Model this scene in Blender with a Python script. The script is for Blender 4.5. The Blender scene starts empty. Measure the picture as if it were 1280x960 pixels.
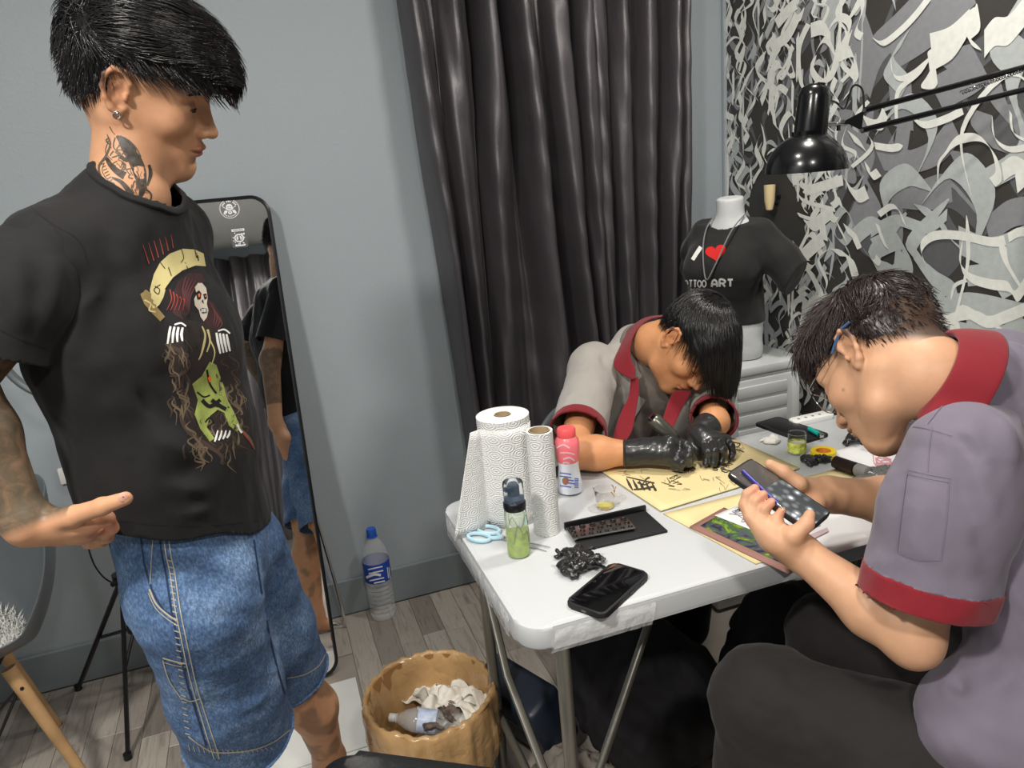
import bpy, bmesh, math, random
import numpy as np
from mathutils import Vector, Matrix, noise
from mathutils.bvhtree import BVHTree
from mathutils.geometry import delaunay_2d_cdt, tessellate_polygon
random.seed(7); np.random.seed(7)
SC = bpy.context.scene
# ------------------------------------------------------------------ camera
CAMH = 1.45; FPX = 945.0; CX, CY = 640.0, 480.0
RX = np.array([0.94116822, 0.16940995, -0.29240838])
RY = np.array([-0.32672178, 0.23507304, -0.91541987])
RZ = np.array([-0.08634391, 0.95710027, 0.2765932])
cd = bpy.data.cameras.new('camera'); cam = bpy.data.objects.new('camera', cd); SC.collection.objects.link(cam)
cd.sensor_fit = 'HORIZONTAL'; cd.sensor_width = 36.0; cd.lens = 36.0*FPX/1280.0; cd.clip_start = 0.02
m3 = Matrix((RX.tolist(), RY.tolist(), RZ.tolist()))
cam.matrix_world = Matrix.Translation((0, 0, CAMH)) @ m3.to_4x4()
SC.camera = cam
# ------------------------------------------------------------------ world, exposure
w = bpy.data.worlds.new('world'); SC.world = w; w.use_nodes = True
w.node_tree.nodes['Background'].inputs[0].default_value = (0.75, 0.82, 0.9, 1)
w.node_tree.nodes['Background'].inputs[1].default_value = 0.3
SC.view_settings.view_transform = 'Standard'; SC.view_settings.look = 'None'
SC.view_settings.gamma = 1; SC.view_settings.exposure = 0.0; SC.view_settings.use_curve_mapping = False
def area(loc, target, size, power, col, spread=180):
    l = bpy.data.lights.new('ceiling_lamp_light', 'AREA'); l.shape = 'DISK'; l.size = size; l.energy = power; l.color = col
    l.spread = math.radians(spread)
    o = bpy.data.objects.new('ceiling_lamp_light', l); SC.collection.objects.link(o); o.location = loc
    d = Vector(target)-Vector(loc); o.rotation_euler = d.to_track_quat('-Z', 'Y').to_euler()
    return o
LAMPS = [((-0.85, 0.15, 2.56), 54, .22), ((1.15, 1.30, 2.56), 18, .22), ((0.15, 1.0, 2.56), 9, .22), ((0.3, -0.7, 2.56), 30, .22)]
for L, pw, sz in LAMPS:
    area((L[0], L[1], L[2]-.035), (L[0], L[1], 0), sz, pw, (1.0, 0.95, 0.88))
# ------------------------------------------------------------------ pixel rays (1280x960 frame) to world points
def ray(px, py):
    c = np.array([px-CX, -(py-CY), -FPX]); d = np.array([RX@c, RY@c, RZ@c]); return d/FPX
O3 = np.array([0, 0, CAMH])
def PZ(px, py, z): d = ray(px, py); return Vector(O3+d*((z-CAMH)/d[2]))
def PY(px, py, y): d = ray(px, py); return Vector(O3+d*(y/d[1]))
def PX(px, py, x): d = ray(px, py); return Vector(O3+d*(x/d[0]))
def PD(px, py, dep): return Vector(O3+ray(px, py)*dep)
# ------------------------------------------------------------------ materials
def srgb(r, g, b):
    f = lambda c: ((c/255)/12.92 if c/255 <= .04045 else ((c/255+.055)/1.055)**2.4)
    return (f(r), f(g), f(b), 1)
class NT:
    def __init__(s, m): s.nt = m.node_tree; s.n = s.nt.nodes; s.l = s.nt.links; s.b = s.n['Principled BSDF']
    def add(s, t, **kw):
        n = s.n.new(t)
        for k, v in kw.items(): setattr(n, k, v)
        return n
    def tc(s, out='Object'):
        return s.add('ShaderNodeTexCoord').outputs[out]
    def mapped(s, scale=(1, 1, 1), out='Object', rot=(0, 0, 0)):
        mp = s.add('ShaderNodeMapping'); mp.inputs['Scale'].default_value = scale; mp.inputs['Rotation'].default_value = rot
        s.l.new(s.tc(out), mp.inputs[0]); return mp.outputs[0]
    def noise(s, vec, scale, detail=4, rough=.5, dist=0):
        n = s.add('ShaderNodeTexNoise'); n.inputs['Scale'].default_value = scale; n.inputs['Detail'].default_value = detail
        n.inputs['Roughness'].default_value = rough; n.inputs['Distortion'].default_value = dist; s.l.new(vec, n.inputs['Vector']); return n.outputs['Fac']
    def ramp(s, fac, stops, interp='LINEAR'):
        r = s.add('ShaderNodeValToRGB'); e = r.color_ramp.elements; r.color_ramp.interpolation = interp
        while len(e) < len(stops): e.new(.5)
        for el, (p, c) in zip(e, stops): el.position = p; el.color = c if len(c) == 4 else (*c, 1)
        s.l.new(fac, r.inputs[0]); return r.outputs['Color']
    def bump(s, h, strength, dist, prev=None):
        b = s.add('ShaderNodeBump'); b.inputs['Strength'].default_value = strength; b.inputs['Distance'].default_value = dist
        s.l.new(h, b.inputs['Height'])
        if prev: s.l.new(prev, b.inputs['Normal'])
        s.l.new(b.outputs[0], s.b.inputs['Normal']); return b.outputs[0]
    def mix(s, f, a, b):
        mx = s.add('ShaderNodeMix', data_type='RGBA')
        for sock, v in ((mx.inputs['Factor'], f), (mx.inputs['A'], a), (mx.inputs['B'], b)):
            if isinstance(v, (tuple, float, int)): sock.default_value = v
            else: s.l.new(v, sock)
        return mx.outputs['Result']
def mat(name, col, rough=.5, metal=0, var=0, vscale=20, bump=None, alpha=1, trans=0, ior=1.45, coat=0, emit=0, spec=.5, sss=0, sheen=0):
    m = bpy.data.materials.new(name); m.use_nodes = True; t = NT(m); b = t.b
    b.inputs['Base Color'].default_value = col; b.inputs['Roughness'].default_value = rough; b.inputs['Metallic'].default_value = metal
    b.inputs['Alpha'].default_value = alpha; b.inputs['Transmission Weight'].default_value = trans; b.inputs['IOR'].default_value = ior
    b.inputs['Coat Weight'].default_value = coat; b.inputs['Specular IOR Level'].default_value = spec
    b.inputs['Sheen Weight'].default_value = sheen
    if sss: b.inputs['Subsurface Weight'].default_value = sss; b.inputs['Subsurface Radius'].default_value = (.9, .35, .2); b.inputs['Subsurface Scale'].default_value = .006
    if emit: b.inputs['Emission Color'].default_value = col; b.inputs['Emission Strength'].default_value = emit
    if var:
        f = t.noise(t.mapped(), vscale, 3)
        lo = tuple(c*(1-var) for c in col[:3])+(1,); hi = tuple(min(1, c*(1+var)) for c in col[:3])+(1,)
        t.l.new(t.ramp(f, [(.3, lo), (.7, hi)]), b.inputs['Base Color'])
    prev = None
    for (sc, st, di) in (bump or []):
        prev = t.bump(t.noise(t.mapped(), sc, 3), st, di, prev)
    return m
M = {}
# ------------------------------------------------------------------ objects
WL = {}
def link(o, parent=None, loc=(0, 0, 0)):
    SC.collection.objects.link(o)
    if parent is not None: o.parent = parent; WL[o.name] = WL[parent.name]
    else: o.location = loc; WL[o.name] = Vector(loc)
    return o
def tag(o, label=None, cat=None, group=None, kind=None):
    for k, v in (('label', label), ('category', cat), ('group', group), ('kind', kind)):
        if v: o[k] = v
    return o
def thing(name, label, cat, loc, group=None):
    o = bpy.data.objects.new(name, None); o.empty_display_size = .05; link(o, None, loc); return tag(o, label, cat, group)
def mesh_obj(name, verts, faces, mt, parent=None, loc=(0, 0, 0), smooth=True):
    me = bpy.data.meshes.new(name); v = np.asarray(verts, dtype=np.float64)
    base = WL[parent.name] if parent is not None else Vector(loc)
    v = v-np.array(base)
    me.from_pydata(v.tolist(), [], faces if isinstance(faces, list) else faces.tolist())
    for x in (mt if isinstance(mt, (list, tuple)) else [mt]): me.materials.append(x)
    if smooth: me.polygons.foreach_set('use_smooth', [True]*len(me.polygons))
    me.update(); o = bpy.data.objects.new(name, me); return link(o, parent, loc)
def mk(name, bm, mt, parent=None, loc=(0, 0, 0), smooth=True, ang=40):
    bmesh.ops.recalc_face_normals(bm, faces=bm.faces[:])
    base = WL[parent.name] if parent is not None else Vector(loc)
    bmesh.ops.translate(bm, verts=bm.verts[:], vec=-base)
    me = bpy.data.meshes.new(name); 
    if smooth:
        for f in bm.faces: f.smooth = True
        a = math.radians(ang)
        for e in bm.edges:
            if len(e.link_faces) == 2 and e.calc_face_angle(0) > a: e.smooth = False
    bm.to_mesh(me); bm.free()
    for x in (mt if isinstance(mt, (list, tuple)) else [mt]): me.materials.append(x)
    o = bpy.data.objects.new(name, me); return link(o, parent, loc)
def B(): return bmesh.new()
def frame_from(x, y=None, z=None): return
def box(bm, c, s, rot=None, bev=0, seg=2):
    r = bmesh.ops.create_cube(bm, size=1); vs = r['verts']
    M4 = Matrix.Translation(c) @ (rot.to_4x4() if rot is not None else Matrix.Identity(4)) @ Matrix.Diagonal((*s, 1))
    bmesh.ops.transform(bm, matrix=M4, verts=vs)
    if bev:
        es = list({e for v in vs for e in v.link_edges})
        bmesh.ops.bevel(bm, geom=es, offset=bev, segments=seg, affect='EDGES', profile=.5)
    return bm
def catmull(pts, n=6, closed=False):
    P = [Vector(p) for p in pts]; N = len(P); out = []
    if N < 3 and not closed: 
        return [P[0].lerp(P[-1], i/n) for i in range(n+1)]
    rng = range(N if closed else N-1)
    g = (lambda i: P[i % N]) if closed else (lambda i: P[max(0, min(N-1, i))])
    for i in rng:
        a, b, c, d = g(i-1), g(i), g(i+1), g(i+2)
        for k in range(n):
            t = k/n; t2 = t*t; t3 = t2*t
            out.append(.5*((2*b)+(c-a)*t+(2*a-5*b+4*c-d)*t2+(3*b-a-3*c+d)*t3))
    if not closed: out.append(P[-1])
    return out
def tube(bm, pts, r, seg=8, closed=False, cap=True, flat=None):
    P = [Vector(p) for p in pts]; n = len(P)
    R = r if isinstance(r, (list, tuple)) else [r]*n
    t0 = (P[1]-P[0]).normalized(); up = Vector((0, 0, 1)) if abs(t0.z) < .9 else Vector((1, 0, 0))
    u = t0.cross(up).normalized(); rings = []
    for i in range(n):
        a = P[i-1] if (i > 0 or closed) else P[i]; b = P[(i+1) % n] if (i < n-1 or closed) else P[i]
        t = (b-a).normalized() if (b-a).length > 1e-9 else t0
        u = (u-t*u.dot(t)); u = u.normalized() if u.length > 1e-6 else t.orthogonal().normalized()
        v = t.cross(u); fu, fv = (1, 1) if flat is None else flat
        rings.append([bm.verts.new(P[i]+(u*math.cos(q)*fu+v*math.sin(q)*fv)*R[i]) for q in [2*math.pi*k/seg for k in range(seg)]])
    for i in range(n if closed else n-1):
        A, C = rings[i], rings[(i+1) % n]
        for k in range(seg): bm.faces.new((A[k], A[(k+1) % seg], C[(k+1) % seg], C[k]))
    if cap and not closed: bm.faces.new(rings[0][::-1]); bm.faces.new(rings[-1])
    return bm
def cyl(bm, a, b, r1, r2=None, seg=16): return tube(bm, [a, b], [r1, r1 if r2 is None else r2], seg)
def lathe(bm, prof, seg=32, origin=(0, 0, 0), rot=None, sq=None, capb=True, capt=False):
    """prof: list of (r,z)"""
    O = Vector(origin); rings = []
    for (r, z) in prof:
        ring = []
        for k in range(seg):
            q = 2*math.pi*k/seg; p = Vector((r*math.cos(q)*(sq or 1), r*math.sin(q), z))
            if rot is not None: p = rot @ p
            ring.append(bm.verts.new(O+p))
        rings.append(ring)
    for A, C in zip(rings, rings[1:]):
        for k in range(seg): bm.faces.new((A[k], A[(k+1) % seg], C[(k+1) % seg], C[k]))
    if capb: bm.faces.new(rings[0][::-1])
    if capt: bm.faces.new(rings[-1])
    return bm
def prism(bm, poly, z0, z1, X=Vector((1, 0, 0)), Y=Vector((0, 1, 0)), O=Vector((0, 0, 0)), bev=0):
    Z = X.cross(Y); vs0 = [bm.verts.new(O+X*p[0]+Y*p[1]+Z*z0) for p in poly]; vs1 = [bm.verts.new(O+X*p[0]+Y*p[1]+Z*z1) for p in poly]
    n = len(poly); f0 = bm.faces.new(vs0[::-1]); f1 = bm.faces.new(vs1)
    for i in range(n): bm.faces.new((vs0[i], vs0[(i+1) % n], vs1[(i+1) % n], vs1[i]))
    if bev:
        bmesh.ops.bevel(bm, geom=list(f0.edges)+list(f1.edges), offset=bev, segments=2, affect='EDGES', profile=.5)
    return bm
def rrect(w, h, r, n=6, cx=0, cy=0):
    out = []
    for (sx, sy, a0) in ((1, 1, 0), (-1, 1, 90), (-1, -1, 180), (1, -1, 270)):
        for k in range(n+1):
            a = math.radians(a0+90*k/n); out.append((cx+sx*(w/2-r)+r*math.cos(a), cy+sy*(h/2-r)+r*math.sin(a)))
    return out
def ribbon(V, F, pts, wid, nrm):
    """flat ribbon quads: pts world, wid list, side = cross(nrm, tangent)"""
    b = len(V); n = len(pts)
    for i in range(n):
        t = (pts[min(n-1, i+1)]-pts[max(0, i-1)]); s = nrm.cross(t); s = s.normalized()*wid[i]*.5 if s.length > 1e-9 else Vector((0, 0, 0))
        V += [tuple(pts[i]-s), tuple(pts[i]+s)]
    for i in range(n-1): F.append((b+2*i, b+2*i+1, b+2*i+3, b+2*i+2))
# ------------------------------------------------------------------ decals: printed shapes dropped on real surfaces
def bvh_of(o):
    me = o.data; L = WL[o.name]; vs = [v.co+L for v in me.vertices]
    return BVHTree.FromPolygons(vs, [tuple(p.vertices) for p in me.polygons])
def hit(bvh, px, py, off=.0008):
    d = Vector(ray(px, py)).normalized(); o = Vector(O3); L, n, i, ds = bvh.ray_cast(o, d)
    if L is None: return None
    if n.dot(d) > 0: n = -n
    return L+n*off
def decal_strokes(name, bvh, strokes, mt, parent, off=.001, step=3.0):
    """strokes: (pixel polyline, [width px]) draped on the surface the photo shows them on"""
    V = []; F = []
    for pts, wd in strokes:
        C = catmull([(p[0], p[1], 0) for p in pts], 5) if len(pts) > 2 else [Vector((*pts[0], 0)).lerp(Vector((*pts[-1], 0)), k/4) for k in range(5)]
        n = len(C); prev = None
        for i, p in enumerate(C):
            t = (C[min(n-1, i+1)]-C[max(0, i-1)]); t = t.normalized() if t.length > 1e-6 else Vector((1, 0, 0))
            s = Vector((-t.y, t.x, 0)); u = i/(n-1)
            if isinstance(wd, (list, tuple)):
                k = u*(len(wd)-1); j = min(len(wd)-2, int(k)); ww = wd[j]+(wd[j+1]-wd[j])*(k-j)
            else: ww = wd
            a = hit(bvh, p.x-s.x*ww/2, p.y-s.y*ww/2, off); b = hit(bvh, p.x+s.x*ww/2, p.y+s.y*ww/2, off)
            if a is None or b is None or (a-b).length > .06: prev = None; continue
            V += [tuple(a), tuple(b)]; q = len(V)-2
            if prev is not None and (Vector(V[prev])-a).length < .06: F.append((prev, prev+1, q+1, q))
            prev = q
    if F: return tag(mesh_obj(name, V, F, mt, parent), kind='stuff' if len(strokes) > 1 else None)
def decal_poly(name, bvh, polys, mt, parent, off=.0006, grid=5):
    V = []; F = []
    for poly in polys:
        P = []; n = len(poly)
        for i in range(n):
            a = Vector(poly[i]); b = Vector(poly[(i+1) % n]); k = max(1, int((b-a).length/grid))
            P += [a.lerp(b, j/k) for j in range(k)]
        nb = len(P); xs = [p.x for p in P]; ys = [p.y for p in P]
        x = min(xs)+grid/2
        def inside(x, y):
            c = False; j = nb-1
            for i in range(nb):
                if (P[i].y > y) != (P[j].y > y) and x < (P[j].x-P[i].x)*(y-P[i].y)/(P[j].y-P[i].y)+P[i].x: c = not c
                j = i
            return c
        while x < max(xs):
            y = min(ys)+grid/2
            while y < max(ys):
                if inside(x, y) and min((p-Vector((x, y))).length for p in P) > grid*.45: P.append(Vector((x, y)))
                y += grid
            x += grid
        vo, eo, fo, _, _, _ = delaunay_2d_cdt(P, [(i, (i+1) % nb) for i in range(nb)], [list(range(nb))], 1, 1e-5)
        hs = [hit(bvh, v.x, v.y, off) for v in vo]; b0 = len(V)
        V += [tuple(h) if h is not None else (0, 0, 0) for h in hs]
        for f in fo:
            if all(hs[i] is not None for i in f) and max((hs[f[0]]-hs[i]).length for i in f) < .05: F.append(tuple(b0+i for i in f))
    if F: return mesh_obj(name, V, F, mt, parent)
# ------------------------------------------------------------------ signed-distance bodies: every limb blended into one surface
def nv(v): return np.array(v, dtype=np.float32)
class SDF:
    def __init__(s): s.ops = []
    def cone(s, a, b, r1, r2, k=.02, flat=None, sub=False):
        """tapered limb a->b; flat=(side_dir, ratio) squashes across side_dir"""
        s.ops.append(('c', nv(a), nv(b), r1, r2, k, flat, sub)); return s
    def chain(s, pts, rs, k=.02, flat=None):
        for i in range(len(pts)-1): s.cone(pts[i], pts[i+1], rs[i], rs[i+1], k, flat)
        return s
    def ell(s, c, r, rot=None, k=.02, sub=False):
        s.ops.append(('e', nv(c), nv(r), np.array(rot, dtype=np.float32) if rot is not None else None, k, sub)); return s
    def ecap(s, a, b, ra, rb, side, k=.03, sub=False):
        """elliptical limb: ra=(w,d) at a, rb=(w,d) at b, w along side"""
        s.ops.append(('t', nv(a), nv(b), ra, rb, nv(side), k, sub)); return s
    def half(s, p, n): s.ops.append(('h', nv(p), nv(n))); return s
    def _prim(s, op, P):
        t = op[0]
        if t == 'c':
            a, b, r1, r2, flat = op[1], op[2], op[3], op[4], op[6]
            d = P-a; ab = b-a
            if flat is not None:
                sd = nv(flat[0]); sd /= np.linalg.norm(sd); q = flat[1]
                d = d+np.expand_dims((d@sd)*(1/q-1), -1)*sd; ab = ab+(ab@sd)*(1/q-1)*sd
            h = np.clip((d@ab)/max(1e-9, float(ab@ab)), 0, 1)
            e = d-h[..., None]*ab
            return np.sqrt((e*e).sum(-1))-(r1+(r2-r1)*h)
        if t == 'e':
            d = P-op[1]
            if op[3] is not None: d = d@op[3]
            r = op[2]; k0 = np.sqrt(((d/r)**2).sum(-1)); k1 = np.sqrt(((d/(r*r))**2).sum(-1))
            return k0*(k0-1)/np.maximum(k1, 1e-6)
        if t == 't':
            a, b, ra, rb, side = op[1:6]; ab = b-a; L = np.linalg.norm(ab); ax = ab/max(L, 1e-9)
            sd = side-ax*(side@ax); sd /= np.linalg.norm(sd); fr = np.cross(ax, sd)
            d = P-a; x = d@ax; h = np.clip(x/max(L, 1e-9), 0, 1); ex = x-h*L
            wv = ra[0]+(rb[0]-ra[0])*h; dv = ra[1]+(rb[1]-ra[1])*h; u = (d@sd)/wv; v = (d@fr)/dv; e = ex/np.minimum(wv, dv)
            q = np.sqrt(u*u+v*v+e*e); g = np.sqrt((u/wv)**2+(v/dv)**2+(e/np.minimum(wv, dv))**2)
            return q*(q-1)/np.maximum(g, 1e-6)
    def bounds(s):
        lo = np.full(3, 1e9); hi = np.full(3, -1e9)
        for op in s.ops:
            if op[0] == 'h' or op[-1] is True: continue
            l, h = s._bb(op, 0); lo = np.minimum(lo, l); hi = np.maximum(hi, h)
        return lo, hi
    def _bb(s, op, m):
        if op[0] == 'c': r = max(op[3], op[4])+m; return np.minimum(op[1], op[2])-r, np.maximum(op[1], op[2])+r
        if op[0] == 'e': r = float(max(op[2]))+m; return op[1]-r, op[1]+r
        if op[0] == 't': r = max(op[3]+op[4])+m; return np.minimum(op[1], op[2])-r, np.maximum(op[1], op[2])+r
    def eval_grid(s, h, lo=None, hi=None):
        l, u = s.bounds(); lo = l-2.5*h if lo is None else np.array(lo); hi = u+2.5*h if hi is None else np.array(hi)
        n = np.maximum(4, np.ceil((hi-lo)/h).astype(int)+1)
        ax = [(lo[i]+h*np.arange(n[i])).astype(np.float32) for i in range(3)]
        G = np.full(n, .05, dtype=np.float32)
        for op in s.ops:
            if op[0] == 'h': 
                X = (ax[0]-op[1][0])[:, None, None]*op[2][0]+(ax[1]-op[1][1])[None, :, None]*op[2][1]+(ax[2]-op[1][2])[None, None, :]*op[2][2]
                G = np.maximum(G, X.astype(np.float32)); continue
            k = op[5] if op[0] == 'c' else (op[4] if op[0] == 'e' else op[6]); m = k+3*h
            bl, bh = s._bb(op, m)
            i0 = np.maximum(0, np.floor((bl-lo)/h).astype(int)); i1 = np.minimum(n, np.ceil((bh-lo)/h).astype(int)+1)
            if (i1 <= i0).any(): continue
            P = np.stack(np.meshgrid(ax[0][i0[0]:i1[0]], ax[1][i0[1]:i1[1]], ax[2][i0[2]:i1[2]], indexing='ij'), -1)
            D = s._prim(op, P); sl = tuple(slice(i0[i], i1[i]) for i in range(3)); A = G[sl]
            if op[-1] is True:
                D = -D; q = np.maximum(k-np.abs(A-D), 0)/max(k, 1e-6); G[sl] = np.maximum(A, D)+q*q*k*.25
            else:
                q = np.maximum(k-np.abs(A-D), 0)/max(k, 1e-6); G[sl] = np.minimum(A, D)-q*q*k*.25
        return G, lo, ax
def nets(G, lo, h):
    """naive surface nets -> verts, quads"""
    S = G < 0; n = np.array(G.shape)
    c = np.zeros(n-1, dtype=np.uint8)
    for i in (0, 1):
        for j in (0, 1):
            for k in (0, 1): c += S[i:n[0]-1+i, j:n[1]-1+j, k:n[2]-1+k]
    act = (c > 0) & (c < 8); idx = np.full(n-1, -1, dtype=np.int64); cells = np.argwhere(act); idx[act] = np.arange(len(cells))
    acc = np.zeros((len(cells), 3)); cnt = np.zeros(len(cells)); I, J, K = cells.T
    corner = [(i, j, k) for i in (0, 1) for j in (0, 1) for k in (0, 1)]
    val = {q: G[I+q[0], J+q[1], K+q[2]] for q in corner}
    for a in corner:
        for d in range(3):
            if a[d] == 0:
                b = list(a); b[d] = 1; b = tuple(b); va, vb = val[a], val[b]; m = (va < 0) != (vb < 0)
                t = np.where(m, va/np.where(m, va-vb, 1), 0)
                for x in range(3): acc[:, x] += np.where(m, a[x]+(t if x == d else 0), 0)
                cnt += m
    V = lo+h*(cells+acc/cnt[:, None])
    Q = []
    for d in range(3):
        e1, e2 = [(1, 2), (2, 0), (0, 1)][d]
        sa = [slice(None)]*3; sb = [slice(None)]*3; sa[d] = slice(0, n[d]-1); sb[d] = slice(1, n[d])
        A, Bq = S[tuple(sa)], S[tuple(sb)]; e = np.argwhere(A != Bq)
        ok = (e[:, e1] > 0) & (e[:, e2] > 0) & (e[:, e1] < n[e1]-1) & (e[:, e2] < n[e2]-1); e = e[ok]
        fl = A[tuple(e.T)]
        def at(o1, o2): x = e.copy(); x[:, e1] -= o1; x[:, e2] -= o2; return idx[tuple(x.T)]
        q = np.stack([at(1, 1), at(0, 1), at(0, 0), at(1, 0)], 1); q[~fl] = q[~fl][:, ::-1]; Q.append(q)
    return V, np.concatenate(Q)
def relax(V, F, it=2, lam=.5):
    E = np.concatenate([F[:, [0, 1]], F[:, [1, 2]], F[:, [2, 3]], F[:, [3, 0]]]); n = len(V)
    deg = np.bincount(E.ravel(), minlength=n)[:, None]
    for _ in range(it):
        for l in (lam, -lam*1.03):
            A = np.zeros_like(V)
            for x in range(3):
                A[:, x] = np.bincount(E[:, 0], V[E[:, 1], x], n)+np.bincount(E[:, 1], V[E[:, 0], x], n)
            V = V+l*(A/np.maximum(deg, 1)-V)
    return V
def vnorm(V, F):
    N = np.cross(V[F[:, 2]]-V[F[:, 0]], V[F[:, 3]]-V[F[:, 1]]); R = np.zeros_like(V)
    for k in range(4):
        for x in range(3): R[:, x] += np.bincount(F[:, k], N[:, x], len(V))
    return R/np.maximum(np.linalg.norm(R, axis=1), 1e-12)[:, None]
def fbm(P, sc, seed=0, octv=3):
    """cheap smooth vector-valued noise from rotated sines"""
    rs = np.random.RandomState(seed); out = np.zeros(len(P)); a = 1
    for o in range(octv):
        for _ in range(4):
            d = rs.normal(size=3); d /= np.linalg.norm(d); ph = rs.uniform(0, 6.28)
            q = P@d*sc*6.28; w = np.sin(P@rs.normal(size=3)*sc*2.5+rs.uniform(0, 6))*1.6
            out += a*np.sin(q+ph+w)
        sc *= 1.9; a *= .5
    return out/4
def folds(V, N, lines, amp=1.0):
    """cloth folds: each line (points, width, height) raises/lowers the surface along a 3-D polyline"""
    d = np.zeros(len(V))
    for pts, wd, ht in lines:
        P = np.array([tuple(p) for p in catmull(pts, 4)]) if len(pts) > 2 else np.array([tuple(p) for p in pts])
        best = np.full(len(V), 1e9); L = len(P)-1; along = np.zeros(len(V))
        for i in range(L):
            a, b = P[i], P[i+1]; ab = b-a; t = np.clip((V-a)@ab/max(1e-12, ab@ab), 0, 1); q = np.linalg.norm(V-a-t[:, None]*ab, axis=1)
            m = q < best; best[m] = q[m]; along[m] = (i+t[m])/L
        d += ht*np.exp(-(best/wd)**2)*np.sqrt(np.clip(np.sin(np.pi*np.clip(along, .02, .98)), 0, 1))
    return V+N*(d*amp)[:, None]
def build(sdf, h, it=2, lo=None, hi=None):
    G, l, ax = sdf.eval_grid(h, lo, hi); V, F = nets(G, l, h); return relax(V, F, it), F
def keepf(V, F, mask):
    """keep faces whose verts all satisfy mask"""
    f = F[mask[F].all(1)]; u = np.unique(f); r = np.full(len(V), -1); r[u] = np.arange(len(u)); return V[u], r[f]
def biggest(V, F):
    lab = np.arange(len(V))
    while True:
        m = lab[F].min(1); n2 = lab.copy()
        for k in range(4): np.minimum.at(n2, F[:, k], m)
        n2 = n2[n2]
        if (n2 == lab).all(): break
        lab = n2
    c = np.bincount(lab[F[:, 0]]); return keepf(V, F, lab == c.argmax())
def join(parts):
    Vs = []; Fs = []; b = 0
    for V, F in parts: Vs.append(V); Fs.append(F+b); b += len(V)
    return np.concatenate(Vs), np.concatenate(Fs)
def solid(o, t=.002, off=-1):
    m = o.modifiers.new('thickness', 'SOLIDIFY'); m.thickness = t; m.offset = off; return o
def paint(o, name, vals):
    a = o.data.color_attributes.new(name, 'FLOAT_COLOR', 'POINT'); v = np.ones((len(vals), 4)); v[:, :vals.shape[1]] = vals; a.data.foreach_set('color', v.ravel())

def cutf(V, F, g):
    """trim a surface where g(V) > 0 and pull the rim exactly onto g = 0"""
    v = g(V); f = F[(v[F] <= 0).any(1)]; u = np.unique(f); r = np.full(len(V), -1); r[u] = np.arange(len(u)); V = V[u].copy(); F = r[f]
    for _ in range(9):
        v = g(V); m = v > 1e-5
        if not m.any(): break
        P = V[m]; e = 1e-4; G = np.stack([(g(P+np.eye(3)[i]*e)-g(P-np.eye(3)[i]*e))/(2*e) for i in range(3)], 1); D = -G*(v[m]/np.maximum((G*G).sum(1), 1e-2))[:, None]; L = np.linalg.norm(D, axis=1, keepdims=True); V[m] = P+D*np.minimum(1, .005/np.maximum(L, 1e-9))
    v = g(V); F = F[(v[F] < .0008).all(1)]; u = np.unique(F); r = np.full(len(V), -1); r[u] = np.arange(len(u)); return V[u], r[F]
def mesh_of(s, h, it=3):
    G, lo, ax = s.eval_grid(h); V, F = nets(G, lo, h); V = relax(V, F, it); return V, F, vnorm(V, F)
def plane(p, n):
    p = np.array(p, float); n = np.array(n, float); n = n/np.linalg.norm(n); return lambda V: (V-p)@n
def plane3(a, b, c, up):
    n = np.cross(np.array(b)-np.array(a), np.array(c)-np.array(a)); n /= np.linalg.norm(n)
    if n@np.array(up, float) < 0: n = -n
    return plane(a, n)
def band(o_name, V, F, g, w, m1, m2, parent, sub_name, t=.0025):
    """split a trimmed sleeve in cloth + coloured cuff of width w along its rim g = 0"""
    Vc, Fc = cutf(V, F, lambda P: g(P)+w); a = mesh_obj(o_name, Vc, Fc, m1, parent); solid(a, t, -1)
    Vb, Fb = cutf(V, F, lambda P: -(g(P)+w)); N = vnorm(Vb, Fb); b = mesh_obj(sub_name, Vb+N*.0014, Fb, m2, a); solid(b, t+.0018, -1); return a
# ------------------------------------------------------------------ room materials
M['wall'] = mat('wall_paint', srgb(158, 167, 173), .42, bump=[(110, .22, .003), (300, .2, .0015)])
M['wall_dark'] = mat('wall_charcoal', srgb(62, 60, 58), .5, var=.1, vscale=6, bump=[(120, .2, .002)])
M['ceil'] = mat('ceiling_paint', srgb(226, 226, 222), .8)
M['base'] = mat('baseboard_paint', srgb(128, 137, 141), .45, bump=[(60, .2, .003)])
def wood_floor():
    m = bpy.data.materials.new('wood_plank'); m.use_nodes = True; t = NT(m)
    oi = t.add('ShaderNodeObjectInfo'); add = t.add('ShaderNodeVectorMath', operation='ADD'); mp = t.mapped((9, .9, 1))
    mul = t.add('ShaderNodeVectorMath', operation='SCALE'); cb = t.add('ShaderNodeCombineXYZ')
    for i in range(3): t.l.new(oi.outputs['Random'], cb.inputs[i])
    t.l.new(cb.outputs[0], mul.inputs[0]); mul.inputs['Scale'].default_value = 57
    t.l.new(mp, add.inputs[0]); t.l.new(mul.outputs[0], add.inputs[1])
    g = t.noise(add.outputs[0], 5, 6, .65, 1.5)
    base = t.ramp(oi.outputs['Random'], [(0, srgb(138, 130, 122)), (.5, srgb(164, 156, 147)), (1, srgb(184, 176, 166))])
    gr = t.ramp(g, [(.3, (.55, .53, .52)), (.52, (1, 1, 1)), (.75, (.78, .77, .76))])
    mx = t.add('ShaderNodeMix', data_type='RGBA', blend_type='MULTIPLY'); mx.inputs['Factor'].default_value = 1
    t.l.new(base, mx.inputs['A']); t.l.new(gr, mx.inputs['B']); t.l.new(mx.outputs['Result'], t.b.inputs['Base Color'])
    t.b.inputs['Roughness'].default_value = .33; t.bump(g, .15, .002); return m
M['plank'] = wood_floor()
M['subfloor'] = mat('floor_vinyl', srgb(150, 142, 133), .35, var=.2, vscale=3)
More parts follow.
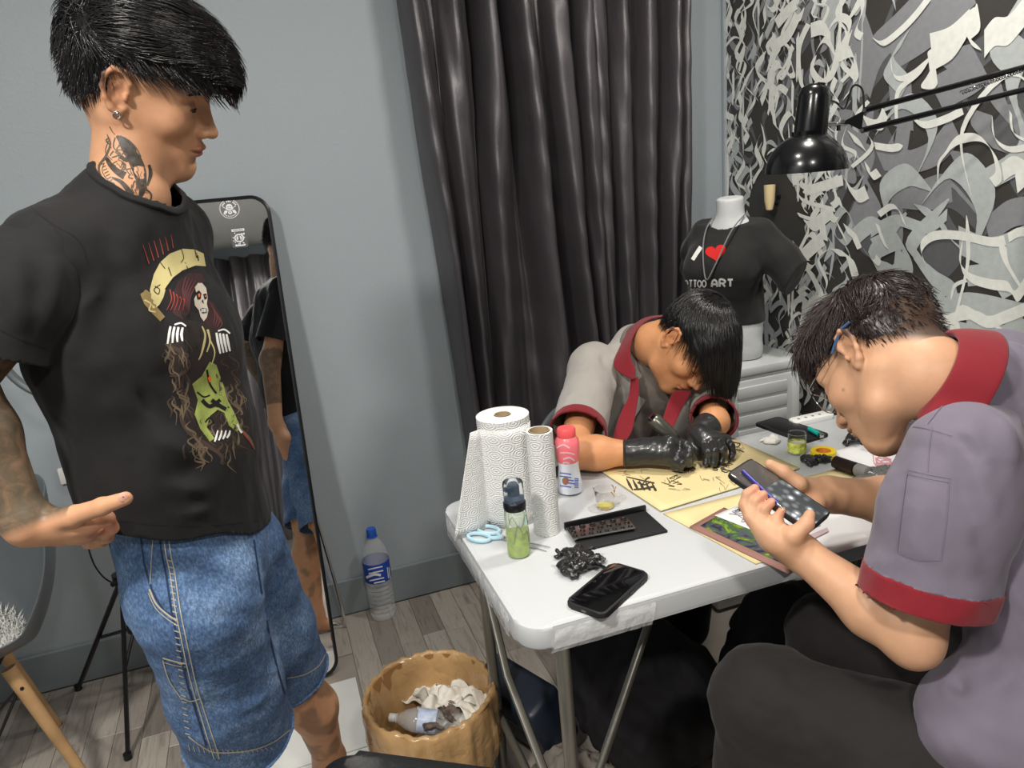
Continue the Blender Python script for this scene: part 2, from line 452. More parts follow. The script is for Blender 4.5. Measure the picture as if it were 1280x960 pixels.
M['tile'] = mat('white_tile', srgb(214, 215, 212), .16, var=.04, vscale=9)
M['grout'] = mat('tile_grout', srgb(120, 118, 114), .8)
XL, XR, YB, YF, ZC = -1.55, 1.65, 2.427, -1.5, 2.62
def struct(name, bm, m, parent=None, smooth=False): 
    o = mk(name, bm, m, parent, smooth=smooth); o['kind'] = 'structure' if parent is None else o.get('kind', 'structure'); return o
floor = struct('floor', box(B(), ((XL+XR)/2, (YB+YF)/2, -.055), (XR-XL+.2, YB-YF+.2, .1)), M['subfloor'])
struct('ceiling', box(B(), ((XL+XR)/2, (YB+YF)/2, ZC+.05), (XR-XL+.2, YB-YF+.2, .1)), M['ceil'])
struct('wall_back', box(B(), ((XL+XR)/2, YB+.05, ZC/2), (XR-XL+.2, .1, ZC)), M['wall'])
wall_right = struct('wall_right', box(B(), (XR+.05, (YB+YF)/2, ZC/2), (.1, YB-YF, ZC)), M['wall_dark'])
struct('wall_left', box(B(), (XL-.05, (YB+YF)/2, ZC/2), (.1, YB-YF, ZC)), M['wall'])
struct('wall_front', box(B(), ((XL+XR)/2, YF-.05, ZC/2), (XR-XL+.2, .1, ZC)), M['wall'])
BBH = PY(420, 726, YB).z
struct('baseboard_back', box(B(), ((XL+XR)/2, YB-.008, BBH/2), (XR-XL-.01, .016, BBH), bev=.004), M['base'])
struct('baseboard_left', box(B(), (XL+.008, (YB+YF)/2, BBH/2), (.016, YB-YF-.04, BBH), bev=.004), M['base'])
struct('trim_1', box(B(), (XR-.006, YB-.012, ZC/2+.3), (.012, .012, ZC-.7)), M['wall'])
# floor planks, laid in strips running away from the camera; the white tile patch by the standing man's feet
tc0 = PZ(445, 846, 0); TX1 = tc0.x; TX0 = TX1-.42; TY1 = tc0.y; TY0 = TY1-.62*2
pl_mesh = {}
rnd = random.Random(3); PW = .076; x = -1.02; nplank = 0
while x < .92:
    y = 2.41; first = True
    while y > 1.28:
        L = rnd.choice([.26, .31, .36]) if not first else rnd.uniform(.1, .34); first = False
        yc = y-L/2
        if not (x+PW/2 > TX0 and x-PW/2 < TX1 and yc < TY1+L/2):
            if L not in pl_mesh:
                b = box(B(), (0, 0, 0), (PW-.0012, L-.0012, .004), bev=.0006, seg=1); me = bpy.data.meshes.new('plank'); b.to_mesh(me); b.free(); me.materials.append(M['plank']); pl_mesh[L] = me
            o = bpy.data.objects.new('plank', pl_mesh[L]); link(o, floor); o.location = Vector((x, yc, -.0018))-WL[floor.name]
            nplank += 1
        y -= L
    x += PW
for i in range(2):
    for j in range(3):
        wx = (.28, .137)[i]; cxx = TX1-(.14, .351)[i]; cyy = TY1-.155-j*.31
        o = mk('floor_tile', box(B(), (cxx, cyy, -.001), (wx-.003, .307, .005), bev=.001), M['tile'], floor, smooth=False)
mk('tile_bed', box(B(), ((TX1-.21), TY1-.465, -.004), (.42, .93, .004)), M['grout'], floor, smooth=False)
# ceiling lamps (seen only by the light they give and in the mirror)
M['lamp_glow'] = mat('lamp_diffuser', (1, .93, .82, 1), .5, emit=6)
M['white_metal'] = mat('white_metal', srgb(230, 230, 228), .35)
for i, (L, pw, sz) in enumerate(LAMPS):
    t = thing('ceiling_lamp', ['round flush ceiling lamp above the standing man', 'round flush ceiling lamp above the seated tattooists', 'round flush ceiling lamp over the wall mirror side', 'round flush ceiling lamp behind the photographer'][i], 'ceiling lamp', L)
    mk('lamp_housing', lathe(B(), [(sz*.5, .055), (sz*.56, .05), (sz*.57, .01), (sz*.52, -.005)], 32, L, capb=True), M['white_metal'], t)
    mk('lamp_diffuser', lathe(B(), [(.001, -.022), (sz*.3, -.018), (sz*.48, -.004), (sz*.52, .01)], 32, L, capb=False), M['lamp_glow'], t)
# ------------------------------------------------------------------ curtains
def satin():
    m = bpy.data.materials.new('dark_satin'); m.use_nodes = True; t = NT(m); b = t.b
    b.inputs['Base Color'].default_value = srgb(78, 74, 78); b.inputs['Metallic'].default_value = .45; b.inputs['Roughness'].default_value = .34; b.inputs['Specular IOR Level'].default_value = 1
    b.inputs['Anisotropic'].default_value = .4; b.inputs['Coat Weight'].default_value = .35; b.inputs['Coat Roughness'].default_value = .28
    v = t.mapped(); h = t.noise(v, 420, 2); p = t.bump(h, .6, .0012); t.bump(t.noise(t.mapped((2, 2, .8)), 14, 3), .35, .006, p); return m
M['satin'] = satin()
def curtain(name, label, top, bot, ztop, zbot, y, amp, n=220, nz=70, seed=1, mt=None, yaxis=None, seamz=None):
    """top/bot: ridge x positions at ztop / zbot; one fold per ridge"""
    rs = np.random.RandomState(seed); K = len(top); us = np.linspace(-.32, K-1+.32, n); zs = np.linspace(ztop, zbot, nz); V = []; F = []
    am = rs.uniform(.75, 1.2, K+2)
    for j, z in enumerate(zs):
        s = j/(nz-1); R = np.array(top)*(1-s)+np.array(bot)*s
        for u in us:
            i = int(np.clip(math.floor(u), 0, K-2)); f = u-i; xx = R[i]+(R[i+1]-R[i])*f
            ph = u+.06*math.sin(3*z+u*2+seed)+.03*math.sin(9*z+u)
            a = amp*(am[int(np.clip(round(u), 0, K-1))])*(1+.25*math.sin(z*2.2+u*1.7))
            c = math.cos(2*math.pi*ph); d = a*(c*.85+.15*math.cos(4*math.pi*ph+.5))
            d += .004*math.sin(23*u+5*z)+.003*math.sin(41*z+3*u)*math.sin(u*2+z*3)
            sx = .012*math.sin(2*math.pi*ph)*(1+.3*math.sin(5*z))
            V.append((xx+sx, y-d, z))
    for j in range(nz-1):
        for i in range(n-1): a = j*n+i; F.append((a, a+1, a+n+1, a+n))
    o = mesh_obj(name, V, F, mt or M['satin']); solid(o, .002, 0); return tag(o, label, 'curtain')
YC = 2.33
def cx(px, py): return PY(px, py, YC-.04).x
ztop = 2.3; zb = .3
def extr(tp, bp):
    """two pixel sightings of one ridge -> x at ztop and zbot"""
    a = PY(*tp, YC-.05); b = PY(*bp, YC-.05); k = (b.x-a.x)/(b.z-a.z); return a.x+k*(ztop-a.z), a.x+k*(zb-a.z)
rid = [((524, 10), (592, 500)), ((570, 10), (612, 480)), ((611, 10), (640, 470)), ((664, 40), (700, 430)), ((708, 10), (742, 400)), ((735, 10), (762, 400))]
T = [extr(*r) for r in rid]
c1 = curtain('curtain', 'dark glossy grommet curtain panel, the wide left one beside the bare grey wall', [t[0] for t in T], [t[1] for t in T], ztop, zb, YC, .064, seed=2)
rid = [((752, 10), (772, 390)), ((783, 10), (792, 380)), ((821, 10), (824, 370)), ((851, 10), (845, 370)), ((866, 10), (864, 300))]
T = [extr(*r) for r in rid]
c2 = curtain('curtain', 'dark glossy curtain panel, the narrow right one next to the corner', [t[0] for t in T], [t[1] for t in T], ztop, zb, YC+.005, .048, n=160, seed=5)
rod = thing('curtain_rod', 'black curtain rod over the two dark panels', 'curtain rod', (1.0, YC, 2.32))
mk('rod', cyl(B(), (.42, YC, 2.32), (1.62, YC, 2.32), .012, seg=12), mat('black_metal', srgb(24, 24, 25), .4, .3), rod)
M['black_metal'] = bpy.data.materials['black_metal']
for xx in (.45, 1.6): mk('bracket', box(B(), (xx, (YC+YB)/2, 2.32), (.02, YB-YC, .02), bev=.003), M['black_metal'], rod)
# curtains across the wall behind the photographer (only the mirror shows them)
c3 = curtain('curtain', 'dark curtain on the far wall seen only in the mirror', list(np.linspace(-1.45, 1.5, 22)), list(np.linspace(-1.45, 1.5, 22)), 2.5, .25, YF+.1, -.045, n=420, nz=12, seed=9)
c3['label'] = 'dark pleated curtain reflected in the tall mirror'
# ------------------------------------------------------------------ painted calligraphy on the right wall
tones = {'d': srgb(92, 93, 96), 'g': srgb(134, 136, 140), 'l': srgb(176, 182, 182), 'w': srgb(222, 224, 218)}
paintm = {k: mat('mural_paint_'+{'d': 'dark_grey', 'g': 'grey', 'l': 'light_grey', 'w': 'white'}[k], c, .45, var=.06, vscale=60, bump=[(150, .2, .001)]) for k, c in tones.items()}
lay = {k: ([], []) for k in tones}; cnt = dict(d=0, g=0, l=0, w=0)
shadow_gap = PX(966, 262, XR)  # lettering left off around here, a dark gap standing in for the lamp's shadow
def in_shadow_gap(p): return ((p.y-shadow_gap.y)/.13)**2+((p.z-shadow_gap.z)/.14)**2 < 1 and p.y < 2.40
def nibstroke(k, pts, nib, taper=(1, 1), px=True, n=6):
    """broad-nib stroke on the wall plane x = XR; pts in photo pixels or (y,z); nib = (dy,dz) metres"""
    P = [PX(p[0], p[1], XR) for p in pts] if px else [Vector((XR, p[0], p[1])) for p in pts]
    C = catmull(P, n) if len(P) > 2 else [P[0].lerp(P[1], i/4) for i in range(5)]
    V, F = lay[k]; cnt[k] += 1; N = Vector((0, nib[0], nib[1])); b = len(V); L = len(C)
    base = {'d': .0003, 'g': .0009, 'l': .0018, 'w': .0030}[k]+cnt[k]*4e-6
    for i, c in enumerate(C):
        u = i/(L-1); wv = min(1, .12+u/max(1e-3, .3*(1-taper[0])+.001)) if taper[0] < 1 else 1
        wv = min(wv, (.12+(1-u)/(.3*(1-taper[1])+.001)) if taper[1] < 1 else 1)
        if in_shadow_gap(c): wv *= .0
        for s in (-.5, .5):
            q = c+N*(s*wv); q.y = min(q.y, YB-.002); V.append((XR-base-i*1.5e-6, q.y, q.z))
    for i in range(L-1): F.append((b+2*i, b+2*i+1, b+2*i+3, b+2*i+2))
rm = random.Random(11)
def glyph(k, y, z, s, nw):
    t = rm.random(); a = rm.choice([0.7, .9, 1.1, 2.2]) ; nib = (nw*math.cos(a), nw*math.sin(a)); j = lambda v: v+rm.uniform(-.12, .12)*s
    f = rm.choice([-1, 1]); tp = rm.choice([(1, 1), (.1, 1), (1, .1), (.1, .1)])
    if t < .34: p = [(j(y), j(z+s)), (j(y+.25*s*f), j(z+.55*s)), (j(y-.05*s*f), j(z)), (j(y+.3*s*f), j(z-.3*s))]
    elif t < .55: p = [(y-.5*s*f, z+.3*s), (y, j(z+.6*s)), (y+.5*s*f, z+.2*s), (j(y+.3*s*f), z-.5*s)]
    elif t < .75: p = [(j(y-.2*s), z+.8*s), (j(y+.25*s), j(z+.2*s)), (j(y-.25*s), j(z-.2*s)), (j(y+.2*s), z-.8*s)]
    elif t < .9: p = [(y, z+s*.9), (j(y), z), (y+rm.uniform(-.1, .1)*s, z-s)]
    else: p = [(y-.45*s, j(z)), (y, z+.5*s), (y+.45*s, j(z)), (y, z-.5*s), (y-.4*s, z-.1*s)]
    nibstroke(k, p, nib, tp, px=False)
# dense blackletter towards the corner, looser and larger nearer the camera
for k, n in (('d', 90), ('g', 130), ('l', 200), ('w', 250)):
    for _ in range(n):
        y = rm.uniform(1.78, 2.42); z = rm.uniform(.35, 2.25) if k in 'lw' else rm.uniform(1.3, 2.3)
        if k == 'g' and z < 1.6: continue
        glyph(k, y, z, rm.uniform(.05, .12), rm.uniform(.010, .026 if k == 'w' else .03))
for k, n, lo, hi in (('d', 30, .06, .13), ('g', 62, .045, .09), ('l', 42, .03, .075), ('w', 26, .012, .035)):
    for _ in range(n):
        y = rm.uniform(.7, 1.85); z = rm.uniform(.3, 2.2)
        if k in 'dg' and z < 1.15: k2 = 'l'
        else: k2 = k
        if k2 == 'w' and z > 1.15 and rm.random() < .6: continue
        glyph(k2, y, z, rm.uniform(.11, .24), rm.uniform(lo, hi))
def S(k, pts, nib, taper=(1, 1)): nibstroke(k, pts, nib, taper)
# strokes read off the photograph
for p, nb in (([(1170, -10), (1130, 30), (1095, 65), (1080, 110)], (.05, .06)), ([(1215, -15), (1160, 40), (1115, 70)], (.03, .07)),
              ([(1165, 60), (1195, 80), (1225, 75), (1212, 95), (1170, 118)], (.05, .075)), ([(1125, 95), (1128, 160)], (.075, .02)),
              ([(1100, 200), (1135, 203), (1170, 190), (1195, 160)], (.035, .055)), ([(1228, 140), (1228, 162), (1255, 190)], (.055, .02)),
              ([(1190, 195), (1225, 205), (1240, 240), (1228, 268), (1200, 240), (1180, 225), (1140, 240)], (.02, .03)),
              ([(1118, 246), (1160, 249), (1190, 238)], (.01, .055)), ([(1235, 290), (1262, 268), (1290, 262)], (.02, .06)),
              ([(1260, 130), (1280, 160), (1290, 190)], (.05, .01)), ([(1240, 100), (1250, 130), (1275, 160)], (.05, .02))): S('g', p, nb)
for p, nb in (([(1095, 310), (1125, 300), (1135, 330), (1110, 350), (1098, 335)], (.04, .05)), ([(1140, 310), (1165, 345), (1195, 365), (1200, 378)], (.02, .055)),
              ([(1150, 262), (1172, 270), (1190, 300), (1230, 330)], (.04, .03)), ([(1200, 300), (1240, 315), (1285, 300)], (.01, .07)),
              ([(1090, 290), (1120, 275), (1160, 285), (1185, 268)], (.0, .03)), ([(1210, 345), (1250, 340), (1285, 330)], (.01, .05)),
              ([(1170, 390), (1210, 380), (1280, 395)], (.0, .06)), ([(1180, 410), (1240, 420), (1285, 410)], (.0, .05))): S('l', p, nb)
for p, nb, tp in (
    ([(1153, 108), (1163, 102), (1172, 90), (1163, 78), (1190, 60), (1210, 30), (1222, 10)], (.012, .05), (.1, .3)),
    ([(1223, 5), (1222, 30), (1210, 45), (1228, 62)], (.02, .03), (.1, .1)), ([(1232, 55), (1245, 40), (1262, 38), (1282, 15)], (.006, .06), (1, 1)),
    ([(1165, 55), (1190, 47), (1215, 25)], (.01, .05), (1, 1)), ([(1092, 47), (1105, 54), (1125, 40), (1145, 20), (1163, -3)], (.01, .015), (.1, 1)),
    ([(1115, 72), (1118, 93), (1130, 98), (1150, 87), (1166, 70)], (.008, .014), (.1, .3)), ([(1122, 150), (1124, 115), (1145, 95), (1160, 80)], (.012, .01), (1, .1)),
    ([(1142, 148), (1158, 156), (1185, 148), (1205, 138)], (.008, .018), (.1, 1)), ([(1184, 190), (1200, 175), (1225, 172), (1243, 190), (1250, 218), (1242, 228)], (.018, .02), (.1, 1)),
    ([(1174, 230), (1175, 205), (1185, 190), (1200, 172)], (.006, .006), (.1, 1)), ([(1242, 145), (1245, 172), (1262, 186), (1285, 184)], (.008, .014), (.1, 1)),
    ([(1265, 140), (1268, 165), (1285, 176)], (.008, .01), (1, 1)), ([(1255, 215), (1270, 206), (1285, 215), (1272, 230)], (.01, .04), (1, 1)),
    ([(1160, 335), (1153, 310), (1168, 295), (1200, 294), (1240, 302), (1258, 300)], (.008, .022), (.1, 1)), ([(1255, 305), (1258, 325), (1272, 350), (1280, 362)], (.022, .014), (1, 1)),
    ([(1262, 297), (1275, 290), (1290, 290)], (.006, .02), (1, 1)), ([(1205, 300), (1202, 330), (1215, 347), (1240, 355), (1262, 358), (1272, 370), (1285, 352)], (.01, .025), (.2, 1)),
    ([(1190, 375), (1195, 357), (1210, 350)], (.006, .008), (.1, 1)), ([(1150, 375), (1170, 390), (1190, 398)], (.004, .018), (.3, 1)),
    ([(1190, 400), (1205, 388), (1235, 402), (1260, 395), (1285, 385)], (.004, .03), (.1, 1)), ([(1180, 425), (1192, 415), (1196, 400), (1200, 418), (1206, 428)], (.02, .01), (.6, .3)),
    ([(1138, 342), (1142, 355), (1148, 372)], (.012, .006), (.2, .6)), ([(1080, 310), (1095, 328), (1100, 322)], (.02, .016), (.3, 1)),
    ([(1098, 280), (1105, 300), (1110, 310)], (.016, .008), (1, 1)), ([(1006, 275), (1018, 282), (1040, 266), (1048, 280), (1058, 298)], (.02, .035), (.1, 1)),
    ([(1000, 325), (1018, 308), (1030, 298)], (.02, .04), (1, 1)), ([(1010, 335), (1022, 355), (1030, 375)], (.035, .01), (1, 1)), ([(1045, 315), (1062, 320), (1072, 350), (1078, 362)], (.04, .02), (1, 1)),
    ([(992, 300), (1000, 318), (1002, 340), (995, 360)], (.012, .004), (.1, 1)), ([(1000, 365), (1008, 380), (1005, 405)], (.03, .01), (1, 1)),
    ([(1028, 275), (1032, 300)], (.03, .006), (1, 1)), ([(1058, 285), (1075, 300), (1070, 305)], (.02, .03), (1, 1)), ([(1100, 268), (1115, 258), (1125, 262), (1132, 280)], (.014, .014), (1, 1)),
    ([(1082, 150), (1100, 156), (1108, 140)], (.02, .03), (1, 1)), ([(1095, 182), (1115, 185), (1130, 182)], (.008, .02), (1, .2)), ([(1085, 205), (1090, 220), (1100, 215)], (.02, .02), (1, 1)),
    ([(1005, 240), (1025, 234), (1055, 225)], (.006, .03), (.1, 1)), ([(1012, 262), (1018, 238), (1030, 230)], (.008, .006), (.1, 1)), ([(995, 235), (1005, 250), (1030, 258), (1045, 262)], (.006, .014), (.1, 1)),
    ([(990, 255), (1000, 268), (1020, 275)], (.004, .012), (.1, 1)), ([(1060, 230), (1072, 245), (1085, 240)], (.02, .035), (1, 1)), ([(1065, 170), (1078, 180), (1085, 190)], (.03, .035), (1, 1)),
    ([(1012, 30), (1000, 60), (1002, 100), (1010, 118)], (.02, .01), (1, 1)), ([(1015, 38), (1030, 35), (1040, 50)], (.004, .04), (1, 1)), ([(1048, 70), (1065, 64), (1072, 85), (1068, 95)], (.02, .035), (1, 1)),
    ([(1025, 105), (1040, 95), (1048, 70), (1052, 40)], (.02, .012), (1, .1)), ([(972, 30), (985, 15), (996, 5)], (.02, .03), (1, 1)), ([(965, 60), (985, 45), (998, 20)], (.02, .03), (1, 1))):
    S('w', p, nb, tp)
for k in 'dglw':
    V, F = lay[k]
    o = mesh_obj({'d': 'dark_grey_lettering', 'g': 'grey_lettering', 'l': 'light_grey_lettering', 'w': 'white_lettering'}[k], V, F, paintm[k], wall_right, smooth=False)
    o['kind'] = 'stuff'
# ------------------------------------------------------------------ object materials
def add_mats():
    M['table'] = mat('table_plastic', srgb(192, 195, 197), .28, bump=[(300, .25, .0006), (30, .1, .001)])
    M['legmetal'] = mat('painted_steel', srgb(128, 126, 118), .35, .6)
    M['chrome'] = mat('chrome', srgb(205, 205, 205), .15, 1)
    M['black'] = mat('black_plastic', srgb(20, 20, 22), .35)
    M['blackmatte'] = mat('black_matte', srgb(26, 26, 28), .6, var=.15)
    M['blackgloss'] = mat('black_gloss', srgb(10, 10, 12), .06, coat=.5)
    M['glass'] = mat('clear_plastic', (.97, .98, .98, 1), .04, trans=1, ior=1.2)
    M['film'] = mat('plastic_film', (.95, .96, .97, 1), .12, alpha=.28, bump=[(40, 1, .01)])
    M['white'] = mat('white_plastic', srgb(228, 228, 226), .35)
    M['drawer'] = mat('drawer_plastic', srgb(205, 208, 208), .35)
    M['glove'] = mat('black_nitrile', srgb(34, 34, 35), .22, coat=.2, bump=[(160, .5, .002), (45, .4, .004)])
    M['kraft'] = mat('cream_paper', srgb(226, 208, 156), .6, var=.04, vscale=8)
    M['ink'] = mat('pencil_ink', srgb(62, 58, 52), .7)
    M['inkl'] = mat('faint_pencil', srgb(160, 148, 112), .7)
    M['white_paper'] = mat('white_paper', srgb(232, 232, 234), .6)
    M['blue'] = mat('blue_plastic', srgb(38, 92, 190), .35)
    M['label'] = mat('blue_label', srgb(34, 70, 165), .35)
    M['red'] = mat('red_print', srgb(206, 36, 34), .5)
    M['print_white'] = mat('white_print', srgb(228, 228, 226), .6)
    M['tee'] = mat('black_cotton', srgb(30, 29, 29), .85, bump=[(350, .3, .0006)], sheen=.1)
    M['mann'] = mat('mannequin_fibreglass', srgb(200, 203, 204), .5)
    M['wood'] = mat('beech_wood', srgb(178, 142, 100), .45, var=.2, vscale=12)
    M['shell'] = mat('grey_shell', srgb(96, 102, 106), .35)
    M['fur'] = mat('white_fur', srgb(222, 222, 218), .9)
    M['mirror'] = mat('mirror_glass', (.93, .94, .94, 1), .015, 1)
    M['leather'] = mat('black_leather', srgb(24, 24, 25), .3, bump=[(180, .5, .001), (12, .3, .006)])
    M['navy'] = mat('navy_plastic', srgb(30, 38, 52), .4)
    M['greycloth'] = mat('grey_cloth', srgb(120, 114, 106), .85, bump=[(300, .3, .001)])
    M['bagcloth'] = mat('black_bag_cloth', srgb(20, 18, 22), .8, bump=[(200, .3, .001)])
add_mats()
def paper_mat():
    m = bpy.data.materials.new('embossed_tissue'); m.use_nodes = True; t = NT(m); b = t.b
    b.inputs['Base Color'].default_value = srgb(222, 223, 222); b.inputs['Roughness'].default_value = .85
    uv = t.add('ShaderNodeUVMap'); mp = t.add('ShaderNodeMapping'); mp.inputs['Rotation'].default_value = (0, 0, math.radians(45)); mp.inputs['Scale'].default_value = (44, 44, 1)
    pre = t.add('ShaderNodeMapping'); pre.inputs['Scale'].default_value = (.62, 1, 1); t.l.new(uv.outputs[0], pre.inputs[0]); t.l.new(pre.outputs[0], mp.inputs[0])
    vo = t.add('ShaderNodeTexVoronoi'); vo.voronoi_dimensions = '2D'; vo.inputs['Randomness'].default_value = 0; vo.inputs['Scale'].default_value = 1
    vo.distance = 'CHEBYCHEV' if False else 'EUCLIDEAN'; t.l.new(mp.outputs[0], vo.inputs['Vector'])
    s = t.add('ShaderNodeMath', operation='MULTIPLY'); s.inputs[1].default_value = 34; t.l.new(vo.outputs['Distance'], s.inputs[0])
    c = t.add('ShaderNodeMath', operation='SINE'); t.l.new(s.outputs[0], c.inputs[0]); t.bump(c.outputs[0], .55, .0012); return m
M['tissue'] = paper_mat()
def uvgrid(name, G, mt, parent, closed=False, us=None):
    """G[j][i] grid of points with real-size UVs"""
    nj, ni = len(G), len(G[0]); V = [tuple(p) for r in G for p in r]; F = [(j*ni+i, j*ni+i+1, (j+1)*ni+i+1, (j+1)*ni+i) for j in range(nj-1) for i in range(ni-1)]
    o = mesh_obj(name, V, F, mt, parent); uvl = o.data.uv_layers.new(name='UVMap'); acc = []
    row = [0]
    for i in range(1, ni): row.append(row[-1]+(Vector(G[0][i])-Vector(G[0][i-1])).length)
    for p in o.data.polygons:
        for li, vi in zip(p.loop_indices, p.vertices): uvl.data[li].uv = (row[vi % ni], V[vi][2]); 
    return o
# ------------------------------------------------------------------ folding table
TZ = .74
c0 = PZ(654, 794, TZ); X0, Y0 = c0.x, c0.y; X1, Y1 = 1.56, PZ(735, 588, TZ).y
tb = thing('folding_table', 'white plastic folding table with grey steel legs covered in tattoo practice things', 'table', ((X0+X1)/2, (Y0+Y1)/2, 0))
mk('tabletop', prism(B(), rrect(X1-X0, Y1-Y0, .05, 8, (X0+X1)/2, (Y0+Y1)/2), TZ-.042, TZ, bev=.007), M['table'], tb)
mk('underframe', box(box(B(), ((X0+X1)/2, Y0+.05, TZ-.055), (X1-X0-.1, .02, .026)), ((X0+X1)/2, Y1-.05, TZ-.055), (X1-X0-.1, .02, .026)), M['legmetal'], tb)
lf = PZ(703, 815, TZ-.06); LX = lf.x; LY0 = lf.y; LY1 = Y1-.05
for i, (lx, sx) in enumerate(((LX, 1), (X1-.14, -1))):
    for ly in (LY0, LY1): mk('leg', cyl(B(), (lx, ly, 0.012), (lx, ly, TZ-.045), .0125, seg=14), M['legmetal'], tb); mk('foot_cap', cyl(B(), (lx, ly, 0), (lx, ly, .025), .0155, seg=14), M['black'], tb)
    mk('crossbar', cyl(B(), (lx, LY0, .2), (lx, LY1, .2), .009), M['legmetal'], tb)
    mk('crossbar', cyl(B(), (lx, LY0, TZ-.07), (lx, LY1, TZ-.07), .009), M['legmetal'], tb)
    mk('brace', cyl(B(), (lx, LY0+.02, .26), (lx+.36*sx, (LY0+LY1)/2, TZ-.06), .008), M['legmetal'], tb)
mk('brace', tube(B(), [(LX-.012, LY1-.01, TZ-.07), (LX-.012, LY1-.17, .42), (LX-.012, LY0+.012, .3)], .009, flat=(1, .6)), M['legmetal'], tb)
# clear film wrapped over the edges of the top
V = []; F = []; rs = random.Random(5)
edge = [(X0-.0015, Y1-.06+0)]+[(X0-.0015, Y1-.06-i*.02) for i in range(1, 22)]
n = len(edge)
for i, (x, y) in enumerate(edge):
    for k, z in enumerate((TZ+.0012, TZ-.012, TZ-.03, TZ-.046-.006*rs.random())): V.append((x-(0.002*rs.random() if k else -.012), y, z))
for i in range(n-1):
    for k in range(3): a = i*4+k; F.append((a, a+1, a+5, a+4))
mesh_obj('film_wrap', V, F, M['film'], tb)
V = []; F = []
for i in range(14):
    x = X0+.055+i*.014
    for k, (dy, z) in enumerate(((.012, TZ+.0012), (-.002, TZ-.010), (-.003, TZ-.028), (-.001, TZ-.047))): V.append((x-.25*(TZ-z), Y0+dy-.002*rs.random(), z))
for i in range(13):
    for k in range(3): a = i*4+k; F.append((a, a+1, a+5, a+4))
mesh_obj('film_wrap', V, F, M['film'], tb)
# ------------------------------------------------------------------ paper rolls
def roll(px, py, R, rc, H, label, sheet=False):
    c = PZ(px, py, TZ); t = thing('paper_towel_roll', label, 'paper towel', c)
    G = [[(c.x+R*math.cos(a), c.y+R*math.sin(a), TZ+.0005+H*j/6) for a in np.linspace(0, 2*math.pi, 57)] for j in range(7)]
    uvgrid('paper_layers', G, M['tissue'], t)
    b = B(); lathe(b, [(R, H), (R*.97, H+.001), (rc+.001, H+.0005)], 56, (c.x, c.y, TZ), capb=False); b2 = B(); lathe(b2, [(rc, 0.001), (R, 0.001)], 56, (c.x, c.y, TZ), capb=False); mk('roll_bottom', b2, M['white_paper'], t)
    mk('roll_end', b, M['white_paper'], t)
    b = B(); lathe(b, [(rc, H+.002), (rc-.0015, H+.002), (rc-.0015, 0.001), (rc, 0.001)], 32, (c.x, c.y, TZ), capb=False); mk('cardboard_core', b, mat('cardboard', srgb(176, 154, 122), .8), t)
    if sheet:
        G = []; 
        for j in range(12):
            s = 1-j/11; z = TZ+.001+(H-.016)*(1-s); ext = .024+.062*s; a1 = math.radians(198); row = []
            for a in np.linspace(math.radians(335), a1, 34): rr = R+.0015+.001*math.sin(a*6); row.append((c.x+rr*math.cos(a), c.y+rr*math.sin(a), z))
            tx, ty = math.sin(a1), -math.cos(a1); tx, ty = -1.0, -.12
            for k in range(1, 10):
                q = k/9; e = ext*q; lp = row[33]; row.append((lp[0]+tx*e, lp[1]-e*.42-.006*math.sin(q*5)*s, z))
            G.append(row)
        o = uvgrid('loose_sheet', G, M['tissue'], t); solid(o, .0008, 0)
    return t
roll(640, 646, .054, .0165, .228, 'full white paper towel roll with a loose sheet at the table corner', True)
roll(684, 664, .0262, .0205, .215, 'thin nearly used up paper towel roll showing its cardboard core')
# ------------------------------------------------------------------ foam pump bottle
def pump():
    c = PZ(649, 693, TZ); t = thing('pump_bottle', 'clear foam pump bottle with green liquid and dark pump in front of the thin roll', 'pump bottle', c)
    body = lathe(B(), [(.001, .001), (.018, .001), (.0215, .004), (.0215, .088), (.0205, .096), (.0175, .1)], 32, c); mk('bottle_body', body, mat('greenish_plastic', (.86, .95, .82, 1), .08, trans=.85, ior=1.25), t)
    mk('green_liquid', lathe(B(), [(.001, .003), (.0195, .003), (.0195, .052), (.001, .052)], 32, c), mat('green_liquid', (.62, .8, .1, 1), .1, trans=.45, ior=1.33, var=.35, vscale=60), t)
    mk('printed_swirl', tube(B(), [(c.x+.0222*math.cos(a), c.y+.0222*math.sin(a), TZ+.05+.014*math.sin(a*3)+.01*math.cos(a*7)) for a in np.linspace(3.6, 6.2, 40)], .0007, 5), mat('grey_print', srgb(130, 130, 110), .6), t)
    mk('printed_swirl', tube(B(), [(c.x+.0222*math.cos(a), c.y+.0222*math.sin(a), TZ+.075+.012*math.sin(a*5)) for a in np.linspace(3.4, 6.1, 40)], .0006, 5), bpy.data.materials['grey_print'], t)
    mk('collar', lathe(B(), [(.0205, .096), (.0215, .1), (.0215, .11), (.02, .112)], 32, c, capt=True), M['black'], t)
    pm = mat('slate_plastic', srgb(70, 84, 104), .35)
    mk('pump_head', lathe(B(), [(.019, .112), (.0185, .118), (.012, .122), (.0095, .124), (.0095, .142), (.0085, .144), (.001, .145)], 28, c), pm, t)
    mk('spout', box(B(), c+Vector((-.009, -.004, .139)), (.02, .01, .008), bev=.002), pm, t)
    mk('clear_cap', lathe(B(), [(.0195, .112), (.0195, .148), (.018, .151), (.001, .1515)], 28, c, capb=False), M['glass'], t)
pump()
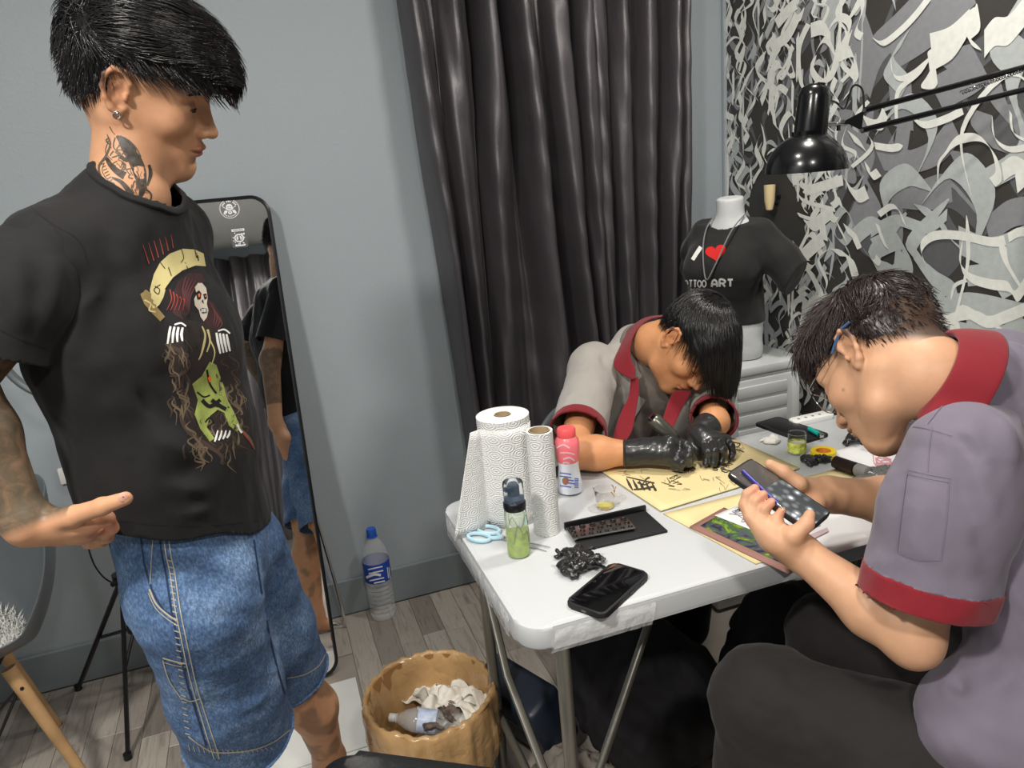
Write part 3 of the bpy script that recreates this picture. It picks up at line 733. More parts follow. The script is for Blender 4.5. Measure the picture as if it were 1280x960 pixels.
# ------------------------------------------------------------------ powder bottle
def powder():
    c = PZ(713, 615, TZ); t = thing('powder_bottle', 'pink and white baby powder bottle beside the thin paper roll', 'powder bottle', c)
    c2 = c+Vector((0, 0, .001)); pw = mat('white_bottle', srgb(222, 226, 236), .3); pk = mat('pink_bottle', srgb(240, 120, 130), .3); cp = mat('coral_cap', srgb(244, 96, 100), .35)
    R = Matrix.Rotation(.5, 3, 'Z')
    mk('lower_body', lathe(B(), [(.018, 0), (.0265, .004), (.0275, .02), (.0245, .045), (.0225, .062), (.0235, .075)], 32, c2, rot=R), pw, t)
    mk('upper_body', lathe(B(), [(.0235, .075), (.0262, .092), (.0275, .11), (.0262, .124), (.02, .133)], 32, c2, rot=R, capb=False), pk, t)
    mk('cap', lathe(B(), [(.0195, .131), (.0205, .133), (.0205, .148), (.0185, .152), (.001, .1525)], 32, c2), cp, t)
    return t
pwd = powder(); powo = {o.name.split('.')[0]: o for o in SC.objects if o.parent == pwd}
bl_ = bvh_of(powo['lower_body']); bu_ = bvh_of(powo['upper_body'])
decal_strokes('blue_print', bl_, [([(700+dx, 591+dy), (708+dx, 592+dy), (714+dx, 593+dy)], 1.5) for dx, dy in ((0, 0), (0, 4), (3, 8), (5, 12), (0, 16))]+[([(718, 598+i*2.2), (723, 598.5+i*2.2)], 1.2) for i in range(6)], mat('blue_print', srgb(92, 112, 190), .5), powo['lower_body'], .0006)
decal_poly('brown_emblem', bl_, [[(707+4*math.cos(q), 601+5*math.sin(q)) for q in np.linspace(0, 6.2, 14)]], mat('brown_emblem', srgb(150, 104, 80), .5), powo['lower_body'], .001, 3)
decal_strokes('pale_print', bu_, [([(696, 560), (704, 556), (712, 560)], 2), ([(700, 566), (710, 566), (718, 568)], 1.5), ([(704, 574), (712, 572), (718, 576)], 2.2), ([(702, 580), (708, 578), (716, 582)], 2)], mat('pale_print', srgb(232, 196, 200), .5), powo['upper_body'], .0006)
# ------------------------------------------------------------------ clear cup with yellow liquid
def cup():
    c = PZ(757, 634, TZ); t = thing('plastic_cup', 'clear plastic cup with a little yellow liquid next to the palette tray', 'cup', c)
    mk('cup_wall', lathe(B(), [(.001, .0005), (.017, .0005), (.0185, .002), (.0235, .044), (.0245, .045), (.0228, .044), (.0178, .0035), (.001, .003)], 40, c, capb=False), M['glass'], t)
    mk('yellow_liquid', lathe(B(), [(.001, .0035), (.0176, .0036), (.0185, .009), (.001, .009)], 40, c), mat('yellow_liquid', (.9, .82, .25, 1), .08, trans=.4, ior=1.33), t)
cup()
# ------------------------------------------------------------------ palette tray
def plane_axes(a, b):
    X = (b-a).normalized(); return X, Vector((0, 0, 1)).cross(X)
def tray():
    A = PZ(706, 660, TZ+.004); Bq = PZ(806, 638, TZ+.004); C = PZ(833, 664, TZ+.004); X, Yv = plane_axes(A, Bq); L = (Bq-A).length; D = abs((C-Bq).dot(Yv)); Yn = -Yv
    t = thing('palette_tray', 'black hinged tray carrying a steel ink cup holder on the table', 'tray', A+X*L/2+Yn*D/2-Vector((0, 0, .004)))
    Z = Vector((0, 0, 1)); O = Vector((A.x, A.y, TZ)); R = Matrix((X, Yv, Z)).transposed()
    mk('tray_base', box(B(), O+X*L/2+Yn*D/2+Z*.003, (L, D, .005), R, bev=.0012), M['blackmatte'], t)
    mk('hinged_lid_edge', box(B(), O+X*L*.5+Yn*.002+Z*.009, (L*1.02, .006, .016), R, bev=.002), M['black'], t)
    h = PZ(716, 678, TZ+.006); h2 = PZ(795, 664, TZ+.006); XX, YY = plane_axes(h, h2); W = (h2-h).length; H = .05; RR = Matrix((XX, YY, Z)).transposed(); O2 = Vector((h.x, h.y, TZ+.006))
    st = mat('brushed_steel', srgb(170, 168, 165), .3, 1)
    b = B(); ft = .004
    hd = mk('ink_cup_holder', box(b, O2+XX*W/2+YY*H/2+Z*.006, (W, H, .003), RR, bev=.0006), st, t)
    for (r, n, rad) in ((.85, 6, .0058), (.5, 7, .0052), (.17, 8, .0042)):
        for i in range(n):
            c = O2+XX*W*(i+.5)/n*1.0+YY*H*r+Z*.0078
            mk('ink_cup', lathe(B(), [(.0005, -.0002), (rad*.78, .0001), (rad*.95, .0008), (rad, .0014), (rad*1.12, .0006)], 16, c, capb=False), M['ink_cup'] if 'ink_cup' in M else M.setdefault('ink_cup', mat('ink_cup_dark', srgb(50, 46, 44), .25, .7)), hd)
    for q in (.02, .98): mk('holder_side', box(B(), O2+XX*W*q+YY*H/2+Z*.003, (.002, H, .006), RR), st, hd)
tray()
# ------------------------------------------------------------------ crumpled gloves
def crumple(name, label, cat, c, r, seed, mt, nf=5, flat=.45, h=.0022, grp=None):
    rs = random.Random(seed); s = SDF(); c = Vector(c)
    for _ in range(5):
        p = c+Vector((rs.uniform(-.5, .5)*r, rs.uniform(-.45, .45)*r, r*.22)); s.ell(p, (r*.42, r*.34, r*.2), k=.006)
    for _ in range(nf):
        a = rs.uniform(0, 6.28); p0 = c+Vector((math.cos(a)*r*.35, math.sin(a)*r*.35, r*.3)); p1 = c+Vector((math.cos(a+.5)*r*.8, math.sin(a+.5)*r*.8, r*rs.uniform(.18, .5))); p2 = c+Vector((math.cos(a+.9)*r*rs.uniform(.85, 1.1), math.sin(a+.9)*r, r*.12))
        s.chain([p0, p1, p2], [r*.16, r*.13, r*.09], .004)
    for _ in range(9):
        p = c+Vector((rs.uniform(-.7, .7)*r, rs.uniform(-.6, .6)*r, r*rs.uniform(.35, .6))); q = p+Vector((rs.uniform(-.4, .4)*r, rs.uniform(-.4, .4)*r, -.05*r)); s.cone(p, q, r*.07, r*.05, .003)
    V, F = build(s, h, 1); N = vnorm(V, F); V = V+N*(fbm(V, 60, seed)*r*.05)[:, None]; V[:, 2] = np.maximum(V[:, 2], c.z+.0004)
    o = mesh_obj(name, V, F, mt, None, c); return tag(o, label, cat, grp)
crumple('crumpled_glove', 'crumpled shiny black glove lying between the phone and the palette tray', 'glove', PZ(722, 708, TZ), .048, 4, M['glove'], 7)
crumple('crumpled_glove', 'black balled-up glove beside the yellow tape', 'glove', PZ(1018, 578, TZ), .036, 8, M['glove'], 4)
crumple('crumpled_glove', 'black glove heap below the glasses wearer\'s chin on the table', 'glove', PZ(1085, 558, TZ), .05, 15, M['glove'], 5)
crumple('crumpled_tissue', 'small crumpled white tissue in front of the tablet', 'tissue', PZ(966, 554, TZ), .028, 21, mat('tissue_white', srgb(222, 220, 214), .8), 3)
# ------------------------------------------------------------------ phone on the table
def slab(O, X, Y, w, d, r, z0, z1, mt, name, parent, bev=.001):
    return mk(name, prism(B(), rrect(w, d, r, 6), z0, z1, X, Y, O, bev=bev), mt, parent)
def phone():
    a, b, c = PZ(718, 748, TZ+.008), PZ(752, 768, TZ+.008), PZ(800, 722, TZ+.008); t0 = PZ(770, 706, TZ+.008)
    cc = (a+b+c+t0)/4; X = ((c-b)+(t0-a)).normalized(); Y = Vector((0, 0, 1)).cross(X); O = Vector((cc.x, cc.y, TZ))
    t = thing('smartphone', 'black smartphone in a thick case lying face up near the table edge', 'phone', O)
    slab(O, X, Y, .152, .077, .013, .0004, .0105, M['blackmatte'], 'phone_case', t, .0025)
    slab(O, X, Y, .143, .068, .010, .0098, .0109, M['blackgloss'], 'screen', t, .0002)
    mk('charging_port', box(B(), O-X*.0762+Vector((0, 0, .0055)), (.001, .009, .003), Matrix((X, Y, Vector((0, 0, 1)))).transposed()), mat('port_grey', srgb(90, 90, 92), .4), t)
    for q in (-.018, .018): mk('side_button', box(B(), O+X*(.03+q)-Y*.0388+Vector((0, 0, .006)), (.014, .001, .003), Matrix((X, Y, Vector((0, 0, 1)))).transposed()), M['black'], t)
phone()
# ------------------------------------------------------------------ scissors
def scissors():
    sb = mat('pale_blue_plastic', srgb(172, 206, 222), .4); tip = PZ(686, 688, TZ); e = PZ(592, 667, TZ); X = (tip-e).normalized(); Y = Vector((0, 0, 1)).cross(X); L = (tip-e).length
    t = thing('scissors', 'scissors with pale blue loop handles behind the pump bottle', 'scissors', e+X*L/2)
    O = Vector((e.x, e.y, TZ+.0055))
    for s in (1, -1):
        c = O+X*.026+Y*.017*s; P = [c+X*(.025*math.cos(a))+Y*(.0145*math.sin(a)) for a in np.linspace(0, 2*math.pi, 25)[:-1]]
        mk('handle', tube(B(), P, .004, 8, closed=True), sb, t); mk('shank', tube(B(), [O+X*.048+Y*.013*s, O+X*.062+Y*.004*s, O+X*.072-Y*.001*s], .0042), sb, t)
        b = B(); a0 = O+X*.066; tp = O+X*(L-.001)+Y*.007*s-Vector((0, 0, .004)); q = Y*.0045; z = Vector((0, 0, .0008*s))
        vs = [b.verts.new(p+z) for p in (a0-q, a0+q, tp+Y*.0006, tp-Y*.0006)]; v2 = [b.verts.new(v.co+Vector((0, 0, .0014))) for v in vs]
        b.faces.new(vs); b.faces.new(v2[::-1])
        for i in range(4): b.faces.new((vs[i], vs[(i+1) % 4], v2[(i+1) % 4], v2[i]))
        mk('blade', b, M['chrome'], t, smooth=False)
    mk('pivot_screw', cyl(B(), O+X*.074-Vector((0, 0, .002)), O+X*.074+Vector((0, 0, .004)), .003), M['chrome'], t)
scissors()
# ------------------------------------------------------------------ practice sheets and papers
def sheet(name, label, cat, corners, z, mt, thick=.0008, parent=None, curl=0):
    P = [Vector((p.x, p.y, z)) for p in corners]; n = 14; V = []; F = []
    for j in range(n+1):
        for i in range(n+1):
            u, v = i/n, j/n; p = P[0].lerp(P[1], u).lerp(P[3].lerp(P[2], u), v); p.z += curl*(abs(u-.5)*2)**3+.0001*math.sin(u*7+v*5); V.append(tuple(p))
    for j in range(n):
        for i in range(n): a = j*(n+1)+i; F.append((a, a+1, a+n+2, a+n+1))
    o = mesh_obj(name, V, F, mt, parent, P[0] if parent is None else (0, 0, 0)); solid(o, thick, 1)
    return tag(o, label, cat) if cat else o
A = PZ(747, 588, TZ); Bc = PZ(826, 641, TZ); D = PZ(905, 545, TZ); C = Bc+(D-A)
s1 = sheet('practice_skin', 'cream practice sheet with pencil sketches under the gloved hands', 'practice sheet', [A, Bc, C, D], TZ+.0035, M['kraft'], .0016)
A2 = PZ(829, 643, TZ); B2 = PZ(945, 706, TZ); D2 = PZ(1046, 587, TZ)
s2 = sheet('practice_skin', 'plain cream sheet reaching the table edge under the clipboard', 'practice sheet', [A2, B2, B2+(D2-A2), D2], TZ+.0009, M['kraft'], .0016)
bv = bvh_of(s1)
sk = []
rr = random.Random(9)
# chequered flag-like lettering block, oval hatch, sketches
for i in range(5): sk.append(([(783+i*8, 599+i*1.5), (787+i*8, 607+i*1.5), (791+i*7.5, 614)], [1, 3.5, 1.2]))
sk += [([(783, 597), (800, 601), (818, 605)], [1.2, 2]), ([(792, 613), (805, 612), (818, 609)], [2, 3]), ([(797, 604), (806, 607), (814, 603)], [2.5, 1]), ([(801, 610), (808, 600), (812, 598)], [1, 2.6])]
for k in range(16):
    a = k/16*3.14; sk.append(([(855-14*math.cos(a), 588+4.5*math.sin(a)), (862, 586+rr.uniform(-3, 3)), (855+15*math.cos(a), 588-4*math.sin(a))], .7))
for k in range(14):
    x, y = 905+rr.uniform(-14, 14), 586+rr.uniform(-5, 5); sk.append(([(x, y), (x+rr.uniform(-8, 8), y+rr.uniform(-4, 4)), (x+rr.uniform(-10, 10), y+rr.uniform(-5, 5))], rr.uniform(.5, 1.6)))
for k in range(7):
    x, y = 842+rr.uniform(-10, 10), 603+rr.uniform(-6, 6); sk.append(([(x, y), (x+rr.uniform(-8, 8), y+rr.uniform(-4, 4)), (x+rr.uniform(-9, 9), y+rr.uniform(-5, 5))], .8))
sk += [([(905, 547), (915, 553), (925, 556), (920, 560), (908, 558)], [.8, 1.6, .8]), ([(893, 568), (915, 562), (930, 566)], [.5, 1.3]), ([(930, 585), (938, 575), (945, 580)], .7)]
decal_strokes('pencil_sketch', bv, sk, M['ink'], s1, .0023)
sl = []
for k in range(26):
    x, y = rr.choice([(790, 590), (860, 610), (915, 605), (840, 610), (930, 560), (880, 600)]); x += rr.uniform(-16, 16); y += rr.uniform(-6, 6)
    sl.append(([(x, y), (x+rr.uniform(-9, 9), y+rr.uniform(-5, 5)), (x+rr.uniform(-9, 9), y+rr.uniform(-5, 5))], .8))
decal_strokes('faint_sketch', bv, sl, M['inkl'], s1, .0021)
def clip():
    a, b, d = PZ(862, 658, TZ+.006), PZ(985, 716, TZ+.006), PZ(905, 634, TZ+.006); c = b+(d-a)
    zz = TZ+.0029
    t = thing('clipboard', 'brown clipboard with a dark green picture hanging over the table edge', 'clipboard', (a.x, a.y, TZ))
    sheet('board', None, None, [a, b, c, d], zz, mat('brown_board', srgb(158, 118, 108), .5), .003, t)
    a1, b1, d1 = a.lerp(d, .15)+(b-a)*.06, b.lerp(c, .15)-(b-a)*.02, d.lerp(b, .03)
    pc = sheet('picture', None, None, [a1, b1, b1+(d-a)*.8, a1+(d-a)*.8], zz+.0032, M['pic'], .0004, t)
    return t
def pic_mat():
    m = bpy.data.materials.new('landscape_picture'); m.use_nodes = True; t = NT(m)
    v = t.mapped((1, 1, 1)); f = t.noise(v, 28, 4, .6, 1.2)
    t.l.new(t.ramp(f, [(.38, srgb(50, 52, 66)), (.5, srgb(92, 92, 104)), (.56, srgb(70, 110, 50)), (.66, srgb(150, 176, 60)), (.72, srgb(48, 60, 40))]), t.b.inputs['Base Color']); t.b.inputs['Roughness'].default_value = .25; return m
M['pic'] = pic_mat(); clip()
w1 = sheet('drawing_sheet', 'white sheet with a faint flower drawing beneath the held phone', 'paper', [PZ(893, 643, TZ+.01), PZ(978, 676, TZ+.01), PZ(1018, 652, TZ+.01), PZ(930, 627, TZ+.01)], TZ+.0075, M['white_paper'], .0004)
w1b = bvh_of(w1)
decal_strokes('line_drawing', w1b, [([(905+rr.uniform(5, 40), 640+rr.uniform(-4, 12)), (922+rr.uniform(-2, 34), 645+rr.uniform(-6, 12)), (930+rr.uniform(-2, 30), 650+rr.uniform(-6, 12))], .7) for _ in range(12)], mat('violet_ink', srgb(120, 110, 130), .6), w1, .0012)
# white paper pad draped over the near table edge
def pad():
    V = []; F = []; a = PZ(990, 668, TZ+.01); n = 22
    p00 = PZ(1000, 640, TZ+.012); p10 = PZ(1135, 640, TZ+.012); y0 = p00.y; x0 = PZ(985, 690, TZ+.01).x; x1 = x0+.42
    for i in range(n+1):
        for j in range(n+1):
            u, v = i/n, j/n; y = Y0+.13-.155*v; x = x0+(x1-x0)*u-.0*v; z = TZ+.0108+.002*math.sin(u*6)
            if y < Y0+.0: z -= (Y0-y)**1.2*.6+.001
            V.append((x, y, z))
    for j in range(n):
        for i in range(n): a = i*(n+1)+j; F.append((a, a+n+1, a+n+2, a+1))
    o = mesh_obj('paper_pad', V, F, M['white_paper'], None, (x0, Y0, TZ+.01)); solid(o, .002, 1); return tag(o, 'blank white paper sheet at the near table edge below the forearms', 'paper')
pd_ = pad()
decal_strokes('pink_print', bvh_of(pd_), [([(985, 672), (1005, 662), (1025, 655)], [10, 5]), ([(992, 680), (1015, 672), (1035, 663)], [8, 5])], mat('dusty_pink_print', srgb(196, 172, 180), .6), pd_, .0025)
def pen(a, b, label, mt, r=.0035, cap=None):
    a = Vector(a); b = Vector(b); t = thing('pen', label, 'pen', a); d = (b-a).normalized(); mk('barrel', cyl(B(), a, b-d*.012, r), mt, t); mk('tip', cyl(B(), b-d*.012, b, r, .0008), M['chrome'], t); 
    if cap: mk('cap', cyl(B(), a-d*.002, a+d*.03, r*1.2), cap, t)
    return t
pen(PZ(960, 626, TZ+.013), PZ(916, 638, TZ+.013), 'dark grey pen lying on the drawing sheet', M['blackmatte'], .004)
# ------------------------------------------------------------------ far half of the table
def tablet():
    P = [PZ(*q, TZ+.004) for q in ((945, 530), (976, 523), (1033, 543), (1004, 554))]; X = (P[1]-P[0]+P[2]-P[3]).normalized(); c = sum(P, Vector())/4; Y = Vector((0, 0, 1)).cross(X); w_ = ((P[1]-P[0]).length+(P[2]-P[3]).length)/2; d = abs((P[3]-P[0]).dot(Y)); O = Vector((c.x, c.y, TZ))
    t = thing('tablet', 'black tablet lying flat at the far side of the table', 'tablet', O)
    slab(O, X, Y, w_, d, .008, .0004, .008, M['blackmatte'], 'case', t, .0015); slab(O, X, Y, w_-.012, d-.012, .005, .0078, .0084, M['black'], 'screen', t, .0002)
tablet()
def remote():
    a, b = PZ(996, 527, TZ+.006), PZ(1032, 519, TZ+.006); X = (b-a).normalized(); Y = Vector((0, 0, 1)).cross(X); c = (a+b)/2; O = Vector((c.x, c.y, TZ))
    t = thing('remote_control', 'slim white remote control at the far table edge', 'remote control', O); slab(O, X, Y, .125, .038, .012, .0004, .012, M['white'], 'remote_body', t, .003)
    for i in range(4): mk('button', cyl(B(), O+X*(-.04+.022*i)+Vector((0, 0, .0118)), O+X*(-.04+.022*i)+Vector((0, 0, .0128)), .004), mat('button_grey', srgb(120, 122, 126), .5) if i == 0 else bpy.data.materials['button_grey'], t)
remote()
def candle():
    c = PZ(996, 566, TZ); t = thing('glass_jar', 'small clear glass jar with a green and yellow label', 'jar', c)
    mk('jar_wall', lathe(B(), [(.001, .0006), (.0185, .0006), (.0205, .003), (.0205, .048), (.021, .05), (.0195, .05), (.019, .004), (.001, .003)], 36, c, capb=False), M['glass'], t)
    mk('wax', lathe(B(), [(.001, .004), (.0187, .004), (.0187, .026), (.001, .026)], 32, c), mat('pale_wax', srgb(226, 224, 196), .5), t)
    b = B(); ri = .0212
    lathe(b, [(ri, .006), (ri, .03)], 36, c, capb=False); mk('label_band', b, mat('leaf_label', srgb(196, 206, 96), .5, var=.5, vscale=90), t)
candle()
def tape():
    c = PZ(1029, 572, TZ); t = thing('tape_roll', 'yellow tape roll beside the black balled-up glove', 'tape', c); y = mat('yellow_tape', srgb(238, 208, 30), .4)
    mk('tape_body', lathe(B(), [(.017, .0005), (.028, .0005), (.028, .018), (.017, .018), (.017, .0005)], 40, c, capb=False), y, t)
    mk('tape_core', lathe(B(), [(.0155, .0006), (.017, .0006), (.017, .0175), (.0155, .0175), (.0155, .0006)], 40, c, capb=False), mat('orange_core', srgb(226, 140, 50), .5), t)
tape()
def lighter():
    c = PZ(1018, 541, TZ+.012); t = thing('lighter', 'teal lighter resting on the tablet', 'lighter', (c.x, c.y, TZ+.009)); X = (PZ(1024, 545, TZ)-PZ(1008, 536, TZ)).normalized(); O = Vector((c.x, c.y, TZ+.015))
    mk('lighter_body', tube(B(), [O-X*.022, O+X*.022], .0062, 12), mat('teal_plastic', srgb(30, 160, 150), .3), t); mk('lighter_head', box(B(), O+X*.028, (.012, .009, .011), bev=.002), M['chrome'], t)
lighter()
def machine():
    a, b = PZ(1043, 578, TZ+.016), PZ(1096, 596, TZ+.016); d = (b-a).normalized(); t = thing('tattoo_machine', 'tattoo machine pen with dark barrel and grey grip on the far papers', 'tattoo machine', (a.x, a.y, TZ+.003)); O = Vector((a.x, a.y, TZ+.018))
    L = (b-a).length; mk('motor_barrel', tube(B(), [O, O+d*L*.02, O+d*L*.5, O+d*L*.52], [.011, .014, .014, .011], 20), mat('dark_brown_metal', srgb(44, 34, 32), .3, .5), t)
    mk('grip', tube(B(), [O+d*L*.52, O+d*L*.56, O+d*L*.8, O+d*L*.84], [.011, .0145, .0145, .009], 20), mat('grey_grip', srgb(120, 120, 118), .45), t); mk('needle_tip', cyl(B(), O+d*L*.84, O+d*L*1.08, .007, .002), M['chrome'], t)
    mk('cord', tube(B(), catmull([O-d*.002, O-d*.03+Vector((0, 0, -.01)), O-d*.05+Vector((.02, .03, -.0145))], 6), .002, 6), M['black'], t)
pp = sheet('scribbled_paper', 'white scribbled papers under the tattoo machine', 'paper', [PZ(1035, 565, TZ), PZ(1075, 612, TZ), PZ(1160, 590, TZ), PZ(1110, 548, TZ)], TZ+.0006, M['white_paper'], .0015)
decal_strokes('pink_scribble', bvh_of(pp), [([(1085+rr.uniform(0, 30), 572+rr.uniform(-3, 14)), (1095+rr.uniform(0, 20), 575+rr.uniform(-4, 10)), (1105+rr.uniform(0, 20), 577+rr.uniform(-3, 10))], 1.3) for _ in range(9)], mat('pink_ink', srgb(214, 150, 160), .6), pp, .0024)
machine()
def zip_bag():
    c = PZ(1095, 603, TZ); s = SDF(); s.ell(c+Vector((0, 0, .008)), (.075, .03, .010), k=.01); s.ell(c+Vector((.03, .01, .010)), (.05, .035, .011), k=.01)
    V, F = build(s, .003, 1); N = vnorm(V, F); V += N*(fbm(V, 40, 3)*.003)[:, None]; V[:, 2] = np.maximum(V[:, 2], TZ+.0024)
    o = mesh_obj('machine_pouch', V, F, mat('smoky_plastic', srgb(96, 98, 96), .15, coat=.5, bump=[(50, .6, .004)]), None, c); tag(o, 'dark translucent plastic pouch behind the right forearm', 'pouch')
zip_bag()
# ------------------------------------------------------------------ drawer cabinet and mannequin
def drawers():
    x0, x1, y0, z1 = PY(893, 462, 1.85).x, PY(1001, 450, 1.85).x+.01, 1.85, .812; y1 = 2.27
    t = thing('drawer_cabinet', 'white plastic drawer cabinet under the mannequin with ridged panel', 'cabinet', ((x0+x1)/2, (y0+y1)/2, 0)); cx_, cy_ = (x0+x1)/2, (y0+y1)/2; W = x1-x0; D = y1-y0
    mk('cabinet_body', box(B(), (cx_, cy_, .395), (W-.01, D-.01, .775), bev=.008), M['drawer'], t)
    mk('cabinet_top', box(B(), (cx_, cy_, z1-.014), (W+.012, D+.012, .028), bev=.006), M['drawer'], t)
    for k in range(3):
        zc = .66-k*.24; d = mk('drawer', box(B(), (cx_, y0+.002, zc), (W-.03, .014, .225), bev=.005), M['drawer'], t)
        for j in range(4): mk('ridge', box(B(), (cx_+.005, y0-.0065, zc+.075-j*.045), (W*.56, .008, .036), bev=.003), M['drawer'], d)
        for sx in (-1, 1): mk('side_rail', box(B(), (cx_+sx*(W/2-.034), y0-.005, zc), (.02, .006, .22), bev=.002), M['drawer'], d)
    return x0, x1, z1
dx0, dx1, dz = drawers()
def mannequin():
    b = PY(914, 443, 1.99); cxm, cym = b.x, 1.99; z0 = dz+.0005; t = thing('mannequin', 'headless white torso mannequin standing on the drawer cabinet', 'mannequin', (cxm, cym, z0))
    fa = math.radians(-150); fw = Vector((math.cos(fa), math.sin(fa), 0)); sd = Vector((-fw.y, fw.x, 0)); O = Vector((cxm, cym, 0)); H = PY(925, 245, 1.99).z
    def q(f, s, z): return O+fw*f*.86+sd*s*.84+Vector((0, 0, z))
    s = SDF(); s.ecap(q(0, 0, z0+.03), q(0, 0, z0+.11), (0.100, 0.073), (0.092, 0.069), sd, .03); s.ecap(q(0, 0, z0+.11), q(.005, 0, z0+.2), (0.092, 0.069), (0.078, 0.060), sd, .03)
    s.ecap(q(.005, 0, z0+.2), q(.01, 0, z0+.31), (0.078, 0.060), (0.100, 0.073), sd, .04); s.ecap(q(.01, 0, z0+.31), q(0, 0, z0+.38), (0.100, 0.069), (0.104, 0.047), sd, .04)
    for e in (-1, 1): s.ell(q(.075, e*.05, z0+.285), (.045, .045, .045), k=.03); s.cone(q(0, e*.09, z0+.375), q(0, e*.105, z0+.355), .034, .032, .03)
    s.cone(q(0, 0, z0+.37), q(.004, 0, H+.01), .044, .039, .03); s.half(q(0, 0, H), (.1*fw.x, .1*fw.y, 1)); s.half(q(0, 0, z0), (0, 0, -1))
    V, F = build(s, .006, 2); mesh_obj('torso', V, F, M['mann'], t)
    # shirt
    s = SDF(); g = .008
    s.ecap(q(0, 0, z0+.13), q(.005, 0, z0+.2), (0.106, 0.084), (0.092, 0.075), sd, .03); s.ecap(q(.005, 0, z0+.2), q(.03, 0, z0+.31), (0.092, 0.075), (0.110, 0.085), sd, .04)
    s.ecap(q(.03, 0, z0+.31), q(0, 0, z0+.385), (0.110, 0.081), (0.110, 0.053), sd, .04)
    for e in (-1, 1): s.ell(q(.104, e*.058, z0+.28), (.055, .058, .056), k=.05)
    e = 1; s.cone(q(0, e*.115, z0+.385), q(-.005, e*.185, z0+.31), .042, .05, .03); s.cone(q(-.005, e*.185, z0+.31), q(-.01, e*.235, z0+.25), .05, .056, .02)
    e = -1; s.cone(q(0, e*.10, z0+.38), q(-.02, e*.15, z0+.33), .044, .046, .03); s.cone(q(-.03, e*.15, z0+.33), q(-.06, e*.18, z0+.27), .04, .045, .02)
    s.cone(q(.005, 0, z0+.38), q(.01, 0, z0+.42), .056, .05, .02)
    s.half(q(0, 0, z0+.115), (0, 0, -1)); 
    for e in (1,): s.half(q(0, e*.238, z0+.25), tuple((sd*e*.9-Vector((0, 0, .45))).normalized()))
    s.half(q(0, 0, z0+.425), (.35*fw.x, .35*fw.y, 1))
    V, F = build(s, .005, 2); N = vnorm(V, F)
    L = [([q(.08, -.13, z0+.3), q(.09, -.02, z0+.22), q(.08, .06, z0+.18)], .012, .006), ([q(.07, .14, z0+.36), q(.09, .05, z0+.25), q(.09, 0, z0+.17)], .012, .005), ([q(-.0, .13, z0+.33), q(.05, .12, z0+.24), q(.07, .1, z0+.15)], .01, .007),
         ([q(.03, -.15, z0+.37), q(.02, -.2, z0+.3)], .01, .006), ([q(0, .15, z0+.3), q(.03, .11, z0+.2)], .008, -.006), ([q(.05, -.1, z0+.2), q(.08, 0, z0+.16)], .01, -.005)]
    V = folds(V, N, L); V += N*(fbm(V, 9, 4)*.0016)[:, None]
    neck = np.array(q(.012, 0, z0+.42)); dd = np.linalg.norm((V-neck)*np.array([1, 1, .6]), axis=1); Vk, Fk = keepf(V, F, dd > .05)
    o = mesh_obj('black_tee', Vk, Fk, M['tee'], None, (cxm, cym, z0+.12)); tag(o, 'black tattoo slogan tee with red heart worn by the mannequin', 't-shirt')
    bv = bvh_of(o)
    f = {'T': [[(0, 0), (1, 0)], [(.5, 0), (.5, 1)]], 'A': [[(0, 1), (.1, .3), (.5, 0), (.9, .3), (1, 1)], [(.1, .62), (.9, .62)]], 'O': [[(.5, 0), (1, .3), (1, .7), (.5, 1), (0, .7), (0, .3), (.5, 0)]], 'R': [[(0, 1), (0, 0), (.7, 0), (1, .25), (.7, .5), (.1, .5)], [(.45, .5), (1, 1)]]}
    st = []; x = 851.0
    for ch, wd in zip('TATTOO ART', (5.2, 5.8, 5.2, 5.2, 5.8, 5.8, 5, 10, 9.8, 9.4)):
        if ch in f:
            for ln in f[ch]:
                st.append(([(x+p[0]*(wd-(1.6 if wd < 7 else 3.2)), 350.5-(x-850)*.02+p[1]*8.5) for p in ln], 1.6 if wd < 7 else 2.5))
        x += wd if ch != ' ' else 6
    st += [([(876.5, 309), (871, 317), (866, 325)], [5.2, 4.6])]
    decal_strokes('tattoo_art_lettering', bv, st, M['print_white'], o, .0014)
    hp = []
    for k in range(40):
        a = k/40*2*math.pi; hx = 16*math.sin(a)**3; hy = 13*math.cos(a)-5*math.cos(2*a)-2*math.cos(3*a)-math.cos(4*a); hp.append((895+hx*.8-hy*.1*.9, 316-hy*.72-hx*.14))
    decal_poly('red_heart', bv, [hp], M['red'], o, .0014, 4)
    cn = tube(B(), catmull([q(.005, -.045, z0+.445), q(.08, -.05, z0+.41), q(.15, -.03, z0+.35), q(.188, 0, z0+.27), q(.18, .03, z0+.31), q(.12, .06, z0+.40), q(.01, .06, z0+.44)], 6), .0022, 6)
    k = mk('neck_cord', cn, mat('grey_cord', srgb(120, 122, 124), .5), None, (cxm, cym, z0+.4)); tag(k, 'thin grey cord hanging round the mannequin neck', 'cord')
mannequin()
# cream cup made up to stand in for a warm bright spot on the wall
def bright_spot():
    c = PX(962, 247, XR-.04); t = thing('bright_spot_cup', 'made-up cream cup for a warm bright spot on the dark wall beside the mannequin neck', 'bright spot stand-in', (XR, c.y, c.z))
    mk('back_plate', box(B(), (XR-.006, c.y, c.z), (.012, .012, .012), bev=.002), M['black'], t); mk('cup_shell', lathe(B(), [(.006, -.042), (.011, -.038), (.0165, -.01), (.0185, .04), (.0175, .04), (.0155, -.01), (.009, -.034)], 24, c, capb=True), mat('cream_enamel', srgb(226, 205, 160), .3, coat=.3), t)
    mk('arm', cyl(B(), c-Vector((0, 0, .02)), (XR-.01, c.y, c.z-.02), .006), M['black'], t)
bright_spot()
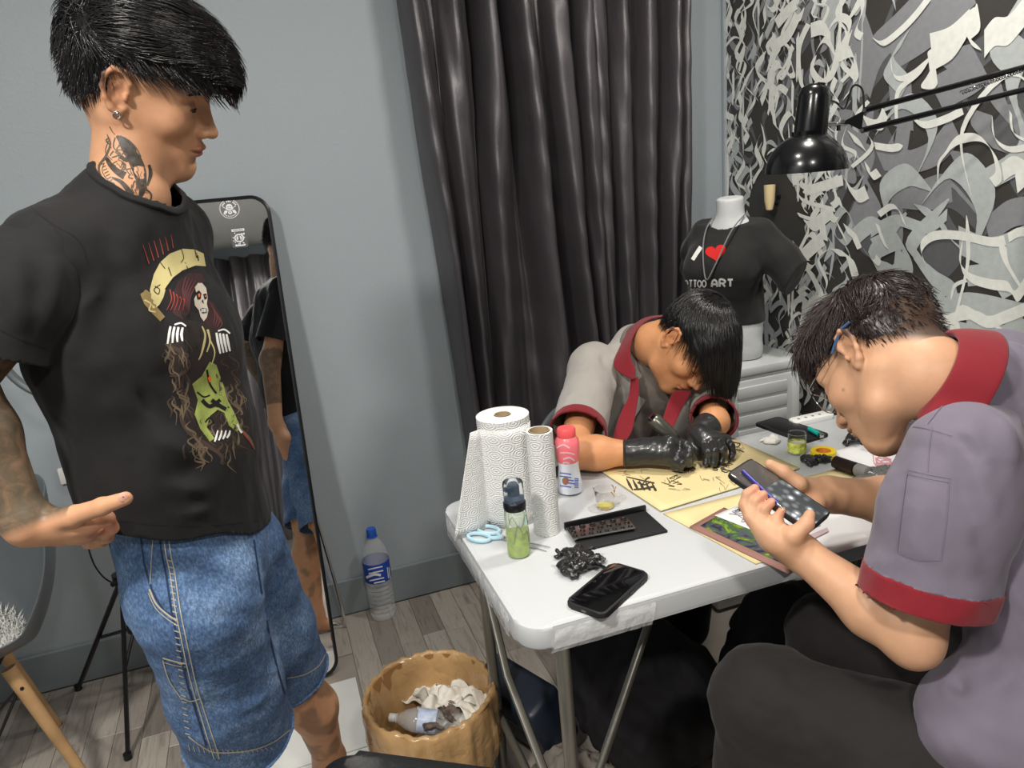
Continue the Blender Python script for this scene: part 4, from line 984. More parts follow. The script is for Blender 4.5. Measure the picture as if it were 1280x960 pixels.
# ------------------------------------------------------------------ desk lamp on a jointed arm
def lamp():
    c = PD(1008, 214, 1.55); t = thing('desk_lamp', 'black dome desk lamp on a long jointed arm over the table', 'lamp', (1.62, 1.18, TZ)); R = 49*1.55/FPX
    prof = [(R*math.cos(a), R*.95*math.sin(a)) for a in np.linspace(0, math.radians(68), 14)]
    mk('lamp_shade', lathe(B(), [(R*.97, .001)]+prof+[(R*.385, R*.98)], 48, c, capb=False), M['lampblack'], t)
    ins = [(r*.97, z*.96) for r, z in prof]; mk('shade_lining', lathe(B(), ins[::-1], 48, c, capb=False), mat('white_enamel', srgb(220, 220, 216), .4), t)
    n = Matrix.Rotation(math.radians(6), 3, Vector((0, 1, 0))); nk = [(R*.39, R*.86), (R*.4, R*1.0), (R*.38, R*1.8), (R*.33, R*1.98), (R*.2, R*2.08), (.001, R*2.1)]
    mk('socket_housing', lathe(B(), nk, 36, c, rot=n, capb=False), M['lampblack'], t)
    bl = lathe(B(), [(.001, .0), (.018, .006), (.026, .022), (.024, .036), (.012, .05), (.012, R*.9)], 24, c+Vector((0, 0, .012)), capb=False); mk('bulb', bl, mat('bulb_glass', srgb(226, 226, 220), .2), t)
    for k in range(5): a = -1.9+k*.35; mk('vent_hole', cyl(B(), c+n@Vector((R*.2*math.cos(a), R*.2*math.sin(a), R*2.065)), c+n@Vector((R*.2*math.cos(a), R*.2*math.sin(a), R*2.1)), .0028, seg=8), M['black'], t)
    j0 = PD(1030, 155, 1.56); j1 = PD(1058, 155, 1.575); mk('swivel', cyl(B(), j0, j1, .0045), M['chrome'], t); mk('wing_nut', tube(B(), [j1-Vector((.02, 0, .0)), j1-Vector((.02, 0, .012))], .004), M['chrome'], t)
    tri = [PD(1054, 152, 1.57), PD(1080, 138, 1.575), PD(1077, 163, 1.575)]
    fw = Vector(ray(1065, 150)).normalized()
    b = B(); va = [b.verts.new(p-fw*.012) for p in tri]; vb = [b.verts.new(p+fw*.012) for p in tri]; b.faces.new(va); b.faces.new(vb[::-1])
    for i in range(3): b.faces.new((va[i], va[(i+1) % 3], vb[(i+1) % 3], vb[i]))
    mk('joint_plate', b, M['lampblack'], t, smooth=False)
    for p in tri: mk('rivet', cyl(B(), p-fw*.015, p-fw*.011, .004, seg=10), M['chrome'], t)
    e1 = Vector((1.575, 1.20, 0)); 
    d1 = PX(1280, 84, 1.575); d2 = PX(1280, 112, 1.575)
    def ext(a, b, k): return a+(b-a)*k
    mk('arm_rod', cyl(B(), tri[1], ext(tri[1], d1, 1.12), .0062, seg=10), M['lampblack'], t); mk('arm_rod', cyl(B(), tri[2], ext(tri[2], d2, 1.12), .0062, seg=10), M['lampblack'], t)
    A1 = ext(tri[1], d1, 1.12); A2 = ext(tri[2], d2, 1.12); bs = Vector((1.5, 1.02, TZ)); el = (A1+A2)/2
    mk('spring', tube(B(), [tri[2].lerp(A1, u)+Vector((0, .004*math.cos(u*400), .004*math.sin(u*400))) for u in np.linspace(.55, .93, 190)], .0011, 5), M['chrome'], t)
    mk('elbow_plate', tube(B(), [A1+Vector((0, 0, .02)), A2-Vector((0, 0, .03))], .02, 12, flat=(1, .5)), M['lampblack'], t)
    mk('lower_rod', cyl(B(), A2, bs+Vector((.0, 0, .08)), .0062, seg=10), M['lampblack'], t); mk('lower_rod', cyl(B(), A2+Vector((0, -.03, 0)), bs+Vector((0, -.03, .08)), .0062, seg=10), M['lampblack'], t)
    b = B(); box(b, bs+Vector((0, -.01, .04)), (.04, .05, .078), bev=.004); box(b, bs+Vector((0, .0, -.06)), (.03, .03, .03), bev=.003); mk('table_clamp', b, M['lampblack'], t)
    cb = catmull([c+n@Vector((R*.35, 0, R*1.75)), PD(1045, 128, 1.57), PD(1056, 135, 1.57), PD(1066, 108, 1.57), PD(1078, 112, 1.57), tri[1]], 6); mk('power_cord', tube(B(), cb, .0022, 6), M['black'], t)
M['lampblack'] = mat('lamp_enamel', srgb(14, 14, 16), .22, coat=.3); lamp()
# ------------------------------------------------------------------ water bottle on the floor
def bottle(O, axis, label, H, mlabel, capm, liquid=None, name='water_bottle'):
    """ribbed PET bottle; O base, axis direction"""
    t = thing(name, label, 'bottle', O); z = axis.normalized(); x = z.orthogonal().normalized(); R = Matrix((x, z.cross(x), z)).transposed(); r = H*.135
    pr = [(.001, H*.02), (r*.5, H*.004), (r*.85, H*.0), (r, H*.03)]
    for i in range(7): pr += [(r, H*(.06+i*.05)), (r*.94, H*(.075+i*.05)), (r*.94, H*(.09+i*.05)), (r, H*(.1+i*.05))]
    pr += [(r, H*.42), (r*1.01, H*.43), (r*1.01, H*.66), (r*.98, H*.72), (r*.8, H*.8), (r*.5, H*.87), (r*.33, H*.9), (r*.31, H*.93)]
    mk('bottle_shell', lathe(B(), pr, 32, O, rot=R, capb=False), M['pet'], t)
    mk('wrap_label', lathe(B(), [(r*1.015, H*.44), (r*1.025, H*.445), (r*1.025, H*.65), (r*1.015, H*.655)], 40, O, rot=R, capb=False), mlabel, t)
    mk('cap', lathe(B(), [(r*.36, H*.925), (r*.37, H*.93), (r*.37, H*.985), (r*.33, H), (.001, H)], 24, O, rot=R), capm, t); mk('neck_ring', lathe(B(), [(r*.31, H*.905), (r*.42, H*.91), (r*.42, H*.917), (r*.31, H*.92)], 24, O, rot=R, capb=False), capm, t)
    return t
M['pet'] = mat('clear_pet', (.95, .97, .98, 1), .04, alpha=.2, spec=1, bump=[(25, .4, .006)])
Ob = PZ(478, 763, 0); wb = bottle(Vector((Ob.x, min(Ob.y, YB-.075), .001)), Vector((0, 0, 1)), 'empty ribbed water bottle with blue cap and label standing by the grey wall', .33, M['label'], M['blue'])
lb = [o for o in SC.objects if o.parent == wb and o.name.startswith('wrap_label')][0]; bvl = bvh_of(lb)
stx = [([(460+dx, 712+dy), (478+dx, 708+dy)], 1.6) for dx, dy in ((0, 0), (1, 5), (2, 14), (3, 18), (4, 22))]+[([(458, 722), (468, 718), (476, 719)], 3.2)]
stx += [([(484+i*1.9, 709+.0*i), (486+i*1.9, 727)], 1.0) for i in range(6)]
decal_strokes('label_print', bvl, stx, M['print_white'], lb, .0006)
# ------------------------------------------------------------------ waste bin
def bin_():
    c = Vector((.213, 1.515, 0)); H = .285; R = .147; t = thing('waste_bin', 'woven waste bin lined with an orange-brown plastic bag full of tissues', 'bin', c)
    wv = bpy.data.materials.new('wicker_plastic'); wv.use_nodes = True; n = NT(wv); n.b.inputs['Base Color'].default_value = srgb(150, 110, 66); n.b.inputs['Roughness'].default_value = .5
    def rr_(z): return .108+(R-.108)*(z/H)
    mk('bin_wall', lathe(B(), [(.001, .003), (rr_(0), .0), (rr_(.1), .1), (rr_(.2), .2), (R, H), (R+.004, H+.002), (R-.003, H+.001), (rr_(.2)-.004, .2), (rr_(.02)-.004, .01), (.001, .008)], 48, c, capb=False), wv, t)
    b = B()
    for k in range(36):
        for s in (1, -1): tube(b, [c+Vector(((rr_(z)+.002)*math.cos(k/36*6.283+s*z*4.2), (rr_(z)+.002)*math.sin(k/36*6.283+s*z*4.2), z)) for z in np.linspace(.01, H-.01, 8)], .0022, 4)
    o = mk('woven_strands', b, wv, t); o['kind'] = 'stuff'
    bagm = bpy.data.materials.new('orange_bag'); bagm.use_nodes = True; n = NT(bagm); n.b.inputs['Base Color'].default_value = srgb(200, 162, 112); n.b.inputs['Roughness'].default_value = .22; n.b.inputs['Coat Weight'].default_value = .4; n.b.inputs['Alpha'].default_value = .72
    n.bump(n.noise(n.mapped((1, 1, 1)), 34, 3, .5, .3), .8, .006)
    V = []; F = []; na = 160; prof = [(rr_(.08)-.008, .09), (rr_(.16)-.008, .17), (R-.008, H-.02), (R-.003, H+.004), (R+.004, H+.007), (R+.009, H-.002), (R+.010, H-.03), (R+.008, H-.06), (R+.010, H-.095), (R+.006, H-.13), (R-.004, H-.16)]
    nz_ = fbm(np.array([(math.cos(k/na*6.2832)*1.2, math.sin(k/na*6.2832)*1.2, prof[j][1]*3+j*.15) for k in range(na) for j in range(len(prof))]), 1.3, 3, 4)
    for j, (r, z) in enumerate(prof):
        for k in range(na):
            a = k/na*2*math.pi; w_ = .0016*math.sin(a*23+j*.8)+.0075*float(nz_[k*len(prof)+j]); dz = .008*math.sin(a*3+1)+.006*math.sin(a*7) if j > 7 else 0
            if j < 3: w_ *= .5
            if j > 6: w_ = abs(w_)*1.2; dz += .02*math.sin(a*2+.6)
            V.append((c.x+(r+w_)*math.cos(a), c.y+(r+w_)*math.sin(a), z+dz*(j/10)+.0015*math.sin(a*29)))
    for j in range(len(prof)-1):
        for k in range(na): F.append((j*na+k, j*na+(k+1) % na, (j+1)*na+(k+1) % na, (j+1)*na+k))
    o = mesh_obj('bag_liner', V, F, bagm, t); solid(o, .0006, 0)
    mk('bag_floor', lathe(B(), [(.001, .1), (rr_(.09)-.006, .09)], 40, c, capb=False), bagm, t)
    # contents
    tw = mat('used_tissue', srgb(222, 217, 206), .8, bump=[(90, .6, .003)]); td = mat('ink_stained_wipe', srgb(96, 84, 76), .7, var=.8, vscale=35)
    rs = random.Random(2); spots = [(545, 868, .205), (573, 868, .23), (590, 880, .235), (555, 885, .21), (600, 868, .23), (530, 862, .2), (578, 895, .21), (563, 872, .235), (585, 862, .21), (538, 880, .2)]
    for i, (px, py, z) in enumerate(spots):
        p = PZ(px, py, z); V = []; F = []; n_ = 16; r = rs.uniform(.03, .045); ax = Matrix.Rotation(rs.uniform(0, 6), 3, 'Z') @ Matrix.Rotation(rs.uniform(-.7, .7), 3, 'X')
        for j in range(n_):
            for k in range(n_):
                u, v = (k/(n_-1)-.5)*2, (j/(n_-1)-.5)*2; q = Vector((u*r, v*r, .38*r*math.sin(u*3+i)*math.cos(v*2.4+i*2)+.18*r*math.sin(u*5-v*3.5+i)+.05*r*math.sin(v*9+u*8)))
                V.append(tuple(p+ax@q))
        for j in range(n_-1):
            for k in range(n_-1): a = j*n_+k; F.append((a, a+1, a+n_+1, a+n_))
        o = mesh_obj('crumpled_tissue', V, F, tw, None, p); solid(o, .0015, 0); tag(o, 'crumpled white tissue in the waste bin, '+['leftmost of the rear ones', 'in the middle of the heap', 'at the right, low by the front rim', 'low at the centre behind the wipes', 'right of the middle, on top', 'far left against the bag', 'front right beside the dark wipe', 'topmost at the centre', 'at the right rear rim', 'just above the bottle'][i], 'tissue', 'tissues in the waste bin')
    for i, (px, py, z) in enumerate([(562, 893, .222), (545, 903, .215)]):
        o = crumple('stained_wipe', ['dark ink stained wipe in the bin, the upper right one', 'dark ink stained wipe in the bin next to the bottle end'][i], 'wipe', PZ(px, py, z), .033, 30+i, td, 4)
    a = PZ(489, 897, .225); bnd = PZ(548, 903, .21)-a
    M['dirty_label'] = mat('pale_blue_label', srgb(176, 190, 214), .4, var=.25, vscale=60)
    bottle(a+bnd.normalized()*.2, -bnd, 'clear drink bottle with white cap lying in the waste bin', .205, M['dirty_label'], M['white'], name='drink_bottle')
bin_()
# ------------------------------------------------------------------ leaning mirror with stickers
def mirror():
    bt = PZ(412, 838, 0.006); tp = PY(318, 245, YB-.03); dirv = Vector((0, tp.y-bt.y, tp.z-bt.z+.0)); L = dirv.length; up = dirv.normalized(); X = Vector((math.cos(.13), -math.sin(.13), 0)); up = (up-X*up.dot(X)).normalized(); N = X.cross(up)
    xr = (bt.x+tp.x)/2+.012; W = .34; xl = xr-W; O = Vector(((xl+xr)/2, bt.y, .004)) + up*(L/2)
    if N.y > 0: N = -N
    t = thing('standing_mirror', 'tall black framed mirror leaning against the grey wall behind the standing man', 'mirror', (O.x, bt.y, 0)); Yv = up; Zv = X.cross(Yv)
    b = B(); P = [O+X*p[0]+Yv*p[1] for p in rrect(W, L, .05, 8)]; tube(b, P, .0055, 8, closed=True); mk('mirror_frame', b, M['black'], t)
    mk('mirror_glass', prism(B(), rrect(W-.004, L-.004, .048, 8), -.003, .0005, X, Yv, O+Zv*.0), [M['mirror']], t, smooth=False)
    mk('back_board', prism(B(), rrect(W-.006, L-.006, .047, 8), -.008, -.0035, X, Yv, O), M['black'], t, smooth=False)
    st = [O+X*(W/2-.01)+Yv*(L*.0-.14)-Zv*.01, Vector((xr+.05, YB-.1, .03)), Vector((xr+.0, YB-.06, .012)), Vector((xl+.05, YB-.06, .012)), O-X*(W/2-.05)+Yv*(-.14)-Zv*.012]
    mk('rear_stand', tube(B(), catmull(st, 6), .005, 8), M['chrome'], t)
    g = [o for o in SC.objects if o.parent == t and o.name.startswith('mirror_glass')][0]; bv = bvh_of(g)
    sb = mat('sticker_black', srgb(34, 34, 38), .35); sw = mat('sticker_white', srgb(220, 222, 224), .4)
    # round sticker
    cs = PXY(bv, 287, 261); up2 = Yv; r = .0275
    def disc(name, c, r, z0, mt, par): return mk(name, prism(B(), [(r*math.cos(a), r*math.sin(a)) for a in np.linspace(0, 2*math.pi, 41)[:-1]], z0, z0+.0003, X, Yv, c), mt, par, smooth=False)
    s1 = thing('round_sticker', 'round black and white emblem sticker in the mirror corner', 'sticker', cs); disc('white_rim', cs, r, .0005, sw, s1); bk = disc('black_disc', cs, r*.93, .0009, sb, s1)
    def art(parent, c, polys, mt=sw, z=.0014):
        b = B()
        for k, p in enumerate(polys): prism(b, [(q[0]*r, q[1]*r) for q in p], z, z+.0002+k*.000004, X, Yv, c)
        return mk('emblem', b, mt, parent, smooth=False)
    circ = lambda x, y, a, b_, n=16: [(x+a*math.cos(q), y+b_*math.sin(q)) for q in np.linspace(0, 2*math.pi, n+1)[:-1]]
    E = [circ(0, .2, .33, .3), circ(0, .02, .4, .16), [(-.16, -.2), (.16, -.2), (.2, -.5), (0, -.6), (-.2, -.5)]]
    for s in (-1, 1): E += [[(s*.2, .0), (s*.7, .3), (s*.62, .16)], circ(s*.42, -.3, .16, .16), circ(s*.55, -.42, .1, .1), [(s*.15, -.1), (s*.5, -.3), (s*.4, -.4)]]
    for k in range(11):
        if k in (3, 7): continue
        a = math.radians(150-k*12); E.append([(.76*math.cos(a)+dx*math.cos(a-1.57)-dy*math.sin(a-1.57), .76*math.sin(a)+dx*math.sin(a-1.57)+dy*math.cos(a-1.57)) for dx, dy in ((-.06, -.08), (.05, -.08), (.06, .08), (-.05, .08))])
    for k in range(10): a = math.radians(218+k*11.5); E.append(circ(.78*math.cos(a), .78*math.sin(a), .05, .07, 6))
    art(s1, cs, E); art(s1, cs, [circ(-.12, .2, .07, .05, 8), circ(.12, .2, .07, .05, 8), [(-.2, .06), (.2, .06), (.16, .02), (-.16, .02)], circ(0, -.35, .06, .09, 8)], sb, .0019)
    c2 = PXY(bv, 299, 297); s2 = thing('badge_sticker', 'square ornate black and white sticker below the round one', 'sticker', c2)
    mk('sticker_backing', prism(B(), rrect(.044, .056, .004, 3), .0005, .0008, X, Yv, c2), sb, s2, smooth=False); rs = random.Random(4)
    E = [circ(0, -.05, .5, .45, 20), rrect(1.3, .26, .05, 2, 0, .78), rrect(1.0, .14, .05, 2, 0, -.82)]+[circ(rs.uniform(-.65, .65), rs.uniform(-.9, .6), .07, .07, 6) for _ in range(26)]
    art(s2, c2, E); art(s2, c2, [circ(.5*math.cos(k*.57)*.62, -.05+.28*math.sin(k*.57), .07, .06, 6) for k in range(11)]+[rrect(.12, .12, .02, 1, -.4+.2*k, .78) for k in range(5)]+[[(-.05, .2), (.05, .2), (.12, -.3), (-.12, -.3)]], sb, .0019)
    return t
def PXY(bv, px, py):
    L, n, i, ds = bv.ray_cast(Vector(O3), Vector(ray(px, py)).normalized()); return L
mirror()
# ------------------------------------------------------------------ ring light tripod
def tripod():
    hub = PY(152, 722, 2.16); hx, hy = hub.x, hub.y; t = thing('ring_light_stand', 'black tripod light stand between the shell chair and the standing man', 'tripod', (hx, hy, 0)); H = Vector((hx, hy, hub.z))
    f1 = PZ(160, 946, .006); f2 = PZ(98, 860, .006); f3 = Vector((hx+.3, hy+.14, .006)); lo = Vector((hx, hy, max(.12, H.z-.16)))
    for f in (f1, f2, f3): 
        mk('tripod_leg', tube(B(), [H, f], .0085, 8, flat=(1, .75)), M['black'], t); mk('foot', cyl(B(), f+Vector((0, 0, .012)), f-Vector((0, 0, .006)), .011, seg=10), M['black'], t)
        mk('strut', cyl(B(), lo, H.lerp(f, .52), .005, seg=8), M['black'], t)
    mk('hub', lathe(B(), [(.012, -.018), (.024, -.014), (.024, .014), (.012, .018)], 16, H), M['black'], t); mk('lower_hub', lathe(B(), [(.01, -.012), (.02, -.01), (.02, .01), (.01, .012)], 16, lo), M['black'], t)
    for a in range(3): mk('knob', cyl(B(), H+Vector((.02*math.cos(a*2.1), .02*math.sin(a*2.1), 0)), H+Vector((.038*math.cos(a*2.1), .038*math.sin(a*2.1), 0)), .007, seg=10), M['black'], t)
    top = Vector((hx, hy, 1.12)); mk('pole', cyl(B(), lo, top, .0105, seg=12), M['black'], t)
    rc = PY(60, 440, hy-.02); 
    rcen = Vector((hx, hy-.03, 1.1)); rad = .13
    return t, Vector((hx, hy, 0))
tp_, tpb = tripod()
def ring():
    a = PY(30, 482, tpb.y-.03); c = Vector((tpb.x+.02, tpb.y-.035, a.z+.10)); R = abs(c.x-a.x)+.035
    t = thing('ring_light', 'grey ring light half hidden behind the black sleeve', 'ring light', c)
    P = [c+Vector((R*math.cos(q), 0, R*math.sin(q))) for q in np.linspace(0, 2*math.pi, 49)[:-1]]; mk('ring_housing', tube(B(), P, .017, 10, closed=True, flat=(1, .6)), M['shell'], t)
    mk('mount', cyl(B(), Vector((tpb.x, tpb.y, c.z-R-.03)), Vector((tpb.x, tpb.y-.03, c.z-R)), .008), M['black'], t)
    cbl = catmull([c+Vector((-.02, 0, -R)), PY(88, 560, tpb.y-.02), PY(100, 620, tpb.y-.03), PY(112, 690, tpb.y-.02), PY(128, 720, tpb.y-.02), PY(150, 733, tpb.y-.02)], 7); k = mk('power_cable', tube(B(), cbl, .0022, 6), M['black'], None, (tpb.x, tpb.y, .8)); tag(k, 'thin black cable looping down beside the light stand', 'cable')
ring()
so = PY(91, 592, YB); sk_ = thing('wall_socket', 'small white wall socket behind the light stand', 'socket', (so.x, YB, so.z)); mk('socket_plate', box(B(), (so.x, YB-.006, so.z), (.07, .012, .05), bev=.003), M['white'], sk_); mk('plug', box(B(), (so.x+.01, YB-.02, so.z-.005), (.022, .02, .022), bev=.004), M['black'], sk_)
# ------------------------------------------------------------------ shell chair at the left edge
def shell_chair():
    c = PZ(-14, 800, .45); cx_, cy_ = c.x-.08, c.y-.02; t = thing('shell_chair', 'grey moulded shell chair with beech legs and white fur at the left edge', 'chair', (cx_, cy_, 0)); fa = math.radians(205)
    f = Vector((math.cos(fa), math.sin(fa), 0)); s = Vector((-f.y, f.x, 0)); O = Vector((cx_, cy_, 0)); sz = .44
    V = []; F = []; nu, nvv = 26, 34
    for j in range(nvv):
        v = j/(nvv-1)
        if v < .5: q = v/.5; pf = .23-q*.40; pz = sz+.025*(1-q)**2-.015*math.sin(q*3.14)+.0
        else:
            q = (v-.5)/.5; pf = -.17-.06*math.sin(min(1, q*1.5)*1.57)-.05*q; pz = sz+q**1.15*.37
        hw = .23*(1-.25*max(0, (v-.8)/.2)**2) if v > .5 else .225-.02*(1-v/.5)**3
        for i in range(nu):
            u = i/(nu-1)*2-1; up = (abs(u)**2.6)*(.085 if v < .55 else .085*(1-(v-.55)/.6)); fr = (abs(u)**2.2)*(.05 if v > .4 else .0)
            ed = 1-.12*max(0, (v-.9)/.1)
            V.append(tuple(O+f*(pf+fr)+s*(u*hw*ed)+Vector((0, 0, pz+up-(.05*max(0, (v-.86)/.14)**2*abs(u)**2)))))
    for j in range(nvv-1):
        for i in range(nu-1): a = j*nu+i; F.append((a, a+1, a+nu+1, a+nu))
    o = mesh_obj('seat_shell', V, F, M['shell'], t); solid(o, .006, 0); sub = o.modifiers.new('s', 'SUBSURF'); sub.levels = sub.render_levels = 1
    legs = {}
    for a, (df, ds) in {'fl': (.17, -.15), 'fr': (.17, .15), 'bl': (-.13, -.15), 'br': (-.13, .15)}.items():
        p1 = O+f*(df*.72)+s*(ds*.72)+Vector((0, 0, sz-.035)); p0 = O+f*(df*1.45)+s*(ds*1.45); legs[a] = (p0, p1)
        lg = mk('leg', tube(B(), [p0, p1], [.0115, .017], 14), M['wood'], t); mk('bolt', cyl(B(), p1.lerp(p0, .12)-s*.019, p1.lerp(p0, .12)+s*.019, .0045, seg=8), M['black'], lg); mk('foot_pad', cyl(B(), p0-Vector((0, 0, .0)), p0+Vector((0, 0, .004)), .012, seg=10), M['black'], lg)
    at_ = lambda k, q: legs[k][1].lerp(legs[k][0], q)
    for a, b in (('fl', 'br'), ('fr', 'bl'), ('fl', 'bl'), ('fr', 'br')): mk('metal_strut', tube(B(), [at_(a, .12), (at_(a, .45)+at_(b, .45))/2-Vector((0, 0, .03)), at_(b, .12)], .0045, 8), M['black'], t)
    mk('metal_strut', tube(B(), [at_('bl', .55), at_('br', .55)], .0035, 8), M['black'], t)
    mk('seat_bracket', box(B(), O+Vector((0, 0, sz-.028)), (.22, .22, .012), bev=.003), M['black'], t)
    # fur pad
    rs = np.random.RandomState(3); V = []; F = []
    for k in range(5200):
        u, v = rs.uniform(-1, 1), rs.uniform(-1, 1)
        if u*u+v*v > 1: continue
        p = O+f*(.03+.19*u)+s*(.19*v)+Vector((0, 0, sz+.006+.06*abs(v)**2.5)); d = Vector((rs.normal()*.5, rs.normal()*.5, .75)).normalized(); d2 = (d+Vector((rs.normal()*.6, rs.normal()*.6, -.3))).normalized(); L = rs.uniform(.015, .032); sd_ = Vector((rs.normal(), rs.normal(), 0)).normalized()*.0016
        b = len(V); m_ = p+d*L*.55; e = m_+d2*L*.5; V += [tuple(p-sd_), tuple(p+sd_), tuple(m_+sd_*.8), tuple(m_-sd_*.8), tuple(e)]; F += [(b, b+1, b+2, b+3), (b+3, b+2, b+4)]
    o = mesh_obj('fur_cushion', V, F, M['fur'], None, O+Vector((0, 0, sz)), smooth=False); tag(o, 'shaggy white fur pad on the grey shell chair', 'cushion')
shell_chair()
# ------------------------------------------------------------------ black leather seat at the lower edge
def leather_seat():
    tpn = PZ(424, 938, .52); rt = PZ(575, 958, .52); X = (rt-tpn).normalized(); Y = Vector((0, 0, 1)).cross(X); W = .46; D = .4; O = tpn+X*(W/2-.015)-Y*(D/2-.006)
    O = Vector((O.x, O.y, 0)); t = thing('leather_stool', 'black leather stool seat at the lower photo edge by the bin', 'stool', O)
    mk('seat', prism(B(), rrect(W, D, .05, 8), .455, .52, X, Y, O, bev=.018), M['leather'], t)
    for sx in (-1, 1):
        for sy in (-1, 1): mk('leg', cyl(B(), O+X*sx*.15+Y*sy*.13, O+X*sx*.12+Y*sy*.1+Vector((0, 0, .456)), .012), M['chrome'], t)
leather_seat()
# ------------------------------------------------------------------ things stowed under the table
def lump(name, label, cat, prims, mt, seed, amp=.006, h=.009, sc=7, base=None):
    s = SDF(); 
    for p in prims: s.ell(*p[:2], k=.04) if len(p) == 2 else s.cone(*p, k=.04)
    V, F = build(s, h, 2); N = vnorm(V, F); V += N*(fbm(V, sc, seed)*amp)[:, None]; V[:, 2] = np.maximum(V[:, 2], .002)
    c = V.mean(0); o = mesh_obj(name, V, F, mt, None, (c[0], c[1], V[:, 2].min())); return tag(o, label, cat)
lump('coat_heap', 'black coat heap under the table behind the trouser leg', 'coat', [((1.10, 1.36, .16), (.17, .16, .16)), ((1.06, 1.34, .3), (.12, .1, .14))], M['bagcloth'], 5, .014)
lump('backpack', 'black cloth bag slumped under the table', 'bag', [((.70, 1.40, .20), (.15, .13, .2)), ((.76, 1.36, .16), (.16, .13, .16)), ((.66, 1.50, .24), (.12, .1, .22))], M['bagcloth'], 3, .012)
nb = PZ(655, 895, .14); cs = thing('hard_case', 'dark navy hard case leaning behind the front table leg', 'case', (nb.x, nb.y, 0)); Rt = Matrix.Rotation(math.radians(24), 3, 'Z') @ Matrix.Rotation(math.radians(-22), 3, 'Y')
mk('case_body', box(B(), (nb.x+.02, nb.y+.05, .125), (.11, .23, .2), Rt, bev=.02, seg=3), M['navy'], cs); mk('case_slot', box(B(), Vector((nb.x+.02, nb.y+.05, .125))+Rt@Vector((-.056, -.02, .02)), (.002, .12, .003), Rt), M['chrome'], cs)
lump('grey_garment', 'crumpled grey garment on the floor around the front table leg', 'garment', [((.5, 1.4, .03), (.1, .07, .045)), ((.44, 1.36, .03), (.06, .05, .05)), ((.56, 1.34, .02), (.06, .05, .04)), ((.49, 1.4, .06), (.03, .07, .035))], M['greycloth'], 6, .014, .006, 14)
lump('pale_cloth', 'pale twisted cloth under the table beside the dark trouser leg', 'cloth', [((.66, 1.28, .02), (.06, .04, .03)), ((.72, 1.3, .025), (.04, .05, .035))], mat('pale_cloth', srgb(150, 146, 136), .8), 7, .014, .005, 20)
# ------------------------------------------------------------------ people: materials
def skin_mat(name, tattoo=False):
    m = bpy.data.materials.new(name); m.use_nodes = True; t = NT(m); b = t.b
    vc = t.add('ShaderNodeVertexColor'); vc.layer_name = 'tint'; col = vc.outputs['Color']
    f = t.noise(t.mapped(), 38, 4); vr = t.ramp(f, [(.3, (.93, .91, .90)), (.7, (1.05, 1.03, 1.02))])
    mx = t.add('ShaderNodeMix', data_type='RGBA', blend_type='MULTIPLY'); mx.inputs['Factor'].default_value = 1; t.l.new(col, mx.inputs['A']); t.l.new(vr, mx.inputs['B']); out = mx.outputs['Result']
    if tattoo:
        v2 = t.add('ShaderNodeVertexColor'); v2.layer_name = 'inked'
        n1 = t.noise(t.mapped(), 34, 5, .6, 1.2); r = t.ramp(n1, [(.36, (.95, .95, .95)), (.5, (.88, .88, .88)), (.66, (.7, .7, .7))])
        ml = t.add('ShaderNodeMath', operation='MULTIPLY'); t.l.new(v2.outputs['Color'], ml.inputs[0]); t.l.new(r, ml.inputs[1]); out = t.mix(ml.outputs[0], out, srgb(74, 72, 60))
    t.l.new(out, b.inputs['Base Color']); b.inputs['Roughness'].default_value = .48; b.inputs['Specular IOR Level'].default_value = .35
    b.inputs['Subsurface Weight'].default_value = .12; b.inputs['Subsurface Radius'].default_value = (.8, .3, .15); b.inputs['Subsurface Scale'].default_value = .006
    t.bump(t.noise(t.mapped(), 420, 2), .12, .0006); return m
M['skin'] = skin_mat('skin'); M['skin_ink'] = skin_mat('tattooed_skin', True)
def hair_mat(name, col, rough=.3):
    m = mat(name, col, rough, spec=.8); return m
M['hair'] = hair_mat('black_hair', srgb(22, 19, 20)); M['hair_brown'] = hair_mat('dark_brown_hair', srgb(44, 32, 30), .38)
def cloth(name, col, sc=380, wr=1.0, rough=.85, sheen=.15):
    return mat(name, col, rough, bump=[(sc, .35, .0006), (9, .22*wr, .010), (26, .18*wr, .004)], sheen=sheen, var=.05, vscale=14)
M['tee_black'] = cloth('washed_black_cotton', srgb(14, 13, 15), sheen=.04); M['shirt_grey'] = cloth('warm_grey_twill', srgb(160, 155, 150)); M['shirt_lilac'] = cloth('lilac_grey_twill', srgb(110, 103, 118))
M['inner_tee'] = cloth('dark_grey_cotton', srgb(112, 104, 98)); M['wine'] = cloth('wine_red_twill', srgb(122, 15, 30)); M['charcoal'] = cloth('charcoal_trouser', srgb(30, 27, 27), sheen=.05); M['latex'] = mat('glove_rubber', srgb(44, 45, 46), .3, coat=.15, bump=[(60, .35, .003)])
def denim():
    m = bpy.data.materials.new('blue_denim'); m.use_nodes = True; t = NT(m); v = t.mapped()
    a = t.noise(v, 9, 4, .6); c = t.noise(t.mapped((1, 1, .55)), 260, 3, .75); 
    base = t.ramp(a, [(.32, srgb(52, 76, 112)), (.5, srgb(78, 106, 144)), (.68, srgb(108, 134, 168))]); g = t.ramp(c, [(.34, (.5, .52, .56)), (.5, (.95, .95, .96)), (.64, (1.7, 1.65, 1.6))])
    mx = t.add('ShaderNodeMix', data_type='RGBA', blend_type='MULTIPLY'); mx.inputs['Factor'].default_value = .85; t.l.new(base, mx.inputs['A']); t.l.new(g, mx.inputs['B']); t.l.new(mx.outputs['Result'], t.b.inputs['Base Color'])
    t.b.inputs['Roughness'].default_value = .85; p = t.bump(c, .4, .0012); t.bump(t.noise(v, 34, 4, .6), .5, .004, p); return m
